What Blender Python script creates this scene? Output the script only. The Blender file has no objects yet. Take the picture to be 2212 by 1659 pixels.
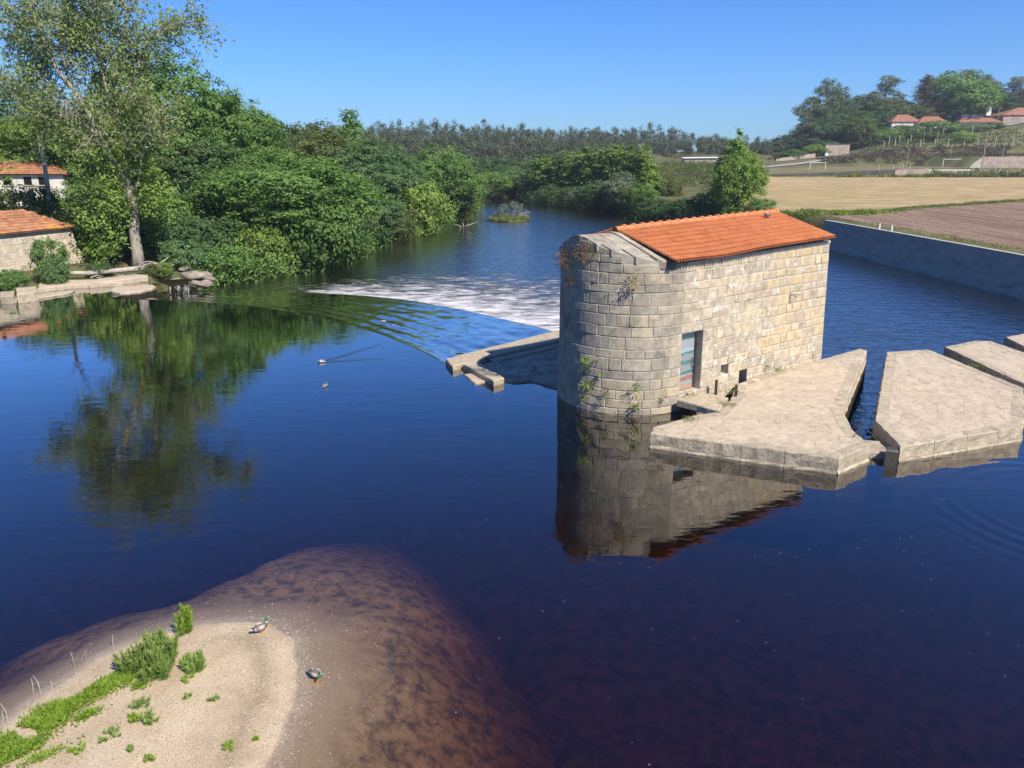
import bpy, math, random
import numpy as np
from mathutils import Vector, Matrix

sc = bpy.context.scene
COL = sc.collection
R = math.radians

# ------------------------------------------------------------------ camera
H = 8.0
FPX = 769.0                      # focal length in pixels of a 1024 wide frame
PITCH = R(16.5)
cam = bpy.data.cameras.new('camera')
cam.sensor_width = 36.0
cam.lens = 36.0 * FPX / 1024.0
cam.clip_end = 3000
camo = bpy.data.objects.new('camera', cam)
COL.objects.link(camo)
camo.location = (0, 0, H)
camo.rotation_euler = (R(90) - PITCH, 0, 0)
sc.camera = camo

# ------------------------------------------------------------------ sky and sun
SUN_AZ, SUN_EL = R(141), R(46)
world = bpy.data.worlds.new('World')
sc.world = world
world.use_nodes = True
wn = world.node_tree
wn.nodes.clear()
sky = wn.nodes.new('ShaderNodeTexSky')
sky.sky_type = 'NISHITA'
sky.sun_disc = False
sky.sun_elevation = SUN_EL
sky.sun_rotation = SUN_AZ
sky.air_density = 1.0
sky.dust_density = 0.2
sky.ozone_density = 3.0
bg = wn.nodes.new('ShaderNodeBackground')
bg.inputs[1].default_value = 0.09
hs = wn.nodes.new('ShaderNodeHueSaturation')
hs.inputs['Saturation'].default_value = 1.15
wo = wn.nodes.new('ShaderNodeOutputWorld')
wn.links.new(sky.outputs[0], hs.inputs['Color'])
tn = wn.nodes.new('ShaderNodeMix'); tn.data_type = 'RGBA'; tn.blend_type = 'MULTIPLY'
tn.inputs[0].default_value = 1.0; tn.inputs[7].default_value = (0.39, 0.70, 1.2, 1)
wn.links.new(hs.outputs[0], tn.inputs[6])
wn.links.new(tn.outputs[2], bg.inputs[0])
wn.links.new(bg.outputs[0], wo.inputs[0])

sl = bpy.data.lights.new('sun', 'SUN')
sl.energy = 5.0
sl.angle = R(0.5)
sl.color = (1.0, 0.93, 0.82)
so = bpy.data.objects.new('sun', sl)
COL.objects.link(so)
sd = Vector((math.sin(SUN_AZ) * math.cos(SUN_EL), math.cos(SUN_AZ) * math.cos(SUN_EL), math.sin(SUN_EL)))
so.rotation_euler = (-sd).to_track_quat('-Z', 'Y').to_euler()
so.location = (20, -20, 40)

vs = sc.view_settings
vs.view_transform = 'Standard'
vs.look = 'None'
vs.exposure = 0.55
vs.gamma = 1.0
vs.use_curve_mapping = False
sc.cycles.max_bounces = 6
sc.cycles.diffuse_bounces = 3
sc.cycles.glossy_bounces = 3
sc.cycles.transparent_max_bounces = 10
sc.cycles.caustics_reflective = False
sc.cycles.caustics_refractive = False

# ------------------------------------------------------------------ measuring helpers
_cp, _sp = math.cos(PITCH), math.sin(PITCH)
_F22 = FPX * 2212 / 1024
def _ray(u, v):
    x = (u - 1106) / _F22; y = -(v - 829.5) / _F22
    return x, _cp + y * _sp, -_sp + y * _cp
def W(u, v, z=0.0):              # a sighting taken down to a level z
    r = _ray(u, v); t = (z - H) / r[2]
    return r[0] * t, r[1] * t, z
def WY(u, v, Y):                 # a sighting taken out to a distance Y
    r = _ray(u, v); t = Y / r[1]
    return r[0] * t, Y, H + r[2] * t

# ------------------------------------------------------------------ mesh helpers
class MB:
    """collects pieces of one mesh"""
    def __init__(s): s.v = []; s.f = []; s.t = []; s.m = []; s.n = 0
    def add(s, V, F, tint=None, mi=0):
        V = [tuple(map(float, p)) for p in V]
        s.v += V
        s.f += [tuple(int(i) + s.n for i in f) for f in F]
        s.m += [mi] * len(F)
        s.t += ([0.5 if tint is None else tint] * len(V)) if not hasattr(tint, '__len__') else list(tint)
        s.n += len(V)
        return s
    def box(s, c, d, rz=0, tint=None, mi=0, taper=1.0):
        cx, cy, cz = c; hx, hy, hz = d[0] / 2, d[1] / 2, d[2] / 2
        ca, sa = math.cos(rz), math.sin(rz); V = []
        for z, k in ((-hz, 1), (hz, taper)):
            for x, y in ((-hx, -hy), (hx, -hy), (hx, hy), (-hx, hy)):
                x *= k; y *= k
                V.append((cx + x * ca - y * sa, cy + x * sa + y * ca, cz + z))
        return s.add(V, [(3, 2, 1, 0), (4, 5, 6, 7), (0, 1, 5, 4), (1, 2, 6, 5), (2, 3, 7, 6), (3, 0, 4, 7)], tint, mi)
    def tube(s, pts, rad, n=7, tint=None, mi=0, cap=True):
        V, F = tube(pts, rad, n, cap)
        return s.add(V, F, tint, mi)
    def prism(s, poly, z0, z1, tint=None, mi=0):
        n = len(poly)
        V = [(x, y, z0) for x, y in poly] + [(x, y, z1) for x, y in poly]
        F = [tuple(range(n - 1, -1, -1)), tuple(range(n, 2 * n))] + [(i, (i + 1) % n, n + (i + 1) % n, n + i) for i in range(n)]
        return s.add(V, F, tint, mi)
    def build(s, name, mat, parent=None, smooth=False, origin=(0, 0, 0)):
        me = bpy.data.meshes.new(name)
        ox, oy, oz = origin
        me.from_pydata([(x - ox, y - oy, z - oz) for x, y, z in s.v], [], s.f)
        a = me.attributes.new('tint', 'FLOAT', 'POINT')
        a.data.foreach_set('value', s.t)
        for m in (mat if isinstance(mat, (list, tuple)) else [mat]): me.materials.append(m)
        if any(s.m): me.polygons.foreach_set('material_index', s.m)
        if smooth: me.polygons.foreach_set('use_smooth', [True] * len(me.polygons))
        me.update()
        return link(name, me, parent)

def link(name, me, parent=None, loc=None):
    o = bpy.data.objects.new(name, me)
    COL.objects.link(o)
    if parent: o.parent = parent
    if loc is not None: o.location = loc
    return o

def npmesh(name, V, F, attrs=None, mat=None, smooth=False):
    """numpy quads or triangles to a mesh"""
    V = np.asarray(V, np.float32); F = np.asarray(F, np.int32); k = F.shape[1]
    me = bpy.data.meshes.new(name)
    me.vertices.add(len(V)); me.vertices.foreach_set('co', V.ravel())
    me.loops.add(F.size); me.loops.foreach_set('vertex_index', F.ravel())
    me.polygons.add(len(F))
    me.polygons.foreach_set('loop_start', np.arange(0, F.size, k, dtype=np.int32))
    me.polygons.foreach_set('loop_total', np.full(len(F), k, np.int32))
    if smooth: me.polygons.foreach_set('use_smooth', np.ones(len(F), bool))
    for n, val in (attrs or {}).items():
        a = me.attributes.new(n, 'FLOAT', 'POINT')
        a.data.foreach_set('value', np.asarray(val, np.float32))
    if mat: me.materials.append(mat)
    me.update(calc_edges=True)
    return me

def tube(pts, rad, n=7, cap=True):
    P = [Vector(p) for p in pts]
    if not hasattr(rad, '__len__'): rad = [rad] * len(P)
    V = []; F = []; ref = Vector((0.31, 0.77, 0.21))
    for i, p in enumerate(P):
        d = (P[min(i + 1, len(P) - 1)] - P[max(i - 1, 0)])
        d = d.normalized() if d.length > 1e-9 else Vector((0, 0, 1))
        a = d.cross(ref)
        if a.length < 1e-3: a = d.cross(Vector((1, 0, 0)))
        a.normalize(); b = d.cross(a)
        for k in range(n):
            t = 2 * math.pi * k / n
            V.append(tuple(p + (a * math.cos(t) + b * math.sin(t)) * rad[i]))
    for i in range(len(P) - 1):
        for k in range(n):
            F.append((i * n + k, i * n + (k + 1) % n, (i + 1) * n + (k + 1) % n, (i + 1) * n + k))
    if cap:
        F.append(tuple(range(n - 1, -1, -1))); F.append(tuple(range((len(P) - 1) * n, len(P) * n)))
    return V, F

def loft(secs, cap=True):
    """rings of equal length"""
    n = len(secs[0]); V = [p for s in secs for p in s]; F = []
    for i in range(len(secs) - 1):
        for k in range(n):
            F.append((i * n + k, i * n + (k + 1) % n, (i + 1) * n + (k + 1) % n, (i + 1) * n + k))
    if cap:
        F.append(tuple(range(n - 1, -1, -1))); F.append(tuple(range((len(secs) - 1) * n, len(secs) * n)))
    return V, F

def tag(o, label=None, cat=None, group=None, kind=None):
    if label: o['label'] = label
    if cat: o['category'] = cat
    if group: o['group'] = group
    if kind: o['kind'] = kind
    return o

def thing(name, label, cat, loc=(0, 0, 0), rz=0, group=None):
    o = bpy.data.objects.new(name, None)
    COL.objects.link(o)
    o.empty_display_size = 0.2
    o.location = loc; o.rotation_euler = (0, 0, rz)
    return tag(o, label, cat, group)

def icos(sub=1):
    import bmesh
    bm = bmesh.new(); bmesh.ops.create_icosphere(bm, subdivisions=sub, radius=1)
    V = np.array([v.co[:] for v in bm.verts]); F = np.array([[v.index for v in f.verts] for f in bm.faces]); bm.free()
    return V, F
ICO1, ICO2, ICO3 = icos(1), icos(2), icos(3)

# ------------------------------------------------------------------ material helpers
def _mat(name):
    m = bpy.data.materials.new(name); m.use_nodes = True
    nt = m.node_tree; nt.nodes.clear()
    out = nt.nodes.new('ShaderNodeOutputMaterial')
    return m, nt, out
def nd(nt, t, **k):
    n = nt.nodes.new(t)
    for a, v in k.items():
        if a.startswith('i_'):
            key = a[2:].replace('_', ' ')
            key = int(key) if key.isdigit() else key
            if hasattr(v, 'is_output') or isinstance(v, bpy.types.NodeSocket): nt.links.new(v, n.inputs[key])
            else: n.inputs[key].default_value = v
        else: setattr(n, a, v)
    return n
def mth(nt, op, a, b=None, c=None, clamp=False):
    n = nt.nodes.new('ShaderNodeMath'); n.operation = op; n.use_clamp = clamp
    for i, v in enumerate((a, b, c)):
        if v is None: continue
        if isinstance(v, bpy.types.NodeSocket): nt.links.new(v, n.inputs[i])
        else: n.inputs[i].default_value = v
    return n.outputs[0]
def ramp(nt, fac, stops, interp='LINEAR'):
    n = nt.nodes.new('ShaderNodeValToRGB'); cr = n.color_ramp; cr.interpolation = interp
    while len(cr.elements) < len(stops): cr.elements.new(0.5)
    for e, (p, c) in zip(cr.elements, stops):
        e.position = p; e.color = (*c, 1) if len(c) == 3 else c
    nt.links.new(fac, n.inputs[0])
    return n.outputs[0]
def mixc(nt, fac, a, b, mode='MIX'):
    n = nt.nodes.new('ShaderNodeMix'); n.data_type = 'RGBA'; n.blend_type = mode
    for i, v in ((0, fac), (6, a), (7, b)):
        if isinstance(v, bpy.types.NodeSocket): nt.links.new(v, n.inputs[i])
        else: n.inputs[i].default_value = (*v, 1) if hasattr(v, '__len__') and len(v) == 3 else v
    return n.outputs[2]
def noise(nt, vec, scale, detail=4, rough=0.55, dist=0.0):
    n = nd(nt, 'ShaderNodeTexNoise'); n.inputs['Scale'].default_value = scale
    n.inputs['Detail'].default_value = detail; n.inputs['Roughness'].default_value = rough
    n.inputs['Distortion'].default_value = dist
    nt.links.new(vec, n.inputs['Vector'])
    return n.outputs[0]
def posn(nt, scale=None, rot=None):
    g = nd(nt, 'ShaderNodeNewGeometry').outputs['Position']
    if scale or rot:
        mp = nd(nt, 'ShaderNodeMapping'); nt.links.new(g, mp.inputs[0])
        if rot: mp.inputs['Rotation'].default_value = rot
        if scale: mp.inputs['Scale'].default_value = scale
        return mp.outputs[0]
    return g
def attr(nt, name):
    return nd(nt, 'ShaderNodeAttribute', attribute_name=name).outputs['Fac']
def bump(nt, h, dist, strength=1.0, normal=None):
    b = nd(nt, 'ShaderNodeBump'); b.inputs['Strength'].default_value = strength
    b.inputs['Distance'].default_value = dist
    nt.links.new(h, b.inputs['Height'])
    if normal: nt.links.new(normal, b.inputs['Normal'])
    return b.outputs[0]

def surf(name, cols, scale=3.0, rough=0.9, bmp=0.01, bscale=14, var=None, varcols=None, blotch=None, spec=0.25, stretch=None, speck=None, algae=False):
    """rough solid surface: cols along a noise, var = 'tint' or 'obj' pulls piece to piece variation through varcols,
    blotch = (colour, scale, low, high) patches of a shape of their own"""
    m, nt, out = _mat(name)
    p = posn(nt, stretch)
    c = ramp(nt, noise(nt, p, scale, 6, 0.6), [(0.3 + 0.4 * i / max(1, len(cols) - 1), k) for i, k in enumerate(cols)])
    if var:
        f = attr(nt, 'tint') if var == 'tint' else nd(nt, 'ShaderNodeObjectInfo').outputs['Random']
        vc = ramp(nt, f, [(i / (len(varcols) - 1), k) for i, k in enumerate(varcols)])
        c = mixc(nt, 1.0, c, vc, 'MULTIPLY')
    for bl in (blotch or []):
        bc, bs, lo, hi = bl
        f = ramp(nt, noise(nt, posn(nt, stretch), bs, 5, 0.65, 0.4), [(lo, (0, 0, 0)), (hi, (1, 1, 1))])
        c = mixc(nt, f, c, bc)
    if speck:
        f = ramp(nt, noise(nt, posn(nt), speck[1], 2, 0.5), [(speck[2], (0, 0, 0)), (speck[2] + 0.06, (1, 1, 1))])
        c = mixc(nt, f, c, speck[0])
    if algae:      # slime on stone that stands under water
        zz = nd(nt, 'ShaderNodeSeparateXYZ', i_0=posn(nt)).outputs[2]
        zz = mth(nt, 'ADD', zz, mth(nt, 'MULTIPLY', mth(nt, 'SUBTRACT', noise(nt, posn(nt), 3.0, 5, 0.65), 0.5), 0.12))
        mr = nd(nt, 'ShaderNodeMapRange', i_Value=zz); mr.inputs[1].default_value = 0.05; mr.inputs[2].default_value = -0.05
        c = mixc(nt, mr.outputs[0], c, (0.028, 0.024, 0.015))
    b = nd(nt, 'ShaderNodeBsdfPrincipled')
    nt.links.new(c, b.inputs['Base Color'])
    b.inputs['Roughness'].default_value = rough
    b.inputs['Specular IOR Level'].default_value = spec
    if bmp:
        h = noise(nt, posn(nt, stretch), bscale, 6, 0.65)
        nt.links.new(bump(nt, h, bmp), b.inputs['Normal'])
    nt.links.new(b.outputs[0], out.inputs[0])
    return m

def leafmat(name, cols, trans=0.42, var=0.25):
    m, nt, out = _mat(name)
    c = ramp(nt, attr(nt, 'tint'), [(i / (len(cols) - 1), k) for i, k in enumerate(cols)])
    r = nd(nt, 'ShaderNodeObjectInfo').outputs['Random']
    v = mth(nt, 'MULTIPLY_ADD', r, var, 1 - var / 2)
    hsv = nd(nt, 'ShaderNodeHueSaturation'); nt.links.new(c, hsv.inputs['Color']); nt.links.new(v, hsv.inputs['Value'])
    hsv.inputs['Hue'].default_value = 0.5
    d = nd(nt, 'ShaderNodeBsdfDiffuse'); nt.links.new(hsv.outputs[0], d.inputs[0])
    t = nd(nt, 'ShaderNodeBsdfTranslucent')
    nt.links.new(mixc(nt, 1.0, hsv.outputs[0], (1.0, 1.0, 0.55), 'MULTIPLY'), t.inputs[0])
    g = nd(nt, 'ShaderNodeBsdfGlossy'); g.inputs['Roughness'].default_value = 0.6
    g.inputs[0].default_value = (0.8, 0.85, 0.9, 1)
    a = nd(nt, 'ShaderNodeMixShader'); a.inputs[0].default_value = trans
    nt.links.new(d.outputs[0], a.inputs[1]); nt.links.new(t.outputs[0], a.inputs[2])
    b = nd(nt, 'ShaderNodeMixShader'); b.inputs[0].default_value = 0.012
    nt.links.new(a.outputs[0], b.inputs[1]); nt.links.new(g.outputs[0], b.inputs[2])
    nt.links.new(b.outputs[0], out.inputs[0])
    return m

def plain(name, col, rough=0.6, spec=0.3, metal=0.0):
    m, nt, out = _mat(name)
    b = nd(nt, 'ShaderNodeBsdfPrincipled')
    n = noise(nt, posn(nt), 9, 5, 0.6)
    c = ramp(nt, n, [(0.3, tuple(k * 0.82 for k in col)), (0.7, tuple(min(1, k * 1.12) for k in col))])
    nt.links.new(c, b.inputs['Base Color'])
    b.inputs['Roughness'].default_value = rough; b.inputs['Specular IOR Level'].default_value = spec; b.inputs['Metallic'].default_value = metal
    nt.links.new(b.outputs[0], out.inputs[0])
    return m

# ------------------------------------------------------------------ materials
M = {}
M['granite'] = surf('weathered_granite', [(0.296, 0.261, 0.203), (0.394, 0.348, 0.273), (0.487, 0.435, 0.342)], 4.0, 0.95, 0.022, 22, 'tint',
                    [(0.84, 0.84, 0.85), (1.0, 0.98, 0.94), (1.14, 1.10, 1.0)],
                    [((0.17, 0.155, 0.13), 0.9, 0.50, 0.72), ((0.15, 0.135, 0.11), 2.6, 0.60, 0.75), ((0.55, 0.52, 0.45), 7.0, 0.66, 0.74)], speck=((0.10, 0.09, 0.08), 60, 0.66), algae=True)
M['palestone'] = surf('pale_lichened_stone', [(0.336, 0.288, 0.216), (0.456, 0.396, 0.300), (0.564, 0.492, 0.384)], 3.5, 0.95, 0.016, 20, 'tint',
                      [(0.80, 0.79, 0.78), (1.0, 0.97, 0.92), (1.14, 1.08, 0.95)],
                      [((0.23, 0.195, 0.155), 2.0, 0.55, 0.74), ((0.66, 0.60, 0.51), 4.2, 0.54, 0.68)], speck=((0.16, 0.14, 0.11), 55, 0.68), algae=True)
M['lowstone'] = surf('clean_waterside_stone', [(0.347, 0.297, 0.213), (0.448, 0.381, 0.274), (0.526, 0.454, 0.336)], 3.5, 0.95, 0.02, 20, 'tint',
                      [(0.84, 0.83, 0.82), (1.0, 0.97, 0.92), (1.1, 1.05, 0.95)], [((0.23, 0.195, 0.15), 2.0, 0.58, 0.76)], speck=((0.16, 0.14, 0.11), 55, 0.68), algae=True)
M['ochrestone'] = surf('ochre_stone', [(0.380, 0.305, 0.201), (0.494, 0.408, 0.282), (0.586, 0.494, 0.356)], 3.5, 0.95, 0.014, 20, 'tint',
                       [(0.86, 0.87, 0.90), (1.0, 0.98, 0.93), (1.06, 0.97, 0.82)],
                       [((0.60, 0.545, 0.455), 3.5, 0.60, 0.75)], speck=((0.2, 0.16, 0.11), 50, 0.70))
M['mortar'] = surf('grey_mortar', [(0.28, 0.25, 0.20), (0.37, 0.33, 0.265), (0.45, 0.405, 0.33)], 5.0, 1.0, 0.02, 25,
                   blotch=[((0.12, 0.11, 0.09), 2.0, 0.55, 0.75)], algae=True)
M['palemortar'] = surf('pale_lime_mortar', [(0.36, 0.315, 0.245), (0.45, 0.395, 0.31), (0.53, 0.47, 0.375)], 4.0, 1.0, 0.02, 25,
                       blotch=[((0.26, 0.235, 0.20), 2.4, 0.54, 0.74), ((0.66, 0.60, 0.51), 4.2, 0.54, 0.68)])
M['pavestone'] = surf('paving_stone', [(0.385, 0.312, 0.229), (0.478, 0.400, 0.296), (0.551, 0.468, 0.354)], 5.0, 0.95, 0.012, 25, 'tint',
                      [(0.92, 0.89, 0.87), (1.0, 0.97, 0.94), (1.05, 1.03, 0.98)], [((0.29, 0.235, 0.18), 3.0, 0.6, 0.78)], speck=((0.2, 0.17, 0.13), 60, 0.71), algae=True)
M['pavemortar'] = surf('paving_mortar', [(0.42, 0.35, 0.26), (0.51, 0.435, 0.33), (0.57, 0.49, 0.375)], 5.0, 1.0, 0.012, 30, algae=True)
M['pierblock'] = surf('pier_block_stone', [(0.31, 0.26, 0.19), (0.43, 0.365, 0.27), (0.52, 0.445, 0.335)], 4.0, 0.95, 0.035, 9, 'tint',
                      [(0.88, 0.86, 0.84), (1.0, 0.98, 0.94), (1.07, 1.04, 0.97)], [((0.2, 0.165, 0.125), 2.6, 0.58, 0.74)], speck=((0.16, 0.13, 0.1), 45, 0.70), algae=True)
M['tile'] = surf('terracotta_tile', [(0.55, 0.185, 0.07), (0.63, 0.225, 0.085), (0.68, 0.26, 0.105)], 3.0, 0.75, 0.003, 50, 'obj',
                 [(0.88, 0.86, 0.86), (1.0, 1.0, 1.0), (1.02, 1.08, 1.12)], [((0.46, 0.185, 0.09), 1.3, 0.55, 0.78), ((0.30, 0.15, 0.09), 6.0, 0.68, 0.76)])
M['ridgetile'] = surf('ridge_terracotta', [(0.56, 0.19, 0.075), (0.64, 0.235, 0.10)], 3.0, 0.75, 0.003, 50, 'obj', [(0.92, 0.92, 0.92), (1.05, 1.05, 1.05)])
M['oldtile'] = surf('old_roof_tile', [(0.24, 0.105, 0.06), (0.36, 0.165, 0.09), (0.42, 0.225, 0.13)], 1.6, 0.9, 0.02, 12, 'obj',
                    [(0.75, 0.72, 0.7), (1.0, 1.0, 1.0), (1.15, 1.1, 1.0)], [((0.55, 0.27, 0.05), 0.55, 0.55, 0.68), ((0.2, 0.14, 0.09), 1.2, 0.6, 0.75)])
M['farroof'] = surf('weathered_far_roof', [(0.19, 0.085, 0.052), (0.27, 0.125, 0.078), (0.33, 0.17, 0.11)], 0.8, 0.95, 0.03, 5)
M['concrete'] = surf('cast_concrete', [(0.336, 0.312, 0.276), (0.414, 0.390, 0.348), (0.480, 0.456, 0.408)], 0.8, 0.9, 0.004, 20, blotch=[((0.22, 0.21, 0.2), 0.5, 0.55, 0.75)], stretch=(1, 1, 3))
M['plaster'] = surf('old_white_plaster', [(0.50, 0.45, 0.38), (0.66, 0.61, 0.53), (0.74, 0.70, 0.62)], 0.8, 0.95, 0.01, 8, blotch=[((0.34, 0.28, 0.22), 0.7, 0.56, 0.68)])
M['housewhite'] = plain('white_render', (0.74, 0.72, 0.68), 0.9)
M['rubble'] = surf('rubble_masonry', [(0.27, 0.21, 0.17), (0.38, 0.30, 0.24), (0.46, 0.37, 0.30)], 0.9, 0.95, 0.03, 3, blotch=[((0.2, 0.16, 0.14), 0.5, 0.55, 0.7)])
M['darkhole'] = plain('dark_interior', (0.02, 0.018, 0.016), 0.95, 0.05)
M['bark'] = surf('grey_bark', [(0.22, 0.185, 0.145), (0.33, 0.285, 0.225), (0.44, 0.39, 0.32)], 2.5, 0.95, 0.03, 12, stretch=(3, 3, 0.8), blotch=[((0.10, 0.095, 0.06), 1.5, 0.56, 0.7)])
M['darkbark'] = surf('brown_bark', [(0.07, 0.055, 0.04), (0.12, 0.095, 0.07), (0.17, 0.14, 0.105)], 2.5, 0.95, 0.03, 12)
M['driftwood'] = surf('bleached_driftwood', [(0.25, 0.21, 0.165), (0.38, 0.335, 0.275), (0.48, 0.43, 0.36)], 3.0, 0.95, 0.02, 15)
M['iron'] = plain('rusted_iron', (0.075, 0.045, 0.03), 0.8, 0.3)
M['whitepaint'] = plain('white_paint', (0.78, 0.78, 0.75), 0.6)
M['post'] = plain('pale_concrete_post', (0.55, 0.52, 0.46), 0.9)
M['pole'] = plain('grey_wood_pole', (0.33, 0.29, 0.24), 0.9)
M['rock'] = surf('bank_rock', [(0.15, 0.13, 0.105), (0.24, 0.21, 0.17), (0.32, 0.285, 0.235)], 2.0, 0.95, 0.04, 6, 'obj', [(0.8, 0.78, 0.76), (1.15, 1.1, 1.05)])
M['wet'] = surf('dark_wet_stone', [(0.045, 0.04, 0.03), (0.075, 0.068, 0.05)], 3.0, 0.5, 0.02, 10, spec=0.5)

LG = {
 'ash':    leafmat('leaf_ash', [(0.144, 0.198, 0.063), (0.231, 0.300, 0.098), (0.338, 0.396, 0.154)], 0.45),
 'green':  leafmat('leaf_mid_green', [(0.086, 0.167, 0.040), (0.161, 0.281, 0.066), (0.242, 0.371, 0.097)]),
 'bright': leafmat('leaf_bright_green', [(0.128, 0.206, 0.033), (0.224, 0.333, 0.063), (0.319, 0.422, 0.098)]),
 'dark':   leafmat('leaf_dark_green', [(0.052, 0.104, 0.037), (0.099, 0.171, 0.055), (0.160, 0.232, 0.088)]),
 'teal':   leafmat('leaf_blue_green', [(0.076, 0.147, 0.057), (0.132, 0.234, 0.082), (0.222, 0.323, 0.120)]),
 'olive':  leafmat('leaf_olive_green', [(0.081, 0.113, 0.031), (0.141, 0.178, 0.049), (0.200, 0.234, 0.076)]),
 'euc':    leafmat('leaf_eucalyptus', [(0.099, 0.140, 0.081), (0.182, 0.226, 0.133), (0.296, 0.318, 0.199)]),
 'forest': leafmat('leaf_far_wood', [(0.083, 0.102, 0.059), (0.131, 0.154, 0.087), (0.180, 0.199, 0.113)]),
 'grey':   leafmat('leaf_grey_green', [(0.141, 0.183, 0.102), (0.230, 0.279, 0.167), (0.331, 0.375, 0.242)]),
 'brown':  leafmat('leaf_dead_brown', [(0.081, 0.057, 0.041), (0.128, 0.095, 0.068), (0.189, 0.142, 0.101)]),
 'lime':   leafmat('leaf_lime', [(0.155, 0.257, 0.024), (0.250, 0.378, 0.041), (0.351, 0.472, 0.068)], 0.4),
 'weed':   leafmat('leaf_willowherb', [(0.115, 0.209, 0.041), (0.203, 0.317, 0.068), (0.324, 0.405, 0.115)], 0.35),
 'red':    leafmat('leaf_rusty', [(0.149, 0.061, 0.027), (0.216, 0.115, 0.047), (0.176, 0.162, 0.061)], 0.25),
 'straw':  leafmat('dry_grass', [(0.297, 0.223, 0.101), (0.459, 0.358, 0.169), (0.500, 0.486, 0.257)], 0.25),
 'grass':  leafmat('green_grass', [(0.115, 0.169, 0.032), (0.189, 0.250, 0.051), (0.297, 0.324, 0.095)], 0.3),
}

# ------------------------------------------------------------------ plan of the river
def sdist(px, py, poly):
    """signed distance to a polygon, negative inside"""
    P = np.asarray(poly, float); Q = np.roll(P, -1, 0)
    d = np.full(px.shape, 1e9); ins = np.zeros(px.shape, bool)
    for (ax, ay), (bx, by) in zip(P, Q):
        ex, ey = bx - ax, by - ay; L = ex * ex + ey * ey + 1e-12
        t = np.clip(((px - ax) * ex + (py - ay) * ey) / L, 0, 1)
        d = np.minimum(d, np.hypot(px - ax - t * ex, py - ay - t * ey))
        c = ((ay > py) != (by > py)) & (px < (bx - ax) * (py - ay) / (by - ay + 1e-12) + ax)
        ins ^= c
    return np.where(ins, -d, d)
def pldist(px, py, pl):
    d = np.full(px.shape, 1e9)
    for (ax, ay), (bx, by) in zip(pl[:-1], pl[1:]):
        ex, ey = bx - ax, by - ay
        t = np.clip(((px - ax) * ex + (py - ay) * ey) / (ex * ex + ey * ey + 1e-12), 0, 1)
        d = np.minimum(d, np.hypot(px - ax - t * ex, py - ay - t * ey))
    return d
_rg = np.random.default_rng(5)
_lat = _rg.random((64, 64))
def vnoise(x, y):
    x = np.asarray(x, float); y = np.asarray(y, float)
    xi = np.floor(x).astype(int); yi = np.floor(y).astype(int); fx = x - xi; fy = y - yi
    fx = fx * fx * (3 - 2 * fx); fy = fy * fy * (3 - 2 * fy)
    g = lambda a, b: _lat[a % 64, b % 64]
    return (g(xi, yi) * (1 - fx) + g(xi + 1, yi) * fx) * (1 - fy) + (g(xi, yi + 1) * (1 - fx) + g(xi + 1, yi + 1) * fx) * fy
def fbm(x, y, o=4):
    s = 0; a = 0.5
    for k in range(o): s = s + a * vnoise(x * 2 ** k + 17 * k, y * 2 ** k + 5 * k); a *= 0.5
    return s
def sstep(a, b, x):
    t = np.clip((x - a) / (b - a), 0, 1); return t * t * (3 - 2 * t)

CREST = [(-23.5, 44.6), (-20.0, 44.0), (-16.4, 43.1), (-13.8, 41.9), (-11.5, 40.4), (-9.7, 39.0), (-8.2, 37.5), (-5.9, 34.9), (-4.1, 32.3), (-2.72, 29.95)]
LIP = [(-21.8, 52.2)] + [W(u_, v_, -0.52)[:2] for u_, v_ in ((480, 625), (600, 630), (680, 633), (750, 637), (830, 643), (900, 652), (1000, 670), (1100, 693), (1150, 704))] + [(2.75, 37.1)]
POOL = [(-60, 45.5), (-32.5, 46.5), (-29.5, 47.6), (-27, 49.3), (-25, 50.4), (-22.9, 50.3)] + CREST + [(-1.5, 28.9), (0.5, 28.5), (2.5, 27.5), (4.5, 26.2), (7.0, 27.0), (9.4, 25.6), (9.4, 22.5), (9.2, 20.4),
        (10.1, 19.95), (11.6, 20.6), (16.2, 24.6), (18.6, 27.6), (21.2, 30.6), (24, 33.5), (36, 44), (36, -30), (-60, -30)]
LOWER = [(-22.5, 46), (-23.4, 52.5), (-22.0, 55.6), (-20.2, 57.2), (-17.3, 61.7), (-14.7, 70), (-15.0, 82), (-11.3, 97), (-8.6, 118), (-6.4, 146), (-9, 160), (-24, 176), (-60, 190),
         (-60, 205), (-20, 192), (0, 172), (9.5, 145), (17, 134), (20, 120), (22, 111), (27.5, 104), (31.0, 94), (33.0, 86), (33.3, 80), (33.9, 62), (34.7, 46), (35.4, 36),
         (24, 34), (18.5, 29), (14, 24), (10.4, 20.6), (9.0, 23), (9, 26.5), (5, 27), (2, 29), (-1, 30.5), (-6, 38), (-12, 43.5), (-17, 45.5)]

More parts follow.
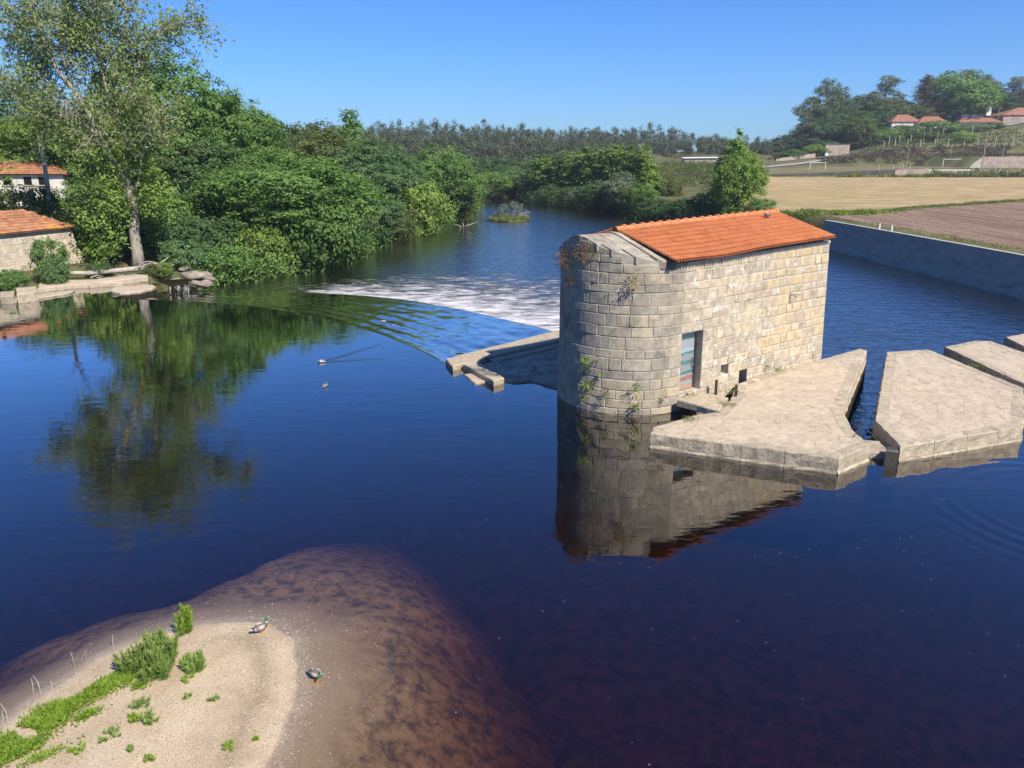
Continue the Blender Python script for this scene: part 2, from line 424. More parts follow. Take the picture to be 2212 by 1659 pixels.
def ground(x, y):
    x = np.asarray(x, float); y = np.asarray(y, float)
    # left bank
    zl = 0.12 + 0.10 * np.clip(-x - 29.5 + np.clip(y - 50, -3, 40) * 0.25, 0, 60) + np.clip(y - 58, 0, 40) * 0.03
    zl = np.where(x < 0, zl, 0)
    # right flat, pitch and hill
    zf = 1.62 + np.clip(y - 85, 0, 500) * 0.0045
    vine = sstep(150, 240, y) * (1 - sstep(58, 72, x)) * 3.0
    P_ = np.interp(x, [50, 74, 117, 138], [2.4, 3.0, 4.6, 4.7])
    A_ = np.interp(x, [50, 100, 124, 138, 200, 300], [3.2, 5.2, 8, 10.3, 11.3, 14])
    B_ = np.interp(x, [50, 100, 130, 160, 205, 300], [4, 7, 11, 17.3, 20.8, 26])
    C_ = np.interp(x, [-60, 60, 110, 140, 170, 220, 400], [4, 4, 5, 13, 25, 30, 45])
    t1 = sstep(267, 285, y); t2 = np.clip((y - 287) / 43, 0, 1); t3 = np.clip((y - 332) / 90, 0, 1)
    zh = P_ + (A_ - P_) * t1 + (B_ - A_) * t2 + (C_ - B_) * t3
    up = sstep(241.5, 243, y) * sstep(137.5, 139, x)
    zh = np.maximum(zh, 7.9 * up)
    inh = sstep(226.2, 227.4, y) * sstep(64, 74, x)
    zr = (zf + vine) * (1 - inh) + zh * inh
    s = sstep(-8, 8, x + np.clip(y - 150, 0, 100) * 0.2)
    z = zl * (1 - s) + zr * s
    # far wooded rise
    far = sstep(230, 420, y) * (1 - sstep(90, 130, x))
    z = z + far * (3.5 + 3.0 * fbm(x * 0.012, y * 0.01 + 3))
    z = z * (1 - .8 * sstep(430, 600, y)) + sstep(430, 900, y) * 4
    # river cut
    dp = sdist(x, y, POOL); dl = sdist(x, y, LOWER)
    wl = sstep(1.2, -1.2, dl); z = z * (1 - wl) + -2.6 * wl
    wp = sstep(1.0, -1.0, dp); z = z * (1 - wp) + -2.5 * wp
    dw = np.minimum(sdist(x, y, CREST + LIP[::-1]), sdist(x, y, [(-3, 29), (3, 37), (20, 40), (34, 47), (36, 43), (22, 29), (10, 18), (4, 20), (2, 27)]))
    ww = sstep(1.2, -0.2, dw); z = z * (1 - ww) + -2.6 * ww
    z = np.where(dl < 3, np.minimum(z, -0.7 + np.clip(dl, -5, 3) * 0.75), z) if False else z
    return z + 0.12 * (fbm(x * 0.35, y * 0.35) - 0.5)
def gz(x, y): return float(ground(np.array([x]), np.array([y]))[0])

def axis(*segs):
    out = []
    for a, b, st in segs: out.append(np.arange(a, b, st))
    return np.concatenate(out)
def grid_faces(ny, nx, keep=None):
    i = np.arange(ny - 1)[:, None] * nx + np.arange(nx - 1)[None, :]
    F = np.stack([i, i + 1, i + nx + 1, i + nx], -1).reshape(-1, 4)
    return F if keep is None else F[keep.ravel()]

# ------------------------------------------------------------------ terrain
m, nt, out = _mat('bank_ground')
n1 = noise(nt, posn(nt), 0.18, 6, 0.6); n2 = noise(nt, posn(nt), 1.3, 6, 0.65)
c = ramp(nt, n1, [(0.3, (0.055, 0.072, 0.022)), (0.5, (0.105, 0.115, 0.04)), (0.68, (0.19, 0.165, 0.075))])
c = mixc(nt, ramp(nt, n2, [(0.48, (0, 0, 0)), (0.66, (1, 1, 1))]), c, (0.135, 0.11, 0.07))
zz = nd(nt, 'ShaderNodeSeparateXYZ', i_0=posn(nt)).outputs[2]; mr = nd(nt, 'ShaderNodeMapRange', i_Value=zz); mr.inputs[1].default_value = -0.9; mr.inputs[2].default_value = -1.3
c = mixc(nt, mr.outputs[0], c, ramp(nt, n2, [(0.35, (0.07, 0.048, 0.03)), (0.65, (0.16, 0.11, 0.07))]))
b = nd(nt, 'ShaderNodeBsdfPrincipled'); nt.links.new(c, b.inputs[0]); b.inputs['Roughness'].default_value = 1; b.inputs['Specular IOR Level'].default_value = 0.1
nt.links.new(bump(nt, n2, 0.25), b.inputs['Normal']); nt.links.new(b.outputs[0], out.inputs[0])
M['ground'] = m
xs = axis((-900, -140, 19), (-140, -50, 4), (-50, 45, 0.8), (45, 240, 3), (240, 900, 20))
ys = axis((-80, -5, 8), (-5, 15, 1.5), (15, 110, 0.8), (110, 440, 2.4), (440, 1500, 35))
X, Y = np.meshgrid(xs, ys)
Z = ground(X, Y)
me = npmesh('terrain', np.stack([X, Y, Z], -1).reshape(-1, 3), grid_faces(len(ys), len(xs)), None, M['ground'], True)
tag(link('terrain', me), kind='structure')

def sheet(name, poly, mat, off=0.05, st=2.0, label=None):
    P = np.array(poly); x = np.arange(P[:, 0].min(), P[:, 0].max() + st, st); y = np.arange(P[:, 1].min(), P[:, 1].max() + st, st)
    X, Y = np.meshgrid(x, y); cx = (X[:-1, :-1] + X[1:, 1:]) / 2; cy = (Y[:-1, :-1] + Y[1:, 1:]) / 2
    keep = sdist(cx, cy, poly) < 0
    Z = ground(X, Y) + off
    me = npmesh(name, np.stack([X, Y, Z], -1).reshape(-1, 3), grid_faces(len(y), len(x), keep), None, mat, True)
    return tag(link(name, me), kind='structure')

# straw field, ploughed field, road, pitch
m, nt, out = _mat('cut_straw')
n1 = noise(nt, posn(nt, (0.35, 1.6, 1), (0, 0, 0.12)), 0.5, 7, 0.7, 0.6); n2 = noise(nt, posn(nt), 0.05, 3)
c = ramp(nt, n1, [(0.34, (0.22, 0.155, 0.07)), (0.5, (0.40, 0.295, 0.155)), (0.64, (0.58, 0.455, 0.27))])
c = mixc(nt, ramp(nt, n2, [(0.45, (0, 0, 0)), (0.7, (0.6, 0.6, 0.6))]), c, (0.33, 0.275, 0.10))
b = nd(nt, 'ShaderNodeBsdfPrincipled'); nt.links.new(c, b.inputs[0]); b.inputs['Roughness'].default_value = 1; b.inputs['Specular IOR Level'].default_value = 0.1
nt.links.new(bump(nt, n1, 0.5), b.inputs['Normal']); nt.links.new(b.outputs[0], out.inputs[0])
m2, nt, out = _mat('ploughed_soil')
n1 = noise(nt, posn(nt, (1.0, 0.07, 1), (0, 0, -0.03)), 0.9, 5, 0.6); n2 = noise(nt, posn(nt), 2.6, 6, 0.7)
c = ramp(nt, n2, [(0.36, (0.19, 0.125, 0.085)), (0.5, (0.29, 0.20, 0.14)), (0.64, (0.385, 0.275, 0.20))])
c = mixc(nt, ramp(nt, n1, [(0.42, (.75, .75, .75)), (0.56, (0, 0, 0))]), c, (0.18, 0.115, 0.078))
b = nd(nt, 'ShaderNodeBsdfPrincipled'); nt.links.new(c, b.inputs[0]); b.inputs['Roughness'].default_value = 1; b.inputs['Specular IOR Level'].default_value = 0.1
nt.links.new(bump(nt, mth(nt, 'MULTIPLY_ADD', n1, 0.7, mth(nt, 'MULTIPLY', n2, 0.5)), 0.5), b.inputs['Normal']); nt.links.new(b.outputs[0], out.inputs[0])
sheet('straw_field', [(34.5, 90.5), (39, 91), (53, 103), (74, 117), (100, 134), (260, 240), (260, 225.5), (74, 225.5), (60, 224), (52, 180), (44, 150), (36, 122), (30, 108), (30, 98)], m, 0.06, 1.5)
sheet('ploughed_field', [(36.2, 20), (36.2, 60), (35.0, 86.5), (40, 88), (53, 99.5), (74, 113.5), (100, 130), (260, 233), (260, 20)], m2, 0.05, 1.2)
M['road'] = surf('pale_road', [(0.26, 0.24, 0.22), (0.33, 0.31, 0.285)], 1.0, 0.95, 0.01, 6)
M['pitch'] = surf('dry_turf', [(0.105, 0.105, 0.042), (0.175, 0.155, 0.07), (0.235, 0.20, 0.10)], 0.25, 1.0, 0.1, 1.5)
M['terrace'] = surf('terrace_turf', [(0.10, 0.105, 0.04), (0.185, 0.165, 0.08), (0.25, 0.205, 0.12)], 0.2, 1.0, 0.2, 1.2)
sheet('pitch_turf', [(66, 229), (137, 229), (137, 266), (120, 268), (88, 268), (70, 262)], M['pitch'], 0.05, 1.5)
sheet('hill_terraces', [(126, 287), (240, 287), (240, 330), (196, 318), (160, 318), (135, 305)], M['terrace'], 0.05, 1.5)
def strip(name, pl, w, mat, off=0.12):
    pts = []
    for (ax, ay), (bx, by) in zip(pl[:-1], pl[1:]):
        n = max(2, int(math.hypot(bx - ax, by - ay) / 3))
        pts += [(ax + (bx - ax) * i / n, ay + (by - ay) * i / n) for i in range(n)]
    pts.append(pl[-1]); P = np.array(pts); T = np.gradient(P, axis=0); T /= np.linalg.norm(T, axis=1)[:, None]
    Nn = np.stack([-T[:, 1], T[:, 0]], 1); rows = []
    for k in (-1, -0.33, 0.33, 1):
        q = P + Nn * w / 2 * k; rows.append(np.stack([q[:, 0], q[:, 1], np.maximum(ground(q[:, 0], q[:, 1]), ground(P[:, 0], P[:, 1]) - 0.3) + off], 1))
    V = np.stack(rows, 1).reshape(-1, 3)
    return tag(link(name, npmesh(name, V, grid_faces(len(P), 4), None, mat, True)), kind='structure')
strip('hill_road', [(76, 268), (96, 276), (112, 283), (130, 288)], 3.2, M['road'], 0.25)
strip('upper_road', [(166, 318), (184, 324), (206, 330), (240, 336)], 4.0, M['road'], 0.3)

mb = MB(); vp = [(35.32, 22), (34.62, 36), (34.12, 46), (33.72, 54), (33.32, 61.5), (32.87, 69), (32.52, 75), (32.17, 80.6)]
for (ax, ay), (bx, by) in zip(vp[:-1], vp[1:]): mb.add([(ax, ay, 1.66), (ax + 4, ay, 1.66), (bx + 4, by, 1.66), (bx, by, 1.66), (ax, ay, 1.3), (bx, by, 1.3)], [(0, 1, 2, 3), (3, 5, 4, 0)])
tag(mb.build('verge_ground', M['ground']), kind='structure')
# ------------------------------------------------------------------ river bed and sandbar by the camera
BAR = [(-8.2, 7.4), (-7.52, 9.1), (-7.22, 10.06), (-6.83, 10.98), (-6.42, 11.43), (-5.79, 11.84), (-5.02, 11.98), (-4.3, 11.93), (-3.8, 11.45), (-3.5, 10.75), (-3.36, 9.9), (-3.34, 8.9), (-3.4, 6.5), (-4.5, 4.6), (-8.2, 4.6)]
def bed(x, y):
    d = sdist(x, y, BAR); d = d + 0.16 * (fbm(x * 1.1 + 3, y * 1.1) - 0.47) + 1.0 * (fbm(x * 0.45 + 1, y * 0.45 + 6, 4) - 0.47) * sstep(0.1, 1.6, d)
    left = sstep(-5.2, -8.2, x - np.clip(y - 11.2, 0, 9) * 0.12)
    o = np.clip(d, 0, 60)
    dep = (0.12 * o + (0.095 - 0.07 * sstep(11.6, 14.5, y) * sstep(1.5, -3.5, x)) * o ** 2) * (1 - left) + (0.13 * o + 0.10 * o ** 2) * left
    mound = 0.22 * sstep(0.5, 0.75, fbm(x * 0.33 + 9, y * 0.33 + 2, 3)) * sstep(0.5, 3, o)
    dep = np.clip(dep - mound, -1, 2.4)
    z = np.where(d < 0, 0.012 + 0.16 * (1 - np.exp(np.clip(d, -9, 0) * 0.65)), -dep)
    return z + 0.03 * (fbm(x * 1.8, y * 1.8) - 0.47) * sstep(0.25, -0.3, d) + 0.12 * (fbm(x * 0.9, y * 0.9) - 0.47) * sstep(0.4, 2.5, o)
def bz(x, y): return float(bed(np.array([x]), np.array([y]))[0])
xs = axis((-26, -9.5, 0.7), (-9.5, 2, 0.07), (2, 26, 0.8)); ys = axis((-6, 6, 0.6), (6, 16, 0.07), (16, 30, 0.7))
X, Y = np.meshgrid(xs, ys); Z = bed(X, Y)
m, nt, out = _mat('river_sand')
zz = nd(nt, 'ShaderNodeSeparateXYZ', i_0=posn(nt)).outputs[2]
n1 = noise(nt, posn(nt), 1.1, 5, 0.6); n2 = noise(nt, posn(nt), 38, 3, 0.6); n3 = noise(nt, posn(nt), 3.6, 10, 0.70, 0.0); n4 = noise(nt, posn(nt), 110, 2)
c = ramp(nt, n1, [(0.3, (0.40, 0.305, 0.195)), (0.55, (0.52, 0.41, 0.275)), (0.75, (0.58, 0.47, 0.33))])
c = mixc(nt, ramp(nt, n2, [(0.35, (1, 1, 1)), (0.5, (0, 0, 0))]), c, (0.30, 0.215, 0.135))
c = mixc(nt, ramp(nt, n4, [(0.62, (0, 0, 0)), (0.7, (1, 1, 1))]), c, (0.70, 0.60, 0.45))
sx_ = nd(nt, 'ShaderNodeSeparateXYZ', i_0=posn(nt)).outputs[0]
side = nd(nt, 'ShaderNodeMapRange', i_Value=sx_); side.inputs[1].default_value = -5.9; side.inputs[2].default_value = -4.6
band = ramp(nt, mth(nt, 'MULTIPLY_ADD', attr(nt, 'edge'), 0.5, 0.6), [(0.20, (0, 0, 0)), (0.33, (.75, .75, .75)), (0.42, (.25, .25, .25)), (0.50, (0, 0, 0)), (0.57, (.15, .15, .15)), (0.62, (.7, .7, .7))])
band = mth(nt, 'MULTIPLY', mth(nt, 'MULTIPLY', band, side.outputs[0]), ramp(nt, noise(nt, posn(nt), 22, 6, 0.75), [(0.36, (1, 1, 1)), (0.62, (0.25, 0.25, 0.25))]))
c = mixc(nt, band, c, (0.165, 0.12, 0.078))
low = nd(nt, 'ShaderNodeMapRange', i_Value=zz); low.inputs[1].default_value = -0.10; low.inputs[2].default_value = -0.36
silt = nd(nt, 'ShaderNodeMapRange', i_Value=zz); silt.inputs[1].default_value = 0.0; silt.inputs[2].default_value = -0.05; silt.inputs[4].default_value = 0.72
c = mixc(nt, silt.outputs[0], c, (0.225, 0.165, 0.092))
alg = mth(nt, 'MULTIPLY', low.outputs[0], ramp(nt, n3, [(0.43, (0, 0, 0)), (0.60, (.8, .8, .8))]), clamp=True)
c = mixc(nt, alg, c, (0.045, 0.033, 0.022))
b = nd(nt, 'ShaderNodeBsdfPrincipled'); nt.links.new(c, b.inputs[0]); b.inputs['Roughness'].default_value = 0.95; b.inputs['Specular IOR Level'].default_value = 0.15
nt.links.new(bump(nt, mth(nt, 'ADD', n2, mth(nt, 'MULTIPLY', n4, 0.5)), 0.012), b.inputs['Normal']); nt.links.new(b.outputs[0], out.inputs[0])
M['sand'] = m
tag(link('sandbar_and_riverbed', npmesh('sandbar_and_riverbed', np.stack([X, Y, Z], -1).reshape(-1, 3), grid_faces(len(ys), len(xs)), {'edge': (sdist(X, Y, BAR) + 0.25 * (fbm(X * 1.3, Y * 1.3) - .47)).ravel()}, m, True)), kind='structure')

# ------------------------------------------------------------------ water
def wakenodes(nt, p, P0, P1, amp, width, wl):
    """height of a thin train of ripples that trails along a line"""
    dx, dy = P1[0] - P0[0], P1[1] - P0[1]; L = math.hypot(dx, dy); dx /= L; dy /= L
    v = nd(nt, 'ShaderNodeVectorMath', operation='SUBTRACT', i_0=p); v.inputs[1].default_value = (P0[0], P0[1], 0)
    a = nd(nt, 'ShaderNodeVectorMath', operation='DOT_PRODUCT', i_0=v.outputs[0]); a.inputs[1].default_value = (dx, dy, 0)
    b = nd(nt, 'ShaderNodeVectorMath', operation='DOT_PRODUCT', i_0=v.outputs[0]); b.inputs[1].default_value = (-dy, dx, 0)
    q = mth(nt, 'DIVIDE', b.outputs['Value'], width)
    g = mth(nt, 'POWER', 2.718, mth(nt, 'MULTIPLY', mth(nt, 'MULTIPLY', q, q), -1.0))
    s = mth(nt, 'COSINE', mth(nt, 'MULTIPLY', b.outputs['Value'], 6.283 / wl))
    u = mth(nt, 'DIVIDE', a.outputs['Value'], L)
    f = ramp(nt, u, [(0.0, (0, 0, 0)), (0.05, (1, 1, 1)), (0.6, (0.7, 0.7, 0.7)), (1.0, (0, 0, 0))])
    return mth(nt, 'MULTIPLY', mth(nt, 'MULTIPLY', g, s), mth(nt, 'MULTIPLY', f, amp))

def fresnel(nt, ior, normal):
    bf = nd(nt, 'ShaderNodeNewGeometry').outputs['Backfacing']
    f = nd(nt, 'ShaderNodeFresnel'); f.inputs[0].default_value = ior; nt.links.new(normal, f.inputs[1]); return mth(nt, 'MULTIPLY', mth(nt, 'MINIMUM', mth(nt, 'MULTIPLY', f.outputs[0], 3.1), 0.93), mth(nt, 'SUBTRACT', 1.0, bf))

WIOR = 1.34
# pool: clear tea coloured water
m, nt, out = _mat('still_river_water')
p = posn(nt)
h = mth(nt, 'MULTIPLY', noise(nt, posn(nt, (0.55, 1.25, 1), (0, 0, 0.15)), 1.6, 3, 0.5), 0.0075)
h = mth(nt, 'ADD', h, mth(nt, 'MULTIPLY', noise(nt, posn(nt, (0.5, 1.5, 1), (0, 0, -0.2)), 4.5, 2, 0.5), 0.0022))
mask = ramp(nt, noise(nt, posn(nt), 0.16, 3), [(0.35, (0.35, 0.35, 0.35)), (0.65, (1, 1, 1))])
h = mth(nt, 'MULTIPLY', h, mask)
d3, d4 = W(694, 783), W(703, 835)
for a, b_, am in ((d3, W(880, 728), 0.004), (d3, W(900, 772), 0.004), (d4, W(812, 852), 0.0035), (W(700, 838), W(662, 872), 0.002)):
    h = mth(nt, 'ADD', h, wakenodes(nt, p, a, b_, am, 0.12, 0.22))
rc = W(2330, 1100)
v = nd(nt, 'ShaderNodeVectorMath', operation='DISTANCE', i_0=p); v.inputs[1].default_value = rc
ring = mth(nt, 'MULTIPLY', mth(nt, 'SINE', mth(nt, 'MULTIPLY', v.outputs['Value'], 14.0)), ramp(nt, mth(nt, 'DIVIDE', v.outputs['Value'], 8.0), [(0.2, (0, 0, 0)), (0.35, (1, 1, 1)), (0.55, (0, 0, 0))]))
h = mth(nt, 'ADD', h, mth(nt, 'MULTIPLY', ring, 0.0022))
nrm = bump(nt, h, 1.0)
tr = nd(nt, 'ShaderNodeBsdfTransparent'); tr.inputs[0].default_value = (0.97, 0.97, 0.97, 1)
gl = nd(nt, 'ShaderNodeBsdfGlossy'); gl.inputs['Roughness'].default_value = 0.015; nt.links.new(nrm, gl.inputs['Normal'])
mx = nd(nt, 'ShaderNodeMixShader'); nt.links.new(fresnel(nt, WIOR, nrm), mx.inputs[0]); nt.links.new(tr.outputs[0], mx.inputs[1]); nt.links.new(gl.outputs[0], mx.inputs[2])
nt.links.new(mx.outputs[0], out.inputs[0])
va = nd(nt, 'ShaderNodeVolumeAbsorption'); va.inputs[0].default_value = (0.70, 0.555, 0.40, 1); va.inputs[1].default_value = 1.35
nt.links.new(va.outputs[0], out.inputs['Volume'])
M['pool'] = m
mb = MB(); mb.prism(POOL[::-1], -4.5, 0.0)
tag(mb.build('pool_water', m), kind='structure')

def rough_water(name, deep, hscale, hamp, foam_col=(0.70, 0.67, 0.66), streak=(1, 1, 1), frot=0.0, body=None):
    """moving water: dark body under a clear skin, white foam where the foam attribute says"""
    m, nt, out = _mat(name)
    h = mth(nt, 'MULTIPLY', noise(nt, posn(nt, streak, (0, 0, frot)), hscale, 4, 0.55, 0.3), hamp)
    h = mth(nt, 'ADD', h, mth(nt, 'MULTIPLY', noise(nt, posn(nt), hscale * 3.7, 3, 0.5), hamp * 0.22))
    fo = attr(nt, 'foam')
    fn = noise(nt, posn(nt, (0.55, 1.3, 1), (0, 0, 0.22)), 1.0, 10, 0.78, 0.6)
    fm = mth(nt, 'SUBTRACT', fo, fn); fm = mth(nt, 'MULTIPLY_ADD', fm, 4.5, 0.36, clamp=True)
    nrm = bump(nt, mth(nt, 'ADD', h, mth(nt, 'MULTIPLY', mth(nt, 'MULTIPLY', fm, fn), 0.12)), 1.0)
    df = nd(nt, 'ShaderNodeBsdfDiffuse'); df.inputs[0].default_value = (*deep, 1); nt.links.new(nrm, df.inputs['Normal'])
    gl = nd(nt, 'ShaderNodeBsdfGlossy'); gl.inputs['Roughness'].default_value = 0.05; nt.links.new(nrm, gl.inputs['Normal'])
    mx = nd(nt, 'ShaderNodeMixShader'); nt.links.new(fresnel(nt, WIOR, nrm), mx.inputs[0]); nt.links.new(df.outputs[0], mx.inputs[1]); nt.links.new(gl.outputs[0], mx.inputs[2])
    fd = nd(nt, 'ShaderNodeBsdfDiffuse'); fd.inputs[0].default_value = (*foam_col, 1); nt.links.new(nrm, fd.inputs['Normal'])
    m2 = nd(nt, 'ShaderNodeMixShader'); nt.links.new(fm, m2.inputs[0]); nt.links.new(mx.outputs[0], m2.inputs[1]); nt.links.new(fd.outputs[0], m2.inputs[2])
    nt.links.new(m2.outputs[0], out.inputs[0])
    return m

# lower river
xs = axis((-62, -24, 3), (-24, 36, 0.28), (36, 40, 2)); ys = axis((18, 34, 0.4), (34, 62, 0.28), (62, 110, 0.8), (110, 212, 2))
X, Y = np.meshgrid(xs, ys)
cx = (X[:-1, :-1] + X[1:, 1:]) / 2; cy = (Y[:-1, :-1] + Y[1:, 1:]) / 2
keep = (sdist(cx, cy, LOWER) < 1.2)
dl = pldist(X, Y, LIP[1:])
down = sdist(X, Y, LIP + [(40, 60), (40, 260), (-60, 260), (-60, 52)]) < 0.6
thin = 0.62 + 0.38 * sstep(-19, -10, X)
foam = np.where(down, 0.12 * np.exp(-np.clip(dl - 0.6, 0, 99) / 4) + 0.495 * np.exp(-(np.clip(dl - 0.6, 0, 99) / (14 + 14 * sstep(-14, 0, X))) ** 2), 0) * thin
foam += 0.20 * np.exp(-((X - 20) ** 2 + (Y - 60) ** 2) / 60)
Z = -1.0 + 0.05 * (fbm(X * 0.8, Y * 0.8, 3) - 0.45) * (1 + 2.2 * np.exp(-dl / 5) * down)
M['river'] = rough_water('running_river_water', (0.020, 0.017, 0.011), 1.3, 0.125, streak=(0.8, 1.3, 1))
tag(link('river_water', npmesh('river_water', np.stack([X, Y, Z], -1).reshape(-1, 3), grid_faces(len(ys), len(xs), keep), {'foam': foam.ravel()}, M['river'], True)), kind='structure')

# water sliding over the weir
def resample(pl, n):
    P = np.array(pl, float); s = np.r_[0, np.cumsum(np.hypot(*np.diff(P, axis=0).T))]; t = np.linspace(0, s[-1], n)
    return np.stack([np.interp(t, s, P[:, 0]), np.interp(t, s, P[:, 1])], 1)
NT = 240
A = resample(CREST, NT); B = resample(LIP, NT)
us = np.r_[np.linspace(0, 1, 70), 1.03, 1.06, 1.1, 1.15, 1.2, 1.26]
zs = np.r_[-0.50 * np.linspace(0, 1, 70) ** 0.62, -0.55, -0.61, -0.72, -0.88, -1.0, -1.1]
rows = []; fo = []
for u, z0 in zip(us, zs):
    q = A + (B - A) * min(u, 1) + (B - A) / np.linalg.norm(B - A, axis=1)[:, None] * max(0, u - 1) * 5.0
    x, y = q[:, 0], q[:, 1]
    dcr = pldist(x, y, CREST)
    ph = dcr * 5.6 + 5.0 * fbm(x * 0.25, y * 0.25, 3) + 0.15 * x
    env = sstep(0.0, 1.2, dcr) * np.exp(-dcr / 4.0) * (0.35 + 1.2 * vnoise(x * 0.35 + 4, y * 0.35))
    z = z0 + env * (0.016 + .008 * sstep(-12, -4, x)) * np.sin(ph) + 0.085 * sstep(0, 1, dcr) * (fbm(x * 1.1, y * 0.6 + 7, 3) - 0.45)
    if u > 1: z = np.full_like(x, z0) + 0.05 * (vnoise(x * 2.0, y * 2.0) - 0.5)
    rows.append(np.stack([x, y, z], 1))
    f = np.full(len(x), 0.0) if u < 1.02 else np.full(len(x), 0.12 + (u - 1) * 1.6)
    for px_, py_, sx, sy in ((*W(505, 660, -.05)[:2], 1.3, .22), (*W(828, 686, -.05)[:2], .30, .5), (*W(850, 695, -.05)[:2], .30, .45)):
        f = np.maximum(f, 0.58 * np.exp(-((x - px_) / sx) ** 2 - ((y - py_) / sy) ** 2))
    fo.append(f)
V = np.stack(rows, 0)
M['sheetwater'] = rough_water('sliding_weir_water', (0.018, 0.016, 0.009), 1.1, 0.016, streak=(0.45, 1.3, 1), frot=0.5)
tag(link('weir_water', npmesh('weir_water', V.reshape(-1, 3), grid_faces(len(us), NT), {'foam': np.stack(fo, 0).ravel()}, M['sheetwater'], True)), kind='structure')

# ------------------------------------------------------------------ watermill
rng = random.Random(11)
MC = Vector((3.99, 25.78, 0)); MD = Vector((0.8, 0.6, 0)); MR = Vector((0.6, -0.8, 0)); RAD = 2.35; MLEN = 8.25
ARC = math.pi * RAD
RIDGE, SLOPE = 5.64, 0.335
def wall_frame(s):
    if s >= 0: return MC + MR * RAD + MD * s, MR
    if s >= -ARC:
        a = -s / RAD; n = MR * math.cos(a) - MD * math.sin(a)
        return MC + n * RAD, n
    return MC - MR * RAD + MD * (-s - ARC), -MR
def wall_pt(s, z, off=0.0):
    if s > 0: s = s * (1 - 0.009 * z)
    p, n = wall_frame(s)
    q = p + n * (off + 0.05 * max(0, 1 - z / 2.2) * (1 if s < 0.2 else 0.3))
    return (q.x, q.y, z)
def wall_top(s):
    if s >= 0: return 4.86 + 0.022 * s
    if s <= -ARC: return 4.86 + 0.022 * (-s - ARC)
    return RIDGE - SLOPE * abs(RAD * math.cos(-s / RAD))
mill = thing('watermill', 'round-nosed stone watermill with orange tiled roof standing in the river', 'mill', (MC.x, MC.y, 0))
MO = (MC.x, MC.y, 0)
OPEN = [(0.02, 1.08, 0.55, 2.58, 0.30), (2.13, 2.53, 0.85, 1.20, 0.5), (3.15, 3.60, 0.0, 0.85, 0.5)]
def in_open(s, z): return any(a < s < b and c < z < d for a, b, c, d, _ in OPEN)
# mortared core of the wall
def core(s0, s1, step, mat, name):
    sb = sorted(set([round(s0 + (s1 - s0) * i / max(1, round((s1 - s0) / step)), 4) for i in range(max(1, round((s1 - s0) / step)) + 1)] + [v for o in OPEN for v in o[:2] if s0 < v < s1]))
    mb = MB()
    for a, b in zip(sb[:-1], sb[1:]):
        ta, tb = wall_top(a), wall_top(b)
        zb = [-1.6] + [v for v in (0.0, 0.55, 0.85, 1.2, 2.58)] + [None]
        for z0, z1 in zip(zb[:-1], zb[1:]):
            if z1 is not None and in_open((a + b) / 2, (z0 + z1) / 2): continue
            mb.add([wall_pt(a, z0, -0.008), wall_pt(b, z0, -0.008), wall_pt(b, tb if z1 is None else z1, -0.008), wall_pt(a, ta if z1 is None else z1, -0.008)], [(0, 1, 2, 3)])
    if name == 'right':
        for a, b, c, d, dep in OPEN:
            e = -0.008
            for (p, q) in (((a, c), (a, d)), ((b, d), (b, c)), ((b, c), (a, c)), ((a, d), (b, d))):
                mb.add([wall_pt(*p, e), wall_pt(*q, e), wall_pt(*q, -dep - .1), wall_pt(*p, -dep - .1)], [(0, 1, 2, 3)])
        e0 = MLEN  # end gable
        pr = wall_pt(e0, 5.04, -0.03); pl_ = wall_pt(-ARC - MLEN * (1 - .045), 5.04, -0.03)
        mb.add([wall_pt(e0, -1.6, -0.03), wall_pt(-ARC - MLEN, -1.6, -0.03), pl_, tuple((Vector(pr) + Vector(pl_)) / 2 + Vector((0, 0, 0.7))), pr], [(0, 1, 2, 3, 4)])
    return mb.build('wall', mat, mill, origin=MO)
wall_nose = core(-ARC, 0.0, 0.2, M['mortar'], 'nose')
wall_side = core(0.0, MLEN, 0.6, M['palemortar'], 'right')
wall_rear = core(-ARC - MLEN, -ARC, 1.2, M['mortar'], 'left')
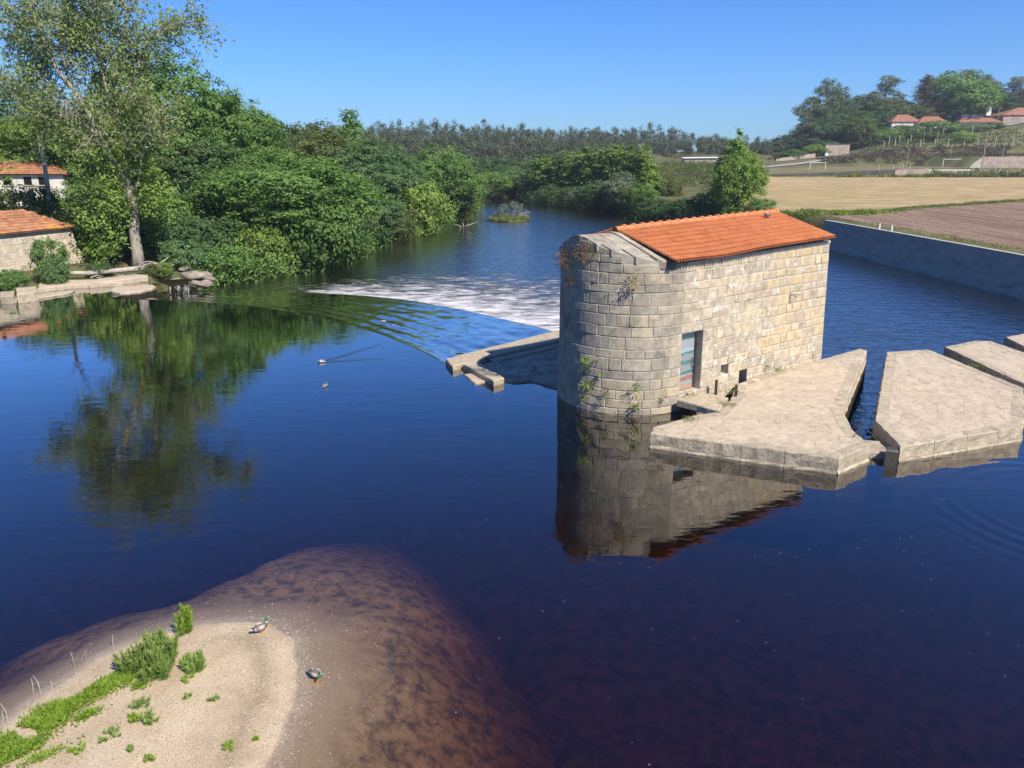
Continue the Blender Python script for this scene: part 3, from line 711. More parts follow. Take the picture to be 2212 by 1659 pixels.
# stones
COURSE = [-0.7, -0.33, 0.0, 0.25, 0.55, 0.85, 1.20, 1.48, 1.88, 2.17, 2.58, 2.90, 3.28, 3.55, 3.93, 4.20, 4.56, 4.86, 5.10, 5.46, 5.8]
def wob(s, z): return 0.075 * (float(vnoise(s * 0.55 + 3, z * 2.3)) - 0.5) if not (-0.4 < s < 3.9 and z < 2.95) else 0.0
def stone_mesh(mb, s0, s1, z0, z1, j, proud, tint, soft=0.022):
    n = max(2, int(math.ceil((s1 - s0) / (0.22 if s0 < 0 else 0.4))))
    r = rng.uniform
    c = [(s0 + j + r(0, .012), z0 + j + r(-.006, .012)), (s1 - j - r(0, .012), z0 + j + r(-.006, .012)), (s1 - j - r(0, .012), z1 - j + r(-.012, .006)), (s0 + j + r(0, .012), z1 - j + r(-.012, .006))]
    def P(u, v, off, ins):
        sa = c[0][0] + (c[1][0] - c[0][0]) * u; sb = c[3][0] + (c[2][0] - c[3][0]) * u
        za = c[0][1] + (c[1][1] - c[0][1]) * u; zb = c[3][1] + (c[2][1] - c[3][1]) * u
        tp = wall_top(sa) - 0.012
        za += wob(sa, z0); zb += wob(sb, z1)
        s_ = sa + (sb - sa) * v + (ins if u == 0 else -ins if u == 1 else 0)
        z_ = za + (zb - za) * v + (ins if v == 0 else -ins)
        return wall_pt(s_, min(z_, tp - (ins if v else 0)), off)
    V = []; F = []; k = n + 1
    pr = [proud + r(-.007, .007) for _ in range(2 * k)]
    rings = ((-0.06, 0.0, None), (proud - 0.013, 0.0, None), (0, soft, pr))
    for off, ins, pv in rings:
        V += [P(i / n, 0, pv[i] if pv else off, ins) for i in range(k)] + [P(i / n, 1, pv[k + i] if pv else off, ins) for i in range(k)]
    loop = list(range(k)) + list(range(2 * k - 1, k - 1, -1)); L = len(loop)
    for a in range(2):
        o0, o1 = a * 2 * k, (a + 1) * 2 * k
        for i in range(L):
            p, q = loop[i], loop[(i + 1) % L]
            F.append((o0 + p, o0 + q, o1 + q, o1 + p))
    o = 4 * k
    F += [(o + i, o + i + 1, o + k + i + 1, o + k + i) for i in range(n)]
    mb.add(V, F, tint)
stones = []
for k, (z0, z1) in enumerate(zip(COURSE[:-1], COURSE[1:])):
    s = -ARC - MLEN + rng.uniform(0, .3)
    while s < MLEN - 0.05:
        w = (rng.uniform(0.28, 0.6) if rng.random() < .4 else rng.uniform(.6, 1.15)) if s < 0 else rng.uniform(0.32, 0.78)
        if s > 5: w = rng.uniform(0.34, 0.62)
        e = min(s + w, MLEN)
        if MLEN - e < 0.2: e = MLEN
        if s < 0 < e: e = 0.0 if -s > 0.25 else e
        if z1 == 2.90 and -0.35 < s < 1.25: s = -0.25 if s < -0.25 else s; e = max(e, 1.4)
        for a, b, c, d, _ in OPEN:
            if z0 < d - 1e-3 and z1 > c + 1e-3:
                if s < a < e: e = a
                if a - 1e-3 <= s < b: s = b; e = max(b + 0.3, s + w)
        e = min(e, MLEN)
        if e - s > 0.12 and min(wall_top(s), wall_top(e)) - z0 > 0.08:
            stones.append((s, e, z0, z1))
        s = e
def stone_style(s, z):
    if s < -0.15:
        if z < 1.5 and rng.random() < 0.8 - z * .35: return 'lowstone', 0.004, 0.009
        return 'granite', 0.004, 0.009
    if s > 4.6 + 0.5 * math.sin(z * 3) and z > 1.3: return ('ochrestone' if rng.random() < 0.75 else 'palestone'), 0.018, 0.010
    if z > 1.5: return 'palestone', 0.003, 0.003
    return 'palestone', 0.005, 0.008
def shown(st):
    s, e, z0, z1 = st
    p, n = wall_frame((s + e) / 2); v = Vector((0, 0, H)) - Vector((p.x, p.y, (z0 + z1) / 2))
    if z1 < 0.05 or (s > 3.4 and z1 < 0.5): return 0
    return max(0, n.dot(v.normalized())) * (e - s) * (z1 - z0) / v.length_squared
order = sorted(range(len(stones)), key=lambda i: -shown(stones[i]))
rest = {}
for rank, i in enumerate(order):
    s, e, z0, z1 = stones[i]
    ms, j, proud = stone_style((s + e) / 2, (z0 + z1) / 2)
    par = wall_nose if -ARC < s < -0.01 else wall_side if s >= -0.01 else wall_rear
    if rank < 300 and shown(stones[i]) > 0:
        mb = MB(); stone_mesh(mb, s, e, z0, z1, j, proud + rng.uniform(-.006, .012), rng.random())
        mb.build('stone', M[ms], par, origin=MO)
    else:
        mb = rest.setdefault((ms, par.name), (MB(), par))[0]
        stone_mesh(mb, s, e, z0, z1, j, proud, rng.random())
for (ms, _), (mb, par) in rest.items():
    tag(mb.build('stones', M[ms], par, origin=MO), kind='stuff')
# stone cap over the rounded end
def mpt(q, t, z): p = MC + MD * q + MR * t; return (p.x, p.y, z)
ncap = 0
t0 = -2.36
while t0 < 2.34:
    t1 = min(2.36, t0 + rng.uniform(.42, .7)); t1 = 2.36 if 2.36 - t1 < .25 else t1
    qa = -math.sqrt(max(0.0, 2.39 ** 2 - max(abs(t0), abs(t1)) ** 2 * .98)) if max(abs(t0), abs(t1)) < 2.35 else -.9
    qs = [min(qa, -1.0) - .02] + ([rng.uniform(-1.75, -1.45)] if qa < -2.0 else []) + [-1.02, -.74]
    for k_, (q0, q1) in enumerate(zip(qs[:-1], qs[1:])):
        g_ = .003; lift = .045 if k_ == len(qs) - 2 else rng.uniform(-.012, .02); top = []; nq, nt_ = 4, 4
        for a in range(nq + 1):
            for b in range(nt_ + 1):
                q = q0 + g_ + (q1 - q0 - 2 * g_) * a / nq; t = t0 + g_ + (t1 - t0 - 2 * g_) * b / nt_
                lim = -math.sqrt(max(0.0, 2.40 ** 2 - t * t)); q = max(q, lim)
                edge = .010 if a in (0, nq) or b in (0, nt_) else 0
                top.append(mpt(q, t, RIDGE - SLOPE * (abs(t) if abs(t) > .3 else .15 + t * t / .6) + .03 + lift - edge + .03 * (float(fbm(np.array(q * 2.5 + 9), np.array(t * 2.5), 3)) - .45)))
        w_ = nt_ + 1; V = top + [(x, y, z - .2) for x, y, z in top]; n2_ = len(top); F = [(a * w_ + b, a * w_ + b + 1, (a + 1) * w_ + b + 1, (a + 1) * w_ + b) for a in range(nq) for b in range(nt_)]
        rim = [b for b in range(w_)] + [a * w_ + nt_ for a in range(1, nq + 1)] + [nq * w_ + b for b in range(nt_ - 1, -1, -1)] + [a * w_ for a in range(nq - 1, 0, -1)]
        F += [(rim[i_], n2_ + rim[i_], n2_ + rim[(i_ + 1) % len(rim)], rim[(i_ + 1) % len(rim)]) for i_ in range(len(rim))]
        mb = MB(); mb.add(V, F, rng.uniform(.1, .6)); mb.build('cap_stone', M['granite'], mill, origin=MO)
    t0 = t1
mb = MB(); V = [mpt(-2.3 * math.sin(math.pi * k / 24), 2.3 * math.cos(math.pi * k / 24), RIDGE - SLOPE * 2.3 * abs(math.cos(math.pi * k / 24)) - .02) for k in range(25)] + [mpt(-.74, 0, RIDGE - .03), mpt(0, 0, RIDGE - .03)]
mb.add(V, [(k, k + 1, 25) for k in range(24)]); mb.build('cap_bed', M['mortar'], mill, origin=MO)
# roof
EAVE_T, RZ, RS, RQ = 2.60, 5.72, 0.285, 0.025
SL = math.sqrt(EAVE_T ** 2 + (EAVE_T * RS) ** 2); ROWS, COLS = 9, 30
Q0, Q1 = -0.80, 7.75; TW = (Q1 - Q0) / COLS; TL = SL / ROWS
def roof_pt(q, t, lift=0.0):
    sag = -0.085 * math.exp(-((q - 1.3) / 1.5) ** 2) * (abs(t) / EAVE_T) ** 2
    return mpt(q, t, RZ + RQ * q - RS * abs(t) + sag + lift)
mb = MB()
for sgn in (1, -1):
    mb.add([roof_pt(Q0, 0, -.05), roof_pt(Q1, 0, -.05), roof_pt(Q1, sgn * (EAVE_T - .04), -.05), roof_pt(Q0, sgn * (EAVE_T - .04), -.05),
            roof_pt(Q0, 0, -.13), roof_pt(Q1, 0, -.13), roof_pt(Q1, sgn * (EAVE_T - .2), -.13), roof_pt(Q0, sgn * (EAVE_T - .2), -.13)],
           [(0, 1, 2, 3), (7, 6, 5, 4), (0, 3, 7, 4), (1, 5, 6, 2), (3, 2, 6, 7)])
roof = mb.build('roof', M['darkbark'], mill, origin=MO)  # deck coloured dark to stand in for shade beneath the tile ends
prof = []
for b in range(2):
    x0 = b * TW / 2
    for i in range(7):
        a = math.pi * i / 6
        prof.append((x0 + TW / 2 * (0.31 - 0.27 * math.cos(a)), 0.006 + 0.088 * math.sin(a) ** .8))
    prof.append((x0 + TW / 2 * 0.80, -0.012))
prof.append((TW * 0.995, 0.012))
mb = MB(); npf = len(prof)
V = [(x, 0, z) for x, z in prof] + [(x, TL * 1.10, z + 0.022) for x, z in prof] + [(x, TL * 1.10, z + 0.008) for x, z in prof]
F = [(i, npf + i, npf + i + 1, i + 1) for i in range(npf - 1)] + [(npf + i, 2 * npf + i, 2 * npf + i + 1, npf + i + 1) for i in range(npf - 1)]
mb.add(V, F)
tile_me = None
DN = (MR * 1.0 + Vector((0, 0, -RS))).normalized(); DNL = (-MR + Vector((0, 0, -RS))).normalized()
far = MB()
for sgn, dn in ((1, DN), (-1, DNL)):
    ax = MD if sgn > 0 else -MD
    nz = ax.cross(dn)
    if nz.z < 0: nz = -nz
    for r_ in range(ROWS):
        for c_ in range(COLS):
            q = Q0 + TW * c_ if sgn > 0 else Q0 + TW * (c_ + 1)
            o = Vector(roof_pt(q, sgn * EAVE_T * r_ / ROWS, 0.0)) - Vector(MO)
            tl = rng.uniform(-.004, .004)
            if sgn > 0:
                mat4 = Matrix((ax, dn, nz)).transposed().to_4x4(); mat4.translation = o + nz * (rng.uniform(0, .006))
                if tile_me is None:
                    ob = mb.build('roof_tile', M['tile'], roof); tile_me = ob.data
                else: ob = link('roof_tile', tile_me, roof)
                ob.matrix_local = mat4 @ Matrix.Rotation(tl, 4, 'Z')
            else:
                far.add([tuple(o + ax * x + dn * y + nz * z) for x, y, z in V], F)
tag(far.build('roof_tiles', M['tile'], roof), kind='stuff')
NRT = 20; LT = (Q1 - Q0) / NRT; rt_me = None
for i in range(NRT):
    if rt_me is None:
        mb = MB(); secs = []
        for x, rr in ((0, .125), (LT * .82, .135), (LT * .86, .165), (LT * 1.0, .175), (LT * 1.04, .16)):
            secs.append([(x, rr * math.cos(math.pi * k / 10) * 1.25, rr * math.sin(math.pi * k / 10) * 1.05 - .02) for k in range(11)])
        nn = 11
        mb.add([p for s_ in secs for p in s_], [(a * nn + k, (a + 1) * nn + k, (a + 1) * nn + k + 1, a * nn + k + 1) for a in range(4) for k in range(10)])
        ob = mb.build('ridge_tile', M['ridgetile'], roof); rt_me = ob.data
    else: ob = link('ridge_tile', rt_me, roof)
    p = Vector(mpt(Q0 + LT * i - .02, 0, RZ + RQ * (Q0 + LT * i))) - Vector(MO)
    ob.location = p; ob.rotation_euler = (0, -RQ + rng.uniform(-.01, .01), math.atan2(MD.y, MD.x))
mb = MB()
for sgn in (1,):
    mb.add([roof_pt(Q0, .15, .03), roof_pt(Q1, .15, .03), roof_pt(Q1, .25, .035), roof_pt(Q0, .25, .035), roof_pt(Q0, .25, 0), roof_pt(Q1, .25, 0)], [(0, 1, 2, 3), (3, 2, 5, 4)])
mb.build('ridge_mortar', M['mortar'], roof, origin=MO)
mb = MB()   # pale cement line under the eave
mb.add([wall_pt(0, 4.74, .025), wall_pt(MLEN, 4.93, .025), wall_pt(MLEN, 5.03, .03), wall_pt(0, 4.83, .03), wall_pt(0, 4.83, -.2), wall_pt(MLEN, 5.03, -.2)], [(0, 1, 2, 3), (3, 2, 5, 4)])
mb.build('eave_cement', M['palemortar'], mill, origin=MO)
# door
m, nt, out = _mat('flaking_painted_steel')
sx = nd(nt, 'ShaderNodeSeparateXYZ', i_0=posn(nt)); zc = sx.outputs[2]
zz = mth(nt, 'ADD', zc, mth(nt, 'MULTIPLY', mth(nt, 'SUBTRACT', noise(nt, posn(nt), 4.5, 6, 0.7), 0.5), 0.22))
u = mth(nt, 'DIVIDE', mth(nt, 'SUBTRACT', zz, 0.55), 2.03)
G1, G2, TE, LB, RD, OR = (0.27, 0.30, 0.31), (0.22, 0.245, 0.25), (0.07, 0.17, 0.145), (0.30, 0.36, 0.39), (0.30, 0.13, 0.09), (0.38, 0.235, 0.16)
c = ramp(nt, u, [(0, OR), (.10, G1), (.16, RD), (.235, LB), (.26, TE), (.32, G2), (.43, TE), (.50, G2), (.60, TE), (.64, LB), (.70, G1), (.84, TE), (.875, LB)], 'CONSTANT')
c = mixc(nt, ramp(nt, noise(nt, posn(nt), 14, 5, 0.7), [(0.57, (0, 0, 0)), (0.66, (1, 1, 1))]), c, (0.30, 0.37, 0.36))
b = nd(nt, 'ShaderNodeBsdfPrincipled'); nt.links.new(c, b.inputs[0]); b.inputs['Roughness'].default_value = 0.55
nt.links.new(b.outputs[0], out.inputs[0])
mb = MB()
dd = -0.27
dv = [wall_pt(a, z, o) for o in (dd, dd - .05) for a, z in ((0.04, .58), (0.98, .58), (0.98, 2.54), (0.04, 2.54))]
mb.add(dv, [(0, 1, 2, 3), (7, 6, 5, 4), (0, 4, 5, 1), (1, 5, 6, 2), (2, 6, 7, 3), (3, 7, 4, 0)])
door = tag(mb.build('door', m, mill, origin=MO), 'flaking teal, grey and red painted steel door')
mb = MB(); mb.tube([wall_pt(.86, 1.62, dd + .0), wall_pt(.86, 1.62, dd + .05), wall_pt(.86, 1.38, dd + .05), wall_pt(.86, 1.38, dd)], .011, 6)
mb.build('handle', M['iron'], door, origin=MO)
mb = MB(); mb.tube([wall_pt(.88, 1.36, dd + .03), wall_pt(.95, 1.20, dd + .05), wall_pt(1.04, 1.05, dd + .06)], .012, 5)
mb.build('chain', M['iron'], door, origin=MO)
mb = MB()
mb.add([wall_pt(a, z, -0.34) for a, z in ((0.0, .5), (1.1, .5), (1.1, 2.62), (0.0, 2.62))], [(0, 1, 2, 3)])
for a, b_, c_, d_, dep in OPEN[1:]:
    mb.add([wall_pt(a, z, -dep - .09) for a, z in ((a - .02, c_ - .02), (b_ + .02, c_ - .02), (b_ + .02, d_ + .02), (a - .02, d_ + .02))], [(0, 1, 2, 3)])
mb.build('recess_back', M['darkhole'], mill, origin=MO)
mb = MB()
mb.tube([wall_pt(5.86, 2.95, .03), wall_pt(5.84, 3.28, .04), wall_pt(6.36, 3.20, .10)], .012, 5)
mb.build('wall_bracket', M['iron'], mill, origin=MO)

# ------------------------------------------------------------------ voronoi paving
def clip(poly, nx, ny, d):
    out_ = []
    for i in range(len(poly)):
        a, b = poly[i], poly[(i + 1) % len(poly)]
        fa = a[0] * nx + a[1] * ny - d; fb = b[0] * nx + b[1] * ny - d
        if fa <= 0: out_.append(a)
        if (fa < 0) != (fb < 0) and abs(fa - fb) > 1e-12:
            t = fa / (fa - fb); out_.append((a[0] + (b[0] - a[0]) * t, a[1] + (b[1] - a[1]) * t))
    return out_
def area(p): return 0.5 * sum(p[i][0] * p[(i + 1) % len(p)][1] - p[(i + 1) % len(p)][0] * p[i][1] for i in range(len(p)))
def flagcells(poly, sp, rg, ang=0.0, asp=1.5):
    ca, sa = math.cos(ang), math.sin(ang)
    loc = [((x * ca + y * sa) / asp, -x * sa + y * ca) for x, y in poly]
    xs_ = [p[0] for p in loc]; ys_ = [p[1] for p in loc]; pts = []
    y = min(ys_) - sp
    r_ = 0
    while y < max(ys_) + sp:
        x = min(xs_) - sp + (sp / 2 if r_ % 2 else 0)
        while x < max(xs_) + sp:
            pts.append((x + rg.uniform(-.42, .42) * sp, y + rg.uniform(-.42, .42) * sp)); x += sp
        y += sp; r_ += 1
    cells = []
    for i, (px, py) in enumerate(pts):
        c = loc
        for j, (qx, qy) in enumerate(pts):
            if i == j or abs(qx - px) > 2.6 * sp or abs(qy - py) > 2.6 * sp: continue
            nx, ny = qx - px, qy - py
            c = clip(c, nx, ny, (qx * qx + qy * qy - px * px - py * py) / 2)
            if len(c) < 3: break
        if len(c) < 3: continue
        cells.append([(x * asp * ca - y_ * sa, x * asp * sa + y_ * ca) for x, y_ in c])
    return [c for c in cells if abs(area(c)) > 0.12 * sp * sp]
def inset(poly, d):
    if area(poly) < 0: poly = poly[::-1]
    n = len(poly); o = []
    for i in range(n):
        a, b, c = Vector((*poly[i - 1], 0)), Vector((*poly[i], 0)), Vector((*poly[(i + 1) % n], 0))
        e1, e2 = (b - a).normalized(), (c - b).normalized()
        n1, n2 = Vector((-e1.y, e1.x, 0)), Vector((-e2.y, e2.x, 0))
        k = n1 + n2; k = k / max(0.35, k.length_squared) * 2 / 2 * 1.0
        p = b + (n1 + n2) * (d / max(0.3, 1 + n1.dot(n2)))
        o.append((p.x, p.y))
    return poly, o
def flag(mb, cell, z0, z1, gap, tint, rg):
    cx = sum(p[0] for p in cell) / len(cell); cy = sum(p[1] for p in cell) / len(cell)
    def sh(g, z, jz=0):
        o = []
        for x, y in cell:
            d = math.hypot(x - cx, y - cy) + 1e-6; k = max(0.3, 1 - g / d)
            o.append((cx + (x - cx) * k, cy + (y - cy) * k, z + rg.uniform(-jz, jz)))
        return o
    n = len(cell); V = sh(gap, z0) + sh(gap, z1 - .004) + sh(gap + .025, z1, .003)
    F = [(a * n + i, a * n + (i + 1) % n, (a + 1) * n + (i + 1) % n, (a + 1) * n + i) for a in range(2) for i in range(n)] + [tuple(range(2 * n, 3 * n))]
    mb.add(V, F, tint)
def pier(name, label, cat, poly, zt, zb=-2.4, sp=0.42, seed=1, bl=1.3, bw=0.34, ang=0.0, rough=0.028, cap=300, flags=True):
    rg = random.Random(seed)
    outer, inner = inset(poly, bw)
    ox, oy = outer[0]
    root = thing(name, label, cat, (ox, oy, 0)); org = (ox, oy, 0)
    _, body = inset(outer, 0.06)
    mb = MB(); mb.prism(body, zb, zt - 0.006); core_ = mb.build('body', M['pavemortar'], root, origin=org)
    n = len(outer)
    for i in range(n):
        a, b = Vector((*outer[i], 0)), Vector((*outer[(i + 1) % n], 0)); c, d = Vector((*inner[i], 0)), Vector((*inner[(i + 1) % n], 0))
        L = (b - a).length; k = max(1, round(L / bl)); cuts = [0] + sorted(min(.92, max(.08, (j + rg.uniform(-.25, .25)) / k)) for j in range(1, k)) + [1]
        nrm = Vector(((b - a).y, -(b - a).x, 0)).normalized()
        for t0, t1 in zip(cuts[:-1], cuts[1:]):
            for (z0, z1, pro) in ((0.10, zt, 0.0), (zb, 0.09, 0.035)):
                g = 0.008 / max(L, .1); ns = max(2, int((t1 - t0) * L / 0.22)); nzv = 3 if z0 > 0 else 3
                zz_ = [z0, z0 + (z1 - z0) * .5, z1 - .035, z1] if z0 > 0 else [z0, -0.35, z1 - .06, z1]
                V = []; F = []; w = ns + 1
                tb_ = rg.uniform(-.006, .008)
                for ri, z in enumerate(zz_):
                    for s_ in range(w):
                        t = (t0 + g) + (t1 - t0 - 2 * g) * s_ / ns
                        end = 0.6 if (s_ in (0, ns) and 0 < t0 + s_ * 0 ) else 1
                        offn = pro + rg.uniform(-rough, rough * .6) * (0.4 if s_ in (0, ns) else 1) - (0.025 if ri == 3 else 0)
                        p = a.lerp(b, t) + nrm * offn
                        V.append((p.x, p.y, z + (tb_ + rg.uniform(-.006, .006) if ri == 3 else 0)))
                for s_ in range(w):
                    t = (t0 + g) + (t1 - t0 - 2 * g) * s_ / ns; p = c.lerp(d, t)
                    V.append((p.x, p.y, z1 + tb_))
                for s_ in range(w):
                    t = (t0 + g) + (t1 - t0 - 2 * g) * s_ / ns; p = c.lerp(d, t)
                    V.append((p.x, p.y, z0))
                rws = 6
                F = [(r_ * w + s_, r_ * w + s_ + 1, (r_ + 1) * w + s_ + 1, (r_ + 1) * w + s_) for r_ in range(rws - 1) for s_ in range(ns)]
                F += [tuple(r_ * w for r_ in range(rws)), tuple(r_ * w + ns for r_ in range(rws - 1, -1, -1))]
                mb = MB(); mb.add(V, F, rg.random()); mb.build('block', M['pierblock'], root, origin=org)
    if flags:
        cells = sorted(flagcells(inner, sp, rg, ang), key=lambda c: -abs(area(c)) / (sum(p[1] for p in c) / len(c)) ** 2)
        left = MB()
        for i, c in enumerate(cells):
            if i < cap:
                mb = MB(); flag(mb, c, zt - .06, zt + rg.uniform(-.004, .006), rg.uniform(.006, .014), rg.random(), rg)
                mb.build('flagstone', M['pavestone'], core_, origin=org)
            else: flag(left, c, zt - .06, zt + rg.uniform(-.006, .012), .02, rg.random(), rg)
        if left.n: tag(left.build('flagstones', M['pavestone'], core_, origin=org), kind='stuff')
    return root
ZP = 0.47
P1 = [(3.93, 20.54), (8.5, 18.62), (9.73, 19.55), (9.81, 20.93), (10.24, 22.62), (14.36, 30.2), (14.2, 30.55), (12.25, 29.0), (8.6, 26.25), (7.75, 25.45), (7.0, 23.55), (6.3, 22.4), (5.45, 22.04), (4.05, 20.98)]
pier('mill_pier', 'paved stone pier running along the foot of the watermill wall', 'pier', P1, ZP, seed=3, sp=.40, ang=.7)
P2 = [(10.5, 19.45), (14.9, 21.1), (17.35, 24.95), (16.95, 30.1), (16.8, 30.35), (15.04, 29.97), (10.78, 21.6)]
pier('sluice_pier', 'wide paved stone pier across the sluice gap from the mill pier', 'pier', P2, ZP, seed=5, sp=.42, ang=.9)
P3 = [(17.62, 25.3), (20.6, 28.9), (20.35, 31.9), (19.7, 31.95), (17.8, 30.8)]
pier('narrow_pier', 'narrower paved pier behind the wide one, cut by the picture edge', 'pier', P3, ZP, seed=7, sp=.45, ang=.9)
P4 = [(21.1, 30.7), (36.0, 43.0), (35.0, 45.5), (22.7, 33.3), (21.4, 32.6)]
pier('far_pier', 'last paved pier whose corner just shows at the picture edge', 'pier', P4, ZP, seed=9, sp=.6, ang=.9, cap=120)

def slab(name, label, cat, poly, z0, z1, mat, parent=None, group=None, rough=.02, seed=1):
    rg = random.Random(seed); P = []
    for i in range(len(poly)):
        a, b = poly[i], poly[(i + 1) % len(poly)]; k = max(1, int(math.hypot(b[0] - a[0], b[1] - a[1]) / .35))
        for j in range(k): P.append((a[0] + (b[0] - a[0]) * j / k + rg.uniform(-rough, rough), a[1] + (b[1] - a[1]) * j / k + rg.uniform(-rough, rough)))
    if area(P) < 0: P = P[::-1]
    _, I = inset(P, .03)
    ox, oy = P[0]; n = len(P); mb = MB()
    V = [(x, y, z0) for x, y in P] + [(x, y, z1 - .035) for x, y in P] + [(x, y, z1 + rg.uniform(-.008, .008)) for x, y in I]
    F = [tuple(range(n - 1, -1, -1)), tuple(range(2 * n, 3 * n))] + [(a * n + i, a * n + (i + 1) % n, (a + 1) * n + (i + 1) % n, (a + 1) * n + i) for a in range(2) for i in range(n)]
    mb.add(V, F, rg.random())
    o = mb.build(name, mat, parent, origin=(ox, oy, z0))
    o.location = (ox, oy, z0)
    if label: tag(o, label, cat, group)
    return o
slab('threshold_slab', 'single granite slab bridging the water in front of the mill door', 'slab', [(5.30, 23.52), (6.25, 24.36), (7.0, 23.72), (6.32, 22.38)], .30, .52, M['pierblock'], seed=4)
slab('sluice_sill', 'low stone sill closing the gap between the two nearest piers', 'sill', [(9.72, 19.75), (10.62, 19.62), (10.85, 20.5), (9.9, 20.75)], -1.3, .20, M['pierblock'], seed=6)
o = slab('sluice_board', 'dark broken sluice board at the near corner of the wide pier', 'board', [(10.12, 19.35), (10.44, 19.28), (10.56, 19.62), (10.2, 19.72)], -.6, .40, M['wet'], seed=8, rough=.05)
for i, (x, y, lb) in enumerate(((6.78, 24.52, 'rusty iron post stub beside the mill door jamb'), (7.28, 23.95, 'rusty iron post stub at the edge of the mill pier'))):
    mb = MB(); mb.box((0, 0, .2), (.06, .04, .52)); mb.box((0.045, 0, .2), (.012, .07, .52))
    tag(mb.build('iron_post', M['iron']), lb, 'post', 'iron post stubs by the mill door').location = (x, y, .42)
mb = MB(); mb.tube([(0, 0, 0), (.0, -.02, .07), (.10, -.05, .09), (.13, -.06, .02)], .014, 6)
tag(mb.build('mooring_ring', M['iron']), 'small bent iron hook on the mill pier above the sill', 'hook').location = (9.55, 20.2, .48)

# weir end: ledge, kerb and paved floor in the shade of the mill
def floor_of(name, label, cat, poly, zt, sp, seed, zb=-1.6, matb='mortar', mats='granite'):
    rg = random.Random(seed); ox, oy = poly[0]
    root = thing(name, label, cat, (ox, oy, 0)); org = (ox, oy, 0)
    if area(poly) < 0: poly = poly[::-1]
    mb = MB(); mb.prism(poly, zb, zt - .02); bo = mb.build('body', M[matb], root, origin=org)
    for c in flagcells(poly, sp, rg, .8, 1.6):
        mb = MB(); flag(mb, c, zt - .1, zt + rg.uniform(-.02, .02), rg.uniform(.012, .03), rg.random(), rg); mb.build('flagstone', M[mats], bo, origin=org)
    return root
floor_of('paved_floor', 'shaded flagstone floor between the weir ledge and the mill', 'paving', [(-1.15, 29.6), (0.6, 31.1), (3.6, 33.9), (4.4, 30.6), (2.6, 28.3), (1.75, 26.3), (.7, 27.3), (.1, 27.15), (-.25, 27.25)], .07, .52, 21)
LED = [(-2.66, 29.86), (2.9, 35.95), (3.3, 34.2), (-1.0, 30.2), (-1.34, 29.5), (-1.95, 29.1), (-2.3, 28.62)]
slab('weir_ledge', 'long pale stone ledge ending the weir beside the mill', 'ledge', LED, -1.6, .22, M['pierblock'], seed=12)
slab('ledge_step', 'lower shaded stone step along the weir ledge', 'step', [(-.92, 30.05), (3.3, 34.0), (3.5, 33.6), (-.7, 29.75)], -.8, .15, M['pierblock'], seed=13)
slab('ledge_kerb', 'short stone kerb running out from the weir ledge into the pool', 'kerb', [(-1.9, 29.0), (-1.36, 29.42), (-.28, 27.05), (-.66, 26.62)], -1.5, .24, M['pierblock'], seed=14)
slab('flat_stone', 'flat pale slab lying in the water beside the kerb', 'slab', [(-1.85, 28.2), (-1.25, 28.45), (-.74, 27.35), (-1.36, 26.95)], -.5, .05, M['pavestone'], seed=15)

# ------------------------------------------------------------------ concrete river wall
wallr = thing('concrete_wall', 'long grey concrete retaining wall along the ploughed field', 'wall', (33.2, 60, -1))
pts = [(35.3, 22), (34.6, 36), (34.1, 46), (33.7, 54), (33.3, 61.5), (32.85, 69), (32.5, 75), (32.15, 80.3)]
for a, b in zip(pts[:-1], pts[1:]):
    mb = MB(); d = Vector((b[0] - a[0], b[1] - a[1], 0)); L = d.length; rz = math.atan2(d.y, d.x); c = ((a[0] + b[0]) / 2, (a[1] + b[1]) / 2)
    mb.box((c[0], c[1], -.6), (L - .03, .36, 4.56), rz)
    pn = mb.build('panel', M['concrete'], wallr, origin=(33.2, 60, -1))
    mb = MB(); n_ = Vector((-d.y, d.x, 0)).normalized() * .25
    mb.box((c[0] + n_.x, c[1] + n_.y, -1.35), (L - .02, .5, 1.0), rz); mb.build('footing', M['concrete'], pn, origin=(33.2, 60, -1))
    mb = MB(); mb.box((c[0], c[1], 1.71), (L - .015, .42, .07), rz); mb.build('coping', M['concrete'], pn, origin=(33.2, 60, -1))
for i, (x, y, lb) in enumerate(((33.0, 70.2, 'white stake on the concrete wall, farther of the two'), (33.2, 68.3, 'white stake on the concrete wall, nearer of the two'))):
    mb = MB(); mb.box((0, 0, .22), (.11, .11, .5), taper=.8); mb.box((0, 0, .50), (.08, .08, .08), taper=.3)
    tag(mb.build('white_stake', M['whitepaint']), lb, 'stake', 'white stakes on the concrete wall').location = (x, y, 1.70)

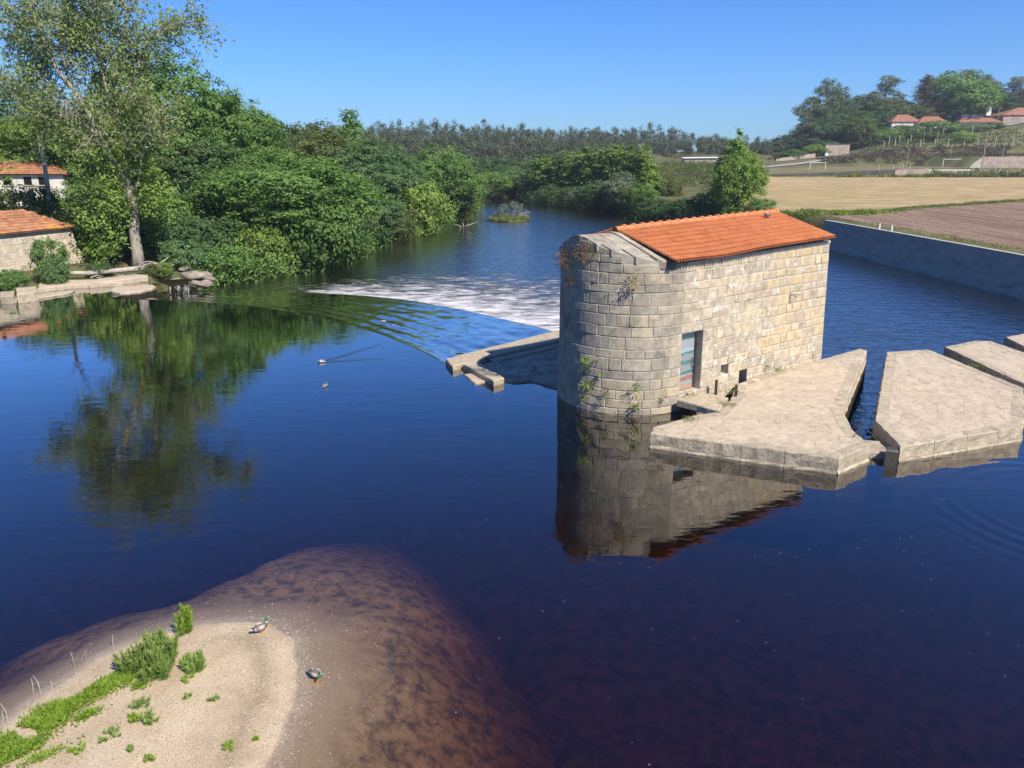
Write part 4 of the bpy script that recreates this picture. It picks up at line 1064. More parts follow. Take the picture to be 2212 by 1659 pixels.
# ------------------------------------------------------------------ foliage builders
def unit(a): return a / (np.linalg.norm(a, axis=-1, keepdims=True) + 1e-9)
def leaves(C, Nn, L, Wd, g, fold=0.12):
    """one folded leaf shaped face per point"""
    n = len(C); t = unit(np.cross(Nn, g.normal(size=(n, 3)))); b = np.cross(Nn, t)
    L = (L * g.uniform(.7, 1.3, n))[:, None]; w = (Wd * g.uniform(.7, 1.3, n))[:, None]
    V = np.stack([C - t * L * .5, C + b * w * .5 - t * L * .08 - Nn * w * fold, C + t * L * .5, C - b * w * .5 - t * L * .08 - Nn * w * fold], 1)
    return V.reshape(-1, 3), np.arange(4 * n).reshape(-1, 4)
def crown(name, lobes, g, dens=1.1, per=28, rc=0.45, L=0.40, Wd=0.22, up=0.25, mat=None, low=-0.55, core=0.72, droop=0.0, ragged=0.30):
    """foliage spread in clumps over the outside of several lobes, with a thinner filling inside"""
    Cs = []; Ns = []; Ts = []
    lob = [(np.array(c, float), np.array(r, float)) for c, r in lobes]
    for c, r in lob:
        ar = 4 * math.pi * np.mean(r) ** 2; k = max(6, int(ar * dens))
        d = unit(g.normal(size=(k, 3))); d = d[d[:, 2] > low]
        p = c + r * d * (1 - ragged * .6 + ragged * g.random((len(d), 1)) * 1.4)
        ok = np.ones(len(p), bool)
        for c2, r2 in lob:
            if c2 is c: continue
            ok &= np.linalg.norm((p - c2) / r2, axis=1) > 0.8
        p = p[ok]; d = d[ok]
        for q, dd in zip(p, d):
            m_ = max(4, int(per * g.uniform(.6, 1.4))); s = rc * g.uniform(.7, 1.35)
            o = g.normal(size=(m_, 3)) * s * np.array([.62, .62, .45])
            o[:, 2] -= droop * g.random(m_) * s * 2
            Cs.append(q + o); Ns.append(unit(dd * .75 + unit(o) * .35 + np.array([0, 0, up]) + g.normal(size=(m_, 3)) * .48))
            Ts.append(np.clip(g.normal(.5, .20) + g.normal(0, .13, m_), 0, 1))
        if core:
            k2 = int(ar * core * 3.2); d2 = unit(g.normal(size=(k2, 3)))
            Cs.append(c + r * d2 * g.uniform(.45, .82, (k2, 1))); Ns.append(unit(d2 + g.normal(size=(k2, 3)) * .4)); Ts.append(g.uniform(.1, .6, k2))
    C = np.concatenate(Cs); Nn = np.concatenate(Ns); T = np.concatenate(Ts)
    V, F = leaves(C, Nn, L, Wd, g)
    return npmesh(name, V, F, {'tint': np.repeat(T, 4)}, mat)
def trunk_mb(h, r, g, limbs=(), lean=0.0):
    mb = MB(); P = [(0, 0, -.4)] + [(lean * k * k + g.normal(0, .03 * h * k * .4), g.normal(0, .03 * h * k * .4), h * k) for k in (.15, .35, .6, .85, 1.0)]
    mb.tube(P, [r * 1.35, r * 1.05, r * .9, r * .72, r * .5, r * .2], 8)
    for (z, tx, ty, tz) in limbs:
        k = z / h; b = Vector((lean * k * k, 0, z)); e = Vector((tx, ty, tz)); mid = b.lerp(e, .5) + Vector((0, 0, (e - b).length * .10))
        mb.tube([b, mid, e], [r * .5, r * .32, r * .1], 6)
    return mb
def lobes_dome(R_, Hh, g, n, base=0.0, squash=0.8, main=0.72):
    """a main body and n smaller bulges around it"""
    zc = base + (Hh - base) * .52
    out_ = [((0, 0, zc), (R_ * main, R_ * main, (Hh - base) * .46))]
    for i in range(n):
        a = 2 * math.pi * (i + g.uniform(-.3, .3)) / n; e = g.uniform(-.35, .75)
        rr = R_ * g.uniform(.30, .44)
        out_.append(((math.cos(a) * R_ * .62 * math.cos(e), math.sin(a) * R_ * .62 * math.cos(e), zc + math.sin(e) * (Hh - base) * .36), (rr, rr, rr * squash)))
    return out_

PROTO = {}
def proto(key, seed, builder):
    g = np.random.default_rng(seed); PROTO[key] = builder(g)
def std_tree(R_, Hh, n, trunk_h, tr, base, bark='darkbark', **kw):
    def f(g):
        lb = lobes_dome(R_, Hh, g, n, base)
        cm = crown('crown', lb, g, **kw)
        mb = trunk_mb(Hh * .75, tr, g, [(trunk_h, c[0] * .8, c[1] * .8, c[2]) for c, _ in lb[1:6]])
        o = mb.build('trunk', M[bark], None, True); tm = o.data; bpy.data.objects.remove(o)
        return cm, tm
    return f
# dense broadleaf tree, 10 m tall, 9 m wide
for i in range(3): proto('broad%d' % i, 30 + i, std_tree(4.6, 10, 15, 2.0, .22, .3, dens=1.05, per=40, rc=.5, L=.33, Wd=.19, low=-.75))
# large spreading tree, 16 m tall, 14 m wide
for i in range(3): proto('grand%d' % i, 35 + i, std_tree(6.8, 16, 22, 3.0, .34, .8, dens=.95, per=40, rc=.55, L=.36, Wd=.20, low=-.8))
# shrub, 4 m tall, hugging the ground
for i in range(3): proto('bush%d' % i, 40 + i, std_tree(2.8, 4.0, 11, .4, .09, -.5, dens=1.8, per=30, rc=.36, L=.25, Wd=.145, low=-.85))
# poplar, 11 m
def poplar(g):
    lb = [((g.normal(0, .12), g.normal(0, .12), z), (r_, r_, 1.5)) for z, r_ in ((1.5, 1.1), (3.0, 1.45), (4.6, 1.5), (6.2, 1.35), (7.7, 1.1), (9.0, .75), (10.1, .42))]
    cm = crown('crown', lb, g, dens=1.5, per=20, rc=.42, L=.40, Wd=.24, up=.55)
    o = trunk_mb(9.5, .16, g).build('trunk', M['darkbark'], None, True); tm = o.data; bpy.data.objects.remove(o); return cm, tm
for i in range(2): proto('poplar%d' % i, 50 + i, poplar)
# conifer, 12 m
def conifer(g, dead=False):
    lb = []
    for k in range(11):
        z = 1.2 + k * 1.0; r_ = max(.30, 2.5 * (1 - k / 11.3))
        for j in range(8):
            a = g.uniform(0, 6.28); lb.append(((math.cos(a) * r_ * .55, math.sin(a) * r_ * .55, z + g.uniform(-.3, .3)), (r_ * .5 + .16, r_ * .5 + .16, .5)))
    cm = crown('crown', lb, g, dens=1.6 if not dead else .8, per=14, rc=.3, L=.38, Wd=.12, up=.1, droop=.5, low=-1, core=.7 if not dead else 0)
    o = trunk_mb(11.6, .2, g).build('trunk', M['darkbark'], None, True); tm = o.data; bpy.data.objects.remove(o); return cm, tm
proto('conifer0', 60, conifer)
proto('conifer1', 61, lambda g: conifer(g, True))
# eucalyptus, 20 m: bare stem, airy tufts
def euc(g):
    lb = []; limbs = []
    lean = g.uniform(-1.2, 1.2)
    for k in range(34):
        z = g.uniform(3.0, 19.3); t = max(0, (z - 4.0) / 15); a = g.uniform(0, 6.28); rr = (.7 + 2.9 * math.sin(min(1, .3 + t * .68) * math.pi)) * g.uniform(.25, 1.0)
        p = (lean * (z / 20) ** 2 + math.cos(a) * rr, math.sin(a) * rr, z); s = g.uniform(.7, 1.35)
        lb.append((p, (s, s, s * .8))); limbs.append((max(3, z - 2.6), *p))
    lb.append(((lean, 0, 19.6), (1.1, 1.1, .9)))
    cm = crown('crown', lb, g, dens=1.15, per=16, rc=.5, L=.55, Wd=.20, up=0, droop=.6, low=-1, core=.12, ragged=.4)
    o = trunk_mb(19, .26, g, limbs, lean).build('trunk', M['bark'], None, True); tm = o.data; bpy.data.objects.remove(o); return cm, tm
for i in range(3): proto('euc%d' % i, 70 + i, euc)

def plant_tree(key, x, y, s, leaf, name, label, cat='tree', rz=0.0, group=None, z=None, sxy=None):
    cm, tm = PROTO[key]
    z = gz(x, y) - .1 if z is None else z
    t = thing(name, label, cat, (x, y, z), rz, group)
    sxy = sxy or (s, s)
    t.scale = (sxy[0], sxy[1] if len(sxy) > 1 else sxy[0], s)
    o = link('trunk', tm, t)
    c = link('crown', cm, t)
    if not cm.materials: cm.materials.append(None)
    c.material_slots[0].link = 'OBJECT'; c.material_slots[0].material = LG[leaf]
    return t

def at(u, v, Y): p = WY(u, v, Y); return p[0], p[2]
def T(key, u, vtop, Y, leaf, name, label, wid=None, h0=None, cat='tree', group=None, rz=0.0, base=None, hp=None):
    """stand a tree at distance Y so that its top and width are those sighted"""
    x, zt = at(u, vtop, Y); zb = gz(x, Y) if base is None else base
    hp = hp or {'b': 10.2, 'g': 16.3, 'p': 11.2, 'c': 12.4, 'e': 20.6}[key[0] if not key.startswith('bush') else 'b']
    if key.startswith('bush'): hp = 4.2
    s = max(.25, (zt - zb) / hp)
    rp = {'broad': 9.4, 'grand': 13.6, 'bush': 5.8, 'poplar': 3.0, 'conifer': 5.2, 'euc': 8.0}[key[:-1]]
    sx = s if wid is None else (wid / _F22 * Y * 1.0) / rp
    return plant_tree(key, x, Y, s, leaf, name, label, cat, rz, group, zb - .15, (sx, sx))

ORD = ['', 'first', 'second', 'third', 'fourth', 'fifth', 'sixth', 'seventh', 'eighth', 'ninth', 'tenth', 'eleventh', 'twelfth', 'thirteenth', 'fourteenth', 'fifteenth', 'sixteenth']
# ---- left bank, from the near corner upstream of the weir to the bend
T('grand0', 30, 200, 92, 'dark', 'oak_tree', 'dark tree at the picture edge above the old white house', 230)
T('grand2', 95, 235, 86, 'bright', 'ash_tree', 'yellow-green tree right behind the old white house roof', 220, rz=1)
T('broad2', 190, 300, 80, 'green', 'ash_tree', 'mid green tree beside the old white house gable', 130, rz=2)
T('grand1', 345, 108, 76, 'green', 'ash_tree', 'tallest dense green tree, standing behind the bare-limbed ash', 300, rz=2.2)
T('grand0', 215, 215, 84, 'dark', 'oak_tree', 'dark tree filling the gap behind the split ash trunk', 260, rz=.7)
T('grand2', 490, 198, 82, 'green', 'willow_tree', 'drooping green tree right of the tallest dense tree', 220, rz=3.2)
T('grand1', 430, 290, 73, 'dark', 'oak_tree', 'shaded dark green tree above the waterside thicket', 260, rz=4)
T('broad1', 540, 330, 74, 'teal', 'alder_tree', 'low dark alder between the drooping tree and the great round alder', 170, rz=5)
T('grand2', 610, 325, 67, 'green', 'alder_tree', 'great round green alder leaning over the river below the weir', 360, base=-.9, rz=.4)
T('bush0', 690, 420, 63.5, 'green', 'alder_shrub', 'green shrub at the water on the right flank of the great alder', 170, cat='shrub', base=-.9)
T('bush1', 560, 480, 61, 'bright', 'alder_shrub', 'bright lime green shrub overhanging the water by the rocks', 130, cat='shrub', base=-.9, rz=2)
T('bush2', 430, 455, 60, 'dark', 'thicket_shrub', 'dark green thicket just right of the ash trunk', 180, cat='shrub', rz=1)
T('bush0', 395, 505, 56.5, 'teal', 'thicket_shrub', 'blue-green bush overhanging the boulders by the small waterfall', 120, cat='shrub', rz=2.6)
T('bush1', 480, 520, 57.5, 'green', 'thicket_shrub', 'mid green bush touching the river right of the boulders', 130, cat='shrub', rz=4.1, base=-.9)
T('grand0', 805, 298, 96, 'teal', 'alder_tree', 'rounded blue-green tree in front of the pointed conifer', 200, rz=2.6)
T('conifer0', 752, 224, 104, 'green', 'cypress_tree', 'pointed green conifer rising above the left bank trees', 150)
T('broad1', 660, 262, 118, 'olive', 'oak_tree', 'olive green tree behind the great alder', 190, rz=4)
T('broad2', 705, 282, 100, 'olive', 'oak_tree', 'yellowish olive tree left of the conifer', 180, rz=5)
T('broad0', 590, 300, 108, 'dark', 'oak_tree', 'dark distant tree right of the drooping tree', 110, rz=5)
T('broad2', 800, 400, 80, 'teal', 'alder_tree', 'dark alder at the water below the blue-green tree', 130, rz=1.2, base=-.9)
T('bush2', 745, 470, 71, 'green', 'alder_shrub', 'leafy shrub over the water at the first river corner', 100, cat='shrub', base=-.9, rz=.8)
T('bush1', 905, 385, 94, 'bright', 'alder_shrub', 'light green shrub mass at the water, mid left bank', 140, cat='shrub', base=-.9, rz=1.5)
T('bush0', 850, 440, 87, 'olive', 'alder_shrub', 'olive shrub with dry branches at the water on the left bank', 90, cat='shrub', base=-.9, rz=3.0)
T('broad1', 955, 308, 114, 'green', 'poplar_tree', 'tall narrow creeper-hung tree near the bend on the left bank', 150, rz=.3, base=-.6)
T('broad2', 885, 345, 112, 'green', 'alder_tree', 'green alder between the blue-green tree and the creeper-hung tree', 160, rz=3.6)
T('bush2', 985, 400, 118, 'olive', 'alder_shrub', 'olive green shrub at the last corner of the left bank', 90, cat='shrub', base=-.9, rz=2)
T('broad0', 1010, 365, 135, 'green', 'alder_tree', 'green tree at the river bend on the left bank', 80, rz=1, base=-.8)
UL = ['deep green', 'dark', 'shaded', 'leafy green', 'dim', 'dense', 'low green', 'dusky', 'dark leaved', 'mid green', 'sombre', 'shady', 'pale green', 'dark low', 'shadowed', 'small green', 'tangled', 'dark tangled', 'leafy', 'dark leafy', 'dark edge', 'rounded green']
for i, (u, v, Y) in enumerate(((330, 395, 63), (375, 370, 67), (455, 395, 66), (505, 395, 71), (250, 430, 63), (320, 320, 72), (150, 395, 70), (215, 380, 72), (560, 360, 76), (660, 350, 84), (740, 360, 92), (860, 370, 104),
        (285, 470, 60.5), (225, 470, 60.5), (520, 440, 66), (930, 370, 126), (600, 330, 96), (820, 330, 120), (20, 330, 80), (60, 345, 84), (120, 330, 86), (470, 330, 88))):
    T('bush%d' % (i % 3), u, v, Y, 'dark' if i % 3 else 'green', 'undergrowth_shrub', UL[i] + ' undergrowth shrub ' + ('nearest the ash trunk' if 220 <= u < 335 and Y < 66 else 'behind the old white house' if u < 160 else 'below the tallest dense tree' if u < 470 else 'beside the great round alder' if u < 700 else 'toward the river bend'), 150 if Y < 90 else 110, cat='shrub', rz=i * 1.1, group='undergrowth between the left bank trees')
gf = np.random.default_rng(66)
def fringe(name, label, pl, n_, zlo, zhi, mat, w=.8):
    P = resample(pl, 300); i = gf.integers(0, 299, n_); q = P[i] + (P[np.minimum(i + 1, 299)] - P[i]) * gf.random((n_, 1))
    cl = vnoise(q[:, 0] * .9, q[:, 1] * .9); q = q + gf.normal(0, w, (n_, 2)) * (.4 + .8 * cl[:, None])
    C = np.stack([q[:, 0], q[:, 1], zlo + (zhi - zlo) * gf.random(n_) * (.35 + .9 * cl)], 1); V, F = leaves(C, unit(gf.normal(size=C.shape) + np.array([.4, -.3, .5])), .27, .16, gf)
    return tag(link(name, npmesh(name, V, F, {'tint': np.repeat(np.clip(vnoise(q[:, 0] * .6, q[:, 1] * .6) + gf.normal(0, .15, n_), 0, 1), 4)}, LG[mat])), label, 'bank foliage', kind='stuff')
fringe('overhanging_foliage', 'leaves overhanging the waterline of the left bank', [(-22.6, 55.2), (-20.2, 57.2), (-17.3, 61.7), (-14.7, 70), (-15.0, 82), (-11.3, 97), (-8.6, 118), (-6.4, 146)], 26000, -1.05, 1.3, 'green')
fringe('far_bank_foliage', 'leaves overhanging the waterline of the right bank', [(0, 172), (9.5, 145), (17, 134), (20, 120), (22, 111), (27.5, 104), (30, 96)], 16000, -1.05, 1.6, 'dark', 1.0)
# far end of the reach
for i, (u, v, Y, k, l, w, lb) in enumerate((
    (1065, 366, 168, 'broad1', 'green', 95, 'first rounded tree closing the river bend'), (1108, 364, 172, 'broad2', 'teal', 95, 'second rounded tree closing the river bend, darker'),
    (1148, 372, 166, 'broad0', 'dark', 80, 'dark tree at the foot of the poplar row end'), (1030, 345, 188, 'broad2', 'dark', 110, 'dark tree behind the river bend'),
    (1115, 345, 200, 'broad0', 'dark', 120, 'dark oak standing behind the bend trees'), (1070, 340, 205, 'broad1', 'dark', 120, 'dark oak left of the one behind the bend'), (1165, 345, 206, 'broad2', 'dark', 110, 'dark oak behind the far end of the poplars'), (985, 335, 198, 'broad0', 'green', 110, 'green oak behind the creeper-hung tree'))):
    T(k, u, v, Y, l, 'bend_tree', lb, w, rz=i, base=-.6)
# poplar row
for i in range(15):
    k = i / 14.0
    u = 1165 + 235 * k; v = 338 - 24 * math.sin(min(1, k * 1.1) * 1.5) + (i % 3) * 3; Y = 164 - 36 * k
    lb = 'poplar at the far end of the poplar row' if i == 0 else 'poplar at the near end of the poplar row' if i == 14 else ORD[i + 1] + ' poplar of the dense row, counted from its far end'
    T('poplar%d' % (i % 2), u, v, Y, 'bright' if i % 3 else 'green', 'poplar_tree', lb, 50, group='poplars in the row on the right bank', rz=i * 1.3, base=.2)
# right bank shrubs below the poplars
for i, (u, v, Y, w, l, k, lb) in enumerate((
    (1185, 395, 150, 60, 'dark', 'bush0', 'dark shrub below the far poplars'), (1235, 400, 143, 70, 'dark', 'bush1', 'shaded shrub at the water below the poplar row'),
    (1295, 388, 132, 100, 'teal', 'broad1', 'silvery blue-green willow in front of the poplar row'), (1345, 372, 128, 80, 'grey', 'broad2', 'grey-green willow in front of the near poplars'),
    (1255, 405, 137, 60, 'grey', 'bush2', 'grey willow shrub at the waterline of the right bank'), (1385, 395, 122, 80, 'green', 'broad0', 'green alder at the near end of the poplars'),
    (1420, 425, 114, 80, 'dark', 'bush1', 'dark shrub at the water right of the willows'), (1330, 425, 130, 70, 'teal', 'bush0', 'blue-green shrub overhanging the right bank'),
    (1445, 380, 128, 60, 'olive', 'broad1', 'small round tree standing alone on the dry bank'), (1480, 425, 110, 70, 'dark', 'bush2', 'dark scrub on the bank left of the lone poplar tree'),
    (1540, 405, 108, 80, 'olive', 'bush0', 'olive scrub in front of the vineyard'), (1500, 455, 106, 60, 'grey', 'bush1', 'grey-green reed scrub at the right waterline'),
    (1575, 430, 100, 70, 'dark', 'bush2', 'dark scrub at the foot of the lone bank tree'), (1650, 425, 97, 60, 'green', 'bush1', 'small green bush right of the lone bank tree'),
    (1700, 455, 92, 24, 'green', 'bush0', 'tiny green bush at the corner of the straw field'), (1530, 470, 103, 60, 'dark', 'bush0', 'dark scrub just above the mill roof ridge'),
    (1600, 462, 98, 70, 'teal', 'bush1', 'blue-green scrub behind the mill roof'))):
    T(k, u, v, Y, l, 'bank_shrub' if k.startswith('bush') else 'bank_tree', lb, w, cat='shrub' if k.startswith('bush') else 'tree', rz=i * .9, base=None if Y < 101 else -.2)
T('broad1', 1605, 318, 100, 'bright', 'bank_tree', 'lone light green tree on the bank beyond the mill roof', 112, rz=2.0)
T('poplar0', 1598, 286, 104, 'green', 'poplar_tree', 'slim poplar spire behind the lone bank tree', 55)
T('poplar1', 1572, 310, 107, 'green', 'poplar_tree', 'shorter poplar spire left of the slim spire', 40)

# ---- far wood: reads as one mass
g = np.random.default_rng(90)
Cs, Ns, Ts = [], [], []; TV = []; TF = []; nv = 0
def addwood(x, y, zt, g):
    global nv
    zb = gz(x, y); h = zt - zb
    k = int(10 + h * .6)
    for j in range(k):
        f = g.uniform(.0, 1.0) if j else 1.0; a = g.uniform(0, 6.28); rr = 1.9 * (.45 + .55 * math.sin(min(1, .3 + f * .62) * math.pi)) * g.uniform(.2, 1) * (1 if j > 1 else .3)
        c = np.array((x + math.cos(a) * rr, y + math.sin(a) * rr, zb + h * (.12 + .86 * f)))
        n_ = int(g.integers(22, 36)); o = g.normal(size=(n_, 3)) * np.array([.62, .62, .6])
        Cs.append(c + o); Ns.append(unit(o + np.array([0, -.2, .35]) + g.normal(size=(n_, 3)) * .6)); Ts.append(np.clip(g.normal(.5, .24) + g.normal(0, .12, n_), 0, 1))
    V, F = tube([(x, y, zb - 1), (x + g.normal(0, .3), y, zb + h * .9)], [.14, .05], 4, False)
    TV.extend(V); TF.extend([tuple(i + nv for i in f) for f in F]); nv += len(V)
xs_ = [-260, -190, -110, -66, -23, 31, 64, 85, 108, 125]; tops = [26, 24, 19.5, 21.8, 21, 19.4, 19.4, 17, 14, 15]
for row, Y0 in enumerate((392, 375, 358, 341, 324, 305, 285, 262, 238)):
    x = -230.0
    while x < 122:
        zt = g.normal(0, .7) + np.interp(x * 380 / Y0, xs_, tops) * (1.0, .95, .89, .83, .76, .70, .64, .58, .50)[row] + g.normal(0, 1.0) + (g.random() < .12) * 3.0
        if not (row > 3 and x > 52 - (row - 3) * 6) and not (x > 92 and row > 1): addwood(x, Y0 + g.uniform(-7, 7), zt, g)
        x += g.uniform(2.0, 3.7) * (1 + row * .06)
for k in range(46):
    u_ = 1540 + k * 5.0; v_ = np.interp(u_, [1540, 1600, 1630, 1680, 1740, 1770], [296, 308, 316, 300, 282, 262]) + g.normal(0, 4); Y_ = g.uniform(345, 385); q_ = WY(u_, v_, Y_); addwood(q_[0], Y_, q_[2], g)
    q_ = WY(u_, v_ + 14, Y_ - 25); addwood(q_[0], Y_ - 25, q_[2], g)
V, F = leaves(np.concatenate(Cs), np.concatenate(Ns), .66, .36, g)
wood = thing('far_wood', 'brownish eucalyptus wood along the skyline beyond the river', 'wood', (-50, 360, 5))
wood['kind'] = 'stuff'
o = link('foliage', npmesh('foliage', V - np.array([-50, 360, 5]), F, {'tint': np.repeat(np.concatenate(Ts), 4)}, LG['forest']), wood); o['kind'] = 'stuff'
mb = MB(); mb.add(TV, TF); o = mb.build('trunks', M['darkbark'], wood, origin=(-50, 360, 5)); o['kind'] = 'stuff'
# middle distance trees in front of the wood
for i, (u, v, Y, w, l, lb) in enumerate(((870, 330, 215, 70, 'dark', 'dark round tree in front of the far wood, left of the creeper-hung tree'), (1000, 338, 240, 90, 'dark', 'dark tree in front of the far wood above the bend'),
      (1060, 352, 235, 80, 'teal', 'bluish tree in front of the far wood'), (640, 320, 190, 90, 'dark', 'dark tree below the skyline left of the conifer'), (560, 290, 175, 90, 'teal', 'bluish tree below the skyline behind the drooping tree'))):
    T('broad%d' % (i % 3), u, v, Y, l, 'field_tree', lb, w, rz=i * 2.1)

# ---- right hillside trees
for i, (u, v, Y, k, l, w, lb) in enumerate((
    (1655, 322, 330, 'broad0', 'dark', 60, 'dark tree at the left foot of the hill'), (1685, 312, 335, 'euc0', 'euc', 45, 'small eucalyptus at the left foot of the hill'),
    (1705, 290, 335, 'euc1', 'brown', 45, 'brownish slender tree at the left foot of the hill'),
    (1758, 205, 345, 'euc0', 'euc', 85, 'leftmost tall eucalyptus of the hill grove'), (1795, 168, 350, 'euc1', 'euc', 90, 'tall airy eucalyptus, second of the hill grove'),
    (1825, 185, 355, 'euc2', 'euc', 85, 'tall airy eucalyptus right of the second one in the grove'), (1870, 200, 350, 'euc0', 'euc', 90, 'darker eucalyptus in the middle of the hill grove'),
    (1912, 162, 352, 'euc2', 'euc', 95, 'highest eucalyptus at the right end of the grove'), (1945, 215, 348, 'euc1', 'euc', 85, 'lower dark eucalyptus ending the grove'),
    (1740, 240, 340, 'euc1', 'euc', 60, 'slender eucalyptus outside the left end of the grove'), (1775, 225, 342, 'euc2', 'euc', 70, 'shorter eucalyptus between the first two tall ones'), (1848, 222, 346, 'euc1', 'euc', 75, 'shorter eucalyptus in the dip of the grove'), (1892, 195, 347, 'euc0', 'euc', 75, 'eucalyptus just left of the highest one'), (1932, 195, 356, 'euc0', 'euc', 70, 'eucalyptus just right of the highest one'),
    (1808, 228, 340, 'broad1', 'dark', 85, 'dark tree filling the grove below the second tall eucalyptus'), (1850, 240, 338, 'broad2', 'dark', 90, 'dark tree filling the dip of the grove'), (1905, 225, 342, 'broad0', 'dark', 90, 'dark tree under the highest eucalyptus'), (1862, 205, 352, 'euc2', 'dark', 70, 'dark slender eucalyptus in the middle of the grove'), (1818, 195, 348, 'euc0', 'dark', 70, 'dark slender eucalyptus right of the second tall one'), (2150, 175, 378, 'euc1', 'euc', 75, 'eucalyptus between farmhouse chimney and the right edge'),
    (1790, 258, 330, 'broad2', 'dark', 95, 'dark rounded undergrowth tree below the grove'), (1755, 262, 328, 'euc2', 'euc', 60, 'short eucalyptus below the left end of the grove'), (1725, 285, 332, 'broad0', 'dark', 60, 'dark rounded tree below the left end of the grove'), (1840, 270, 322, 'broad1', 'dark', 80, 'dark tree left of the red roofed bungalow'),
    (1860, 252, 310, 'broad0', 'olive', 70, 'greyish pine-like tree by the hill road'), (1915, 275, 312, 'bush0', 'green', 85, 'clipped green hedge tree left of the bungalow'),
    (1955, 222, 345, 'broad1', 'olive', 110, 'broad olive tree right behind the bungalow'), (1895, 245, 340, 'broad2', 'dark', 80, 'dark tree behind the bungalow chimney side'), (2005, 155, 345, 'conifer1', 'brown', 85, 'spiky half-dead brown conifer behind the bungalow'),
    (2075, 152, 350, 'broad1', 'green', 150, 'huge rounded green tree between bungalow and farmhouse'), (2040, 200, 352, 'broad0', 'dark', 90, 'dark tree left of the huge rounded tree'),
    (2085, 148, 380, 'euc1', 'euc', 80, 'eucalyptus top showing above the huge rounded tree'), (2128, 158, 372, 'euc0', 'euc', 80, 'eucalyptus right of the huge rounded tree'),
    (2190, 165, 372, 'euc2', 'euc', 95, 'eucalyptus at the right picture edge'), (2160, 200, 362, 'broad2', 'dark', 110, 'dark tree behind the farmhouse'), (2215, 190, 366, 'broad0', 'brown', 90, 'brownish tree at the right edge behind the farmhouse'),
    (2120, 205, 358, 'broad1', 'olive', 60, 'small olive tree behind the farmhouse chimney'),
    (2030, 258, 322, 'bush1', 'green', 90, 'green shrub at the right side of the bungalow'), (2050, 272, 318, 'bush2', 'olive', 60, 'olive shrub between bungalow and farmhouse'),
    (1945, 268, 324, 'bush1', 'olive', 60, 'olive shrub right in front of the bungalow wall'), (1972, 272, 322, 'bush0', 'green', 50, 'green shrub in front of the bungalow window'), (2095, 266, 333, 'bush1', 'green', 60, 'green shrub at the left end of the farmhouse'),
    (2086, 280, 300, 'bush0', 'bright', 52, 'round bright green bush on the vine terrace'), (1990, 282, 312, 'bush2', 'olive', 100, 'olive hedge below the bungalow'),
    (1690, 330, 300, 'broad1', 'olive', 50, 'small tree at the road bend left'), (1715, 322, 298, 'broad2', 'green', 55, 'small round green tree by the hill road'), (1765, 312, 302, 'broad0', 'bright', 55, 'round light green tree left of the roofless barn'),
    (1785, 302, 312, 'bush1', 'teal', 70, 'blue-green bush behind the roofless barn'), (1740, 325, 305, 'bush0', 'olive', 50, 'olive bush along the roadside wall'), (2115, 268, 322, 'bush2', 'grey', 60, 'greyish shrub before the farmhouse wall'), (2145, 262, 326, 'bush0', 'olive', 50, 'olive shrub at the farmhouse corner'),
    )):
    T(k, u, v, Y, l, 'hill_shrub' if k.startswith('bush') else 'hill_tree', lb, w, cat='shrub' if k.startswith('bush') else 'tree', rz=i * 1.7)

# ------------------------------------------------------------------ the bare-limbed ash by the weir
def dirleaves(C, A, Nn, L, Wd, g):
    """leaves that point along A"""
    n = len(C); A = unit(A); b = unit(np.cross(A, Nn)); L = (L * g.uniform(.7, 1.25, n))[:, None]; w = (Wd * g.uniform(.75, 1.25, n))[:, None]
    V = np.stack([C, C + A * L * .42 + b * w * .5, C + A * L, C + A * L * .42 - b * w * .5], 1)
    return V.reshape(-1, 3), np.arange(4 * n).reshape(-1, 4)
g = np.random.default_rng(101)
AB = W(300, 577, .3)
ash = thing('ash_tree', 'tall ash with pale trunk, bare upper limbs and thin feathery crown', 'tree', AB)
A0 = np.array(AB)
def L3(*p): return [np.array(WY(u, v, Y)) - A0 for u, v, Y in p]
limbs = [
 (L3((301, 590, 56.3), (297, 545, 56.3), (290, 500, 56.3), (291, 470, 56.3), (286, 435, 56.2), (280, 400, 56.0)), [.52, .40, .36, .33, .31, .28]),
 (L3((281, 405, 56), (262, 375, 55.7), (240, 340, 55.4), (215, 292, 55), (195, 252, 54.8), (160, 195, 54.4), (122, 150, 54), (97, 95, 53.8), (80, 35, 53.5), (70, -40, 53.3)), [.24, .21, .19, .17, .15, .13, .11, .09, .06, .03]),
 (L3((280, 402, 56), (270, 350, 56.3), (262, 300, 56.6), (256, 250, 57), (250, 205, 57.2), (257, 150, 57.5), (267, 90, 57.6), (272, 25, 57.8), (262, -50, 58)), [.25, .22, .20, .17, .15, .13, .10, .07, .03]),
 (L3((256, 250, 57), (272, 200, 57.3), (288, 165, 57.5), (308, 115, 57.8), (335, 75, 58), (368, 55, 58.3), (388, 62, 58.4)), [.13, .11, .10, .08, .06, .04, .02]),
 (L3((225, 310, 55.2), (190, 275, 54.5), (150, 258, 54), (105, 238, 53.5), (60, 205, 53.2), (15, 165, 53)), [.13, .11, .09, .07, .05, .02]),
 (L3((258, 275, 56.8), (240, 230, 56.5), (222, 160, 56.2), (205, 95, 56), (200, 20, 55.8), (196, -40, 55.8)), [.13, .11, .09, .07, .05, .02]),
 (L3((285, 430, 56.2), (300, 390, 55.6), (310, 330, 55.2), (325, 270, 55), (340, 230, 54.9)), [.16, .13, .10, .07, .03]),
 (L3((160, 195, 54.4), (130, 110, 54.6), (135, 50, 54.8), (150, -20, 55)), [.08, .07, .05, .02]),
 (L3((195, 252, 54.8), (165, 235, 55.2), (120, 190, 55.8), (60, 120, 56.2), (30, 50, 56.5)), [.09, .08, .06, .04, .02]),
]
mb = MB()
for P, r in limbs: mb.tube(P, r, 9)
mb.build('trunk', M['bark'], ash, True)
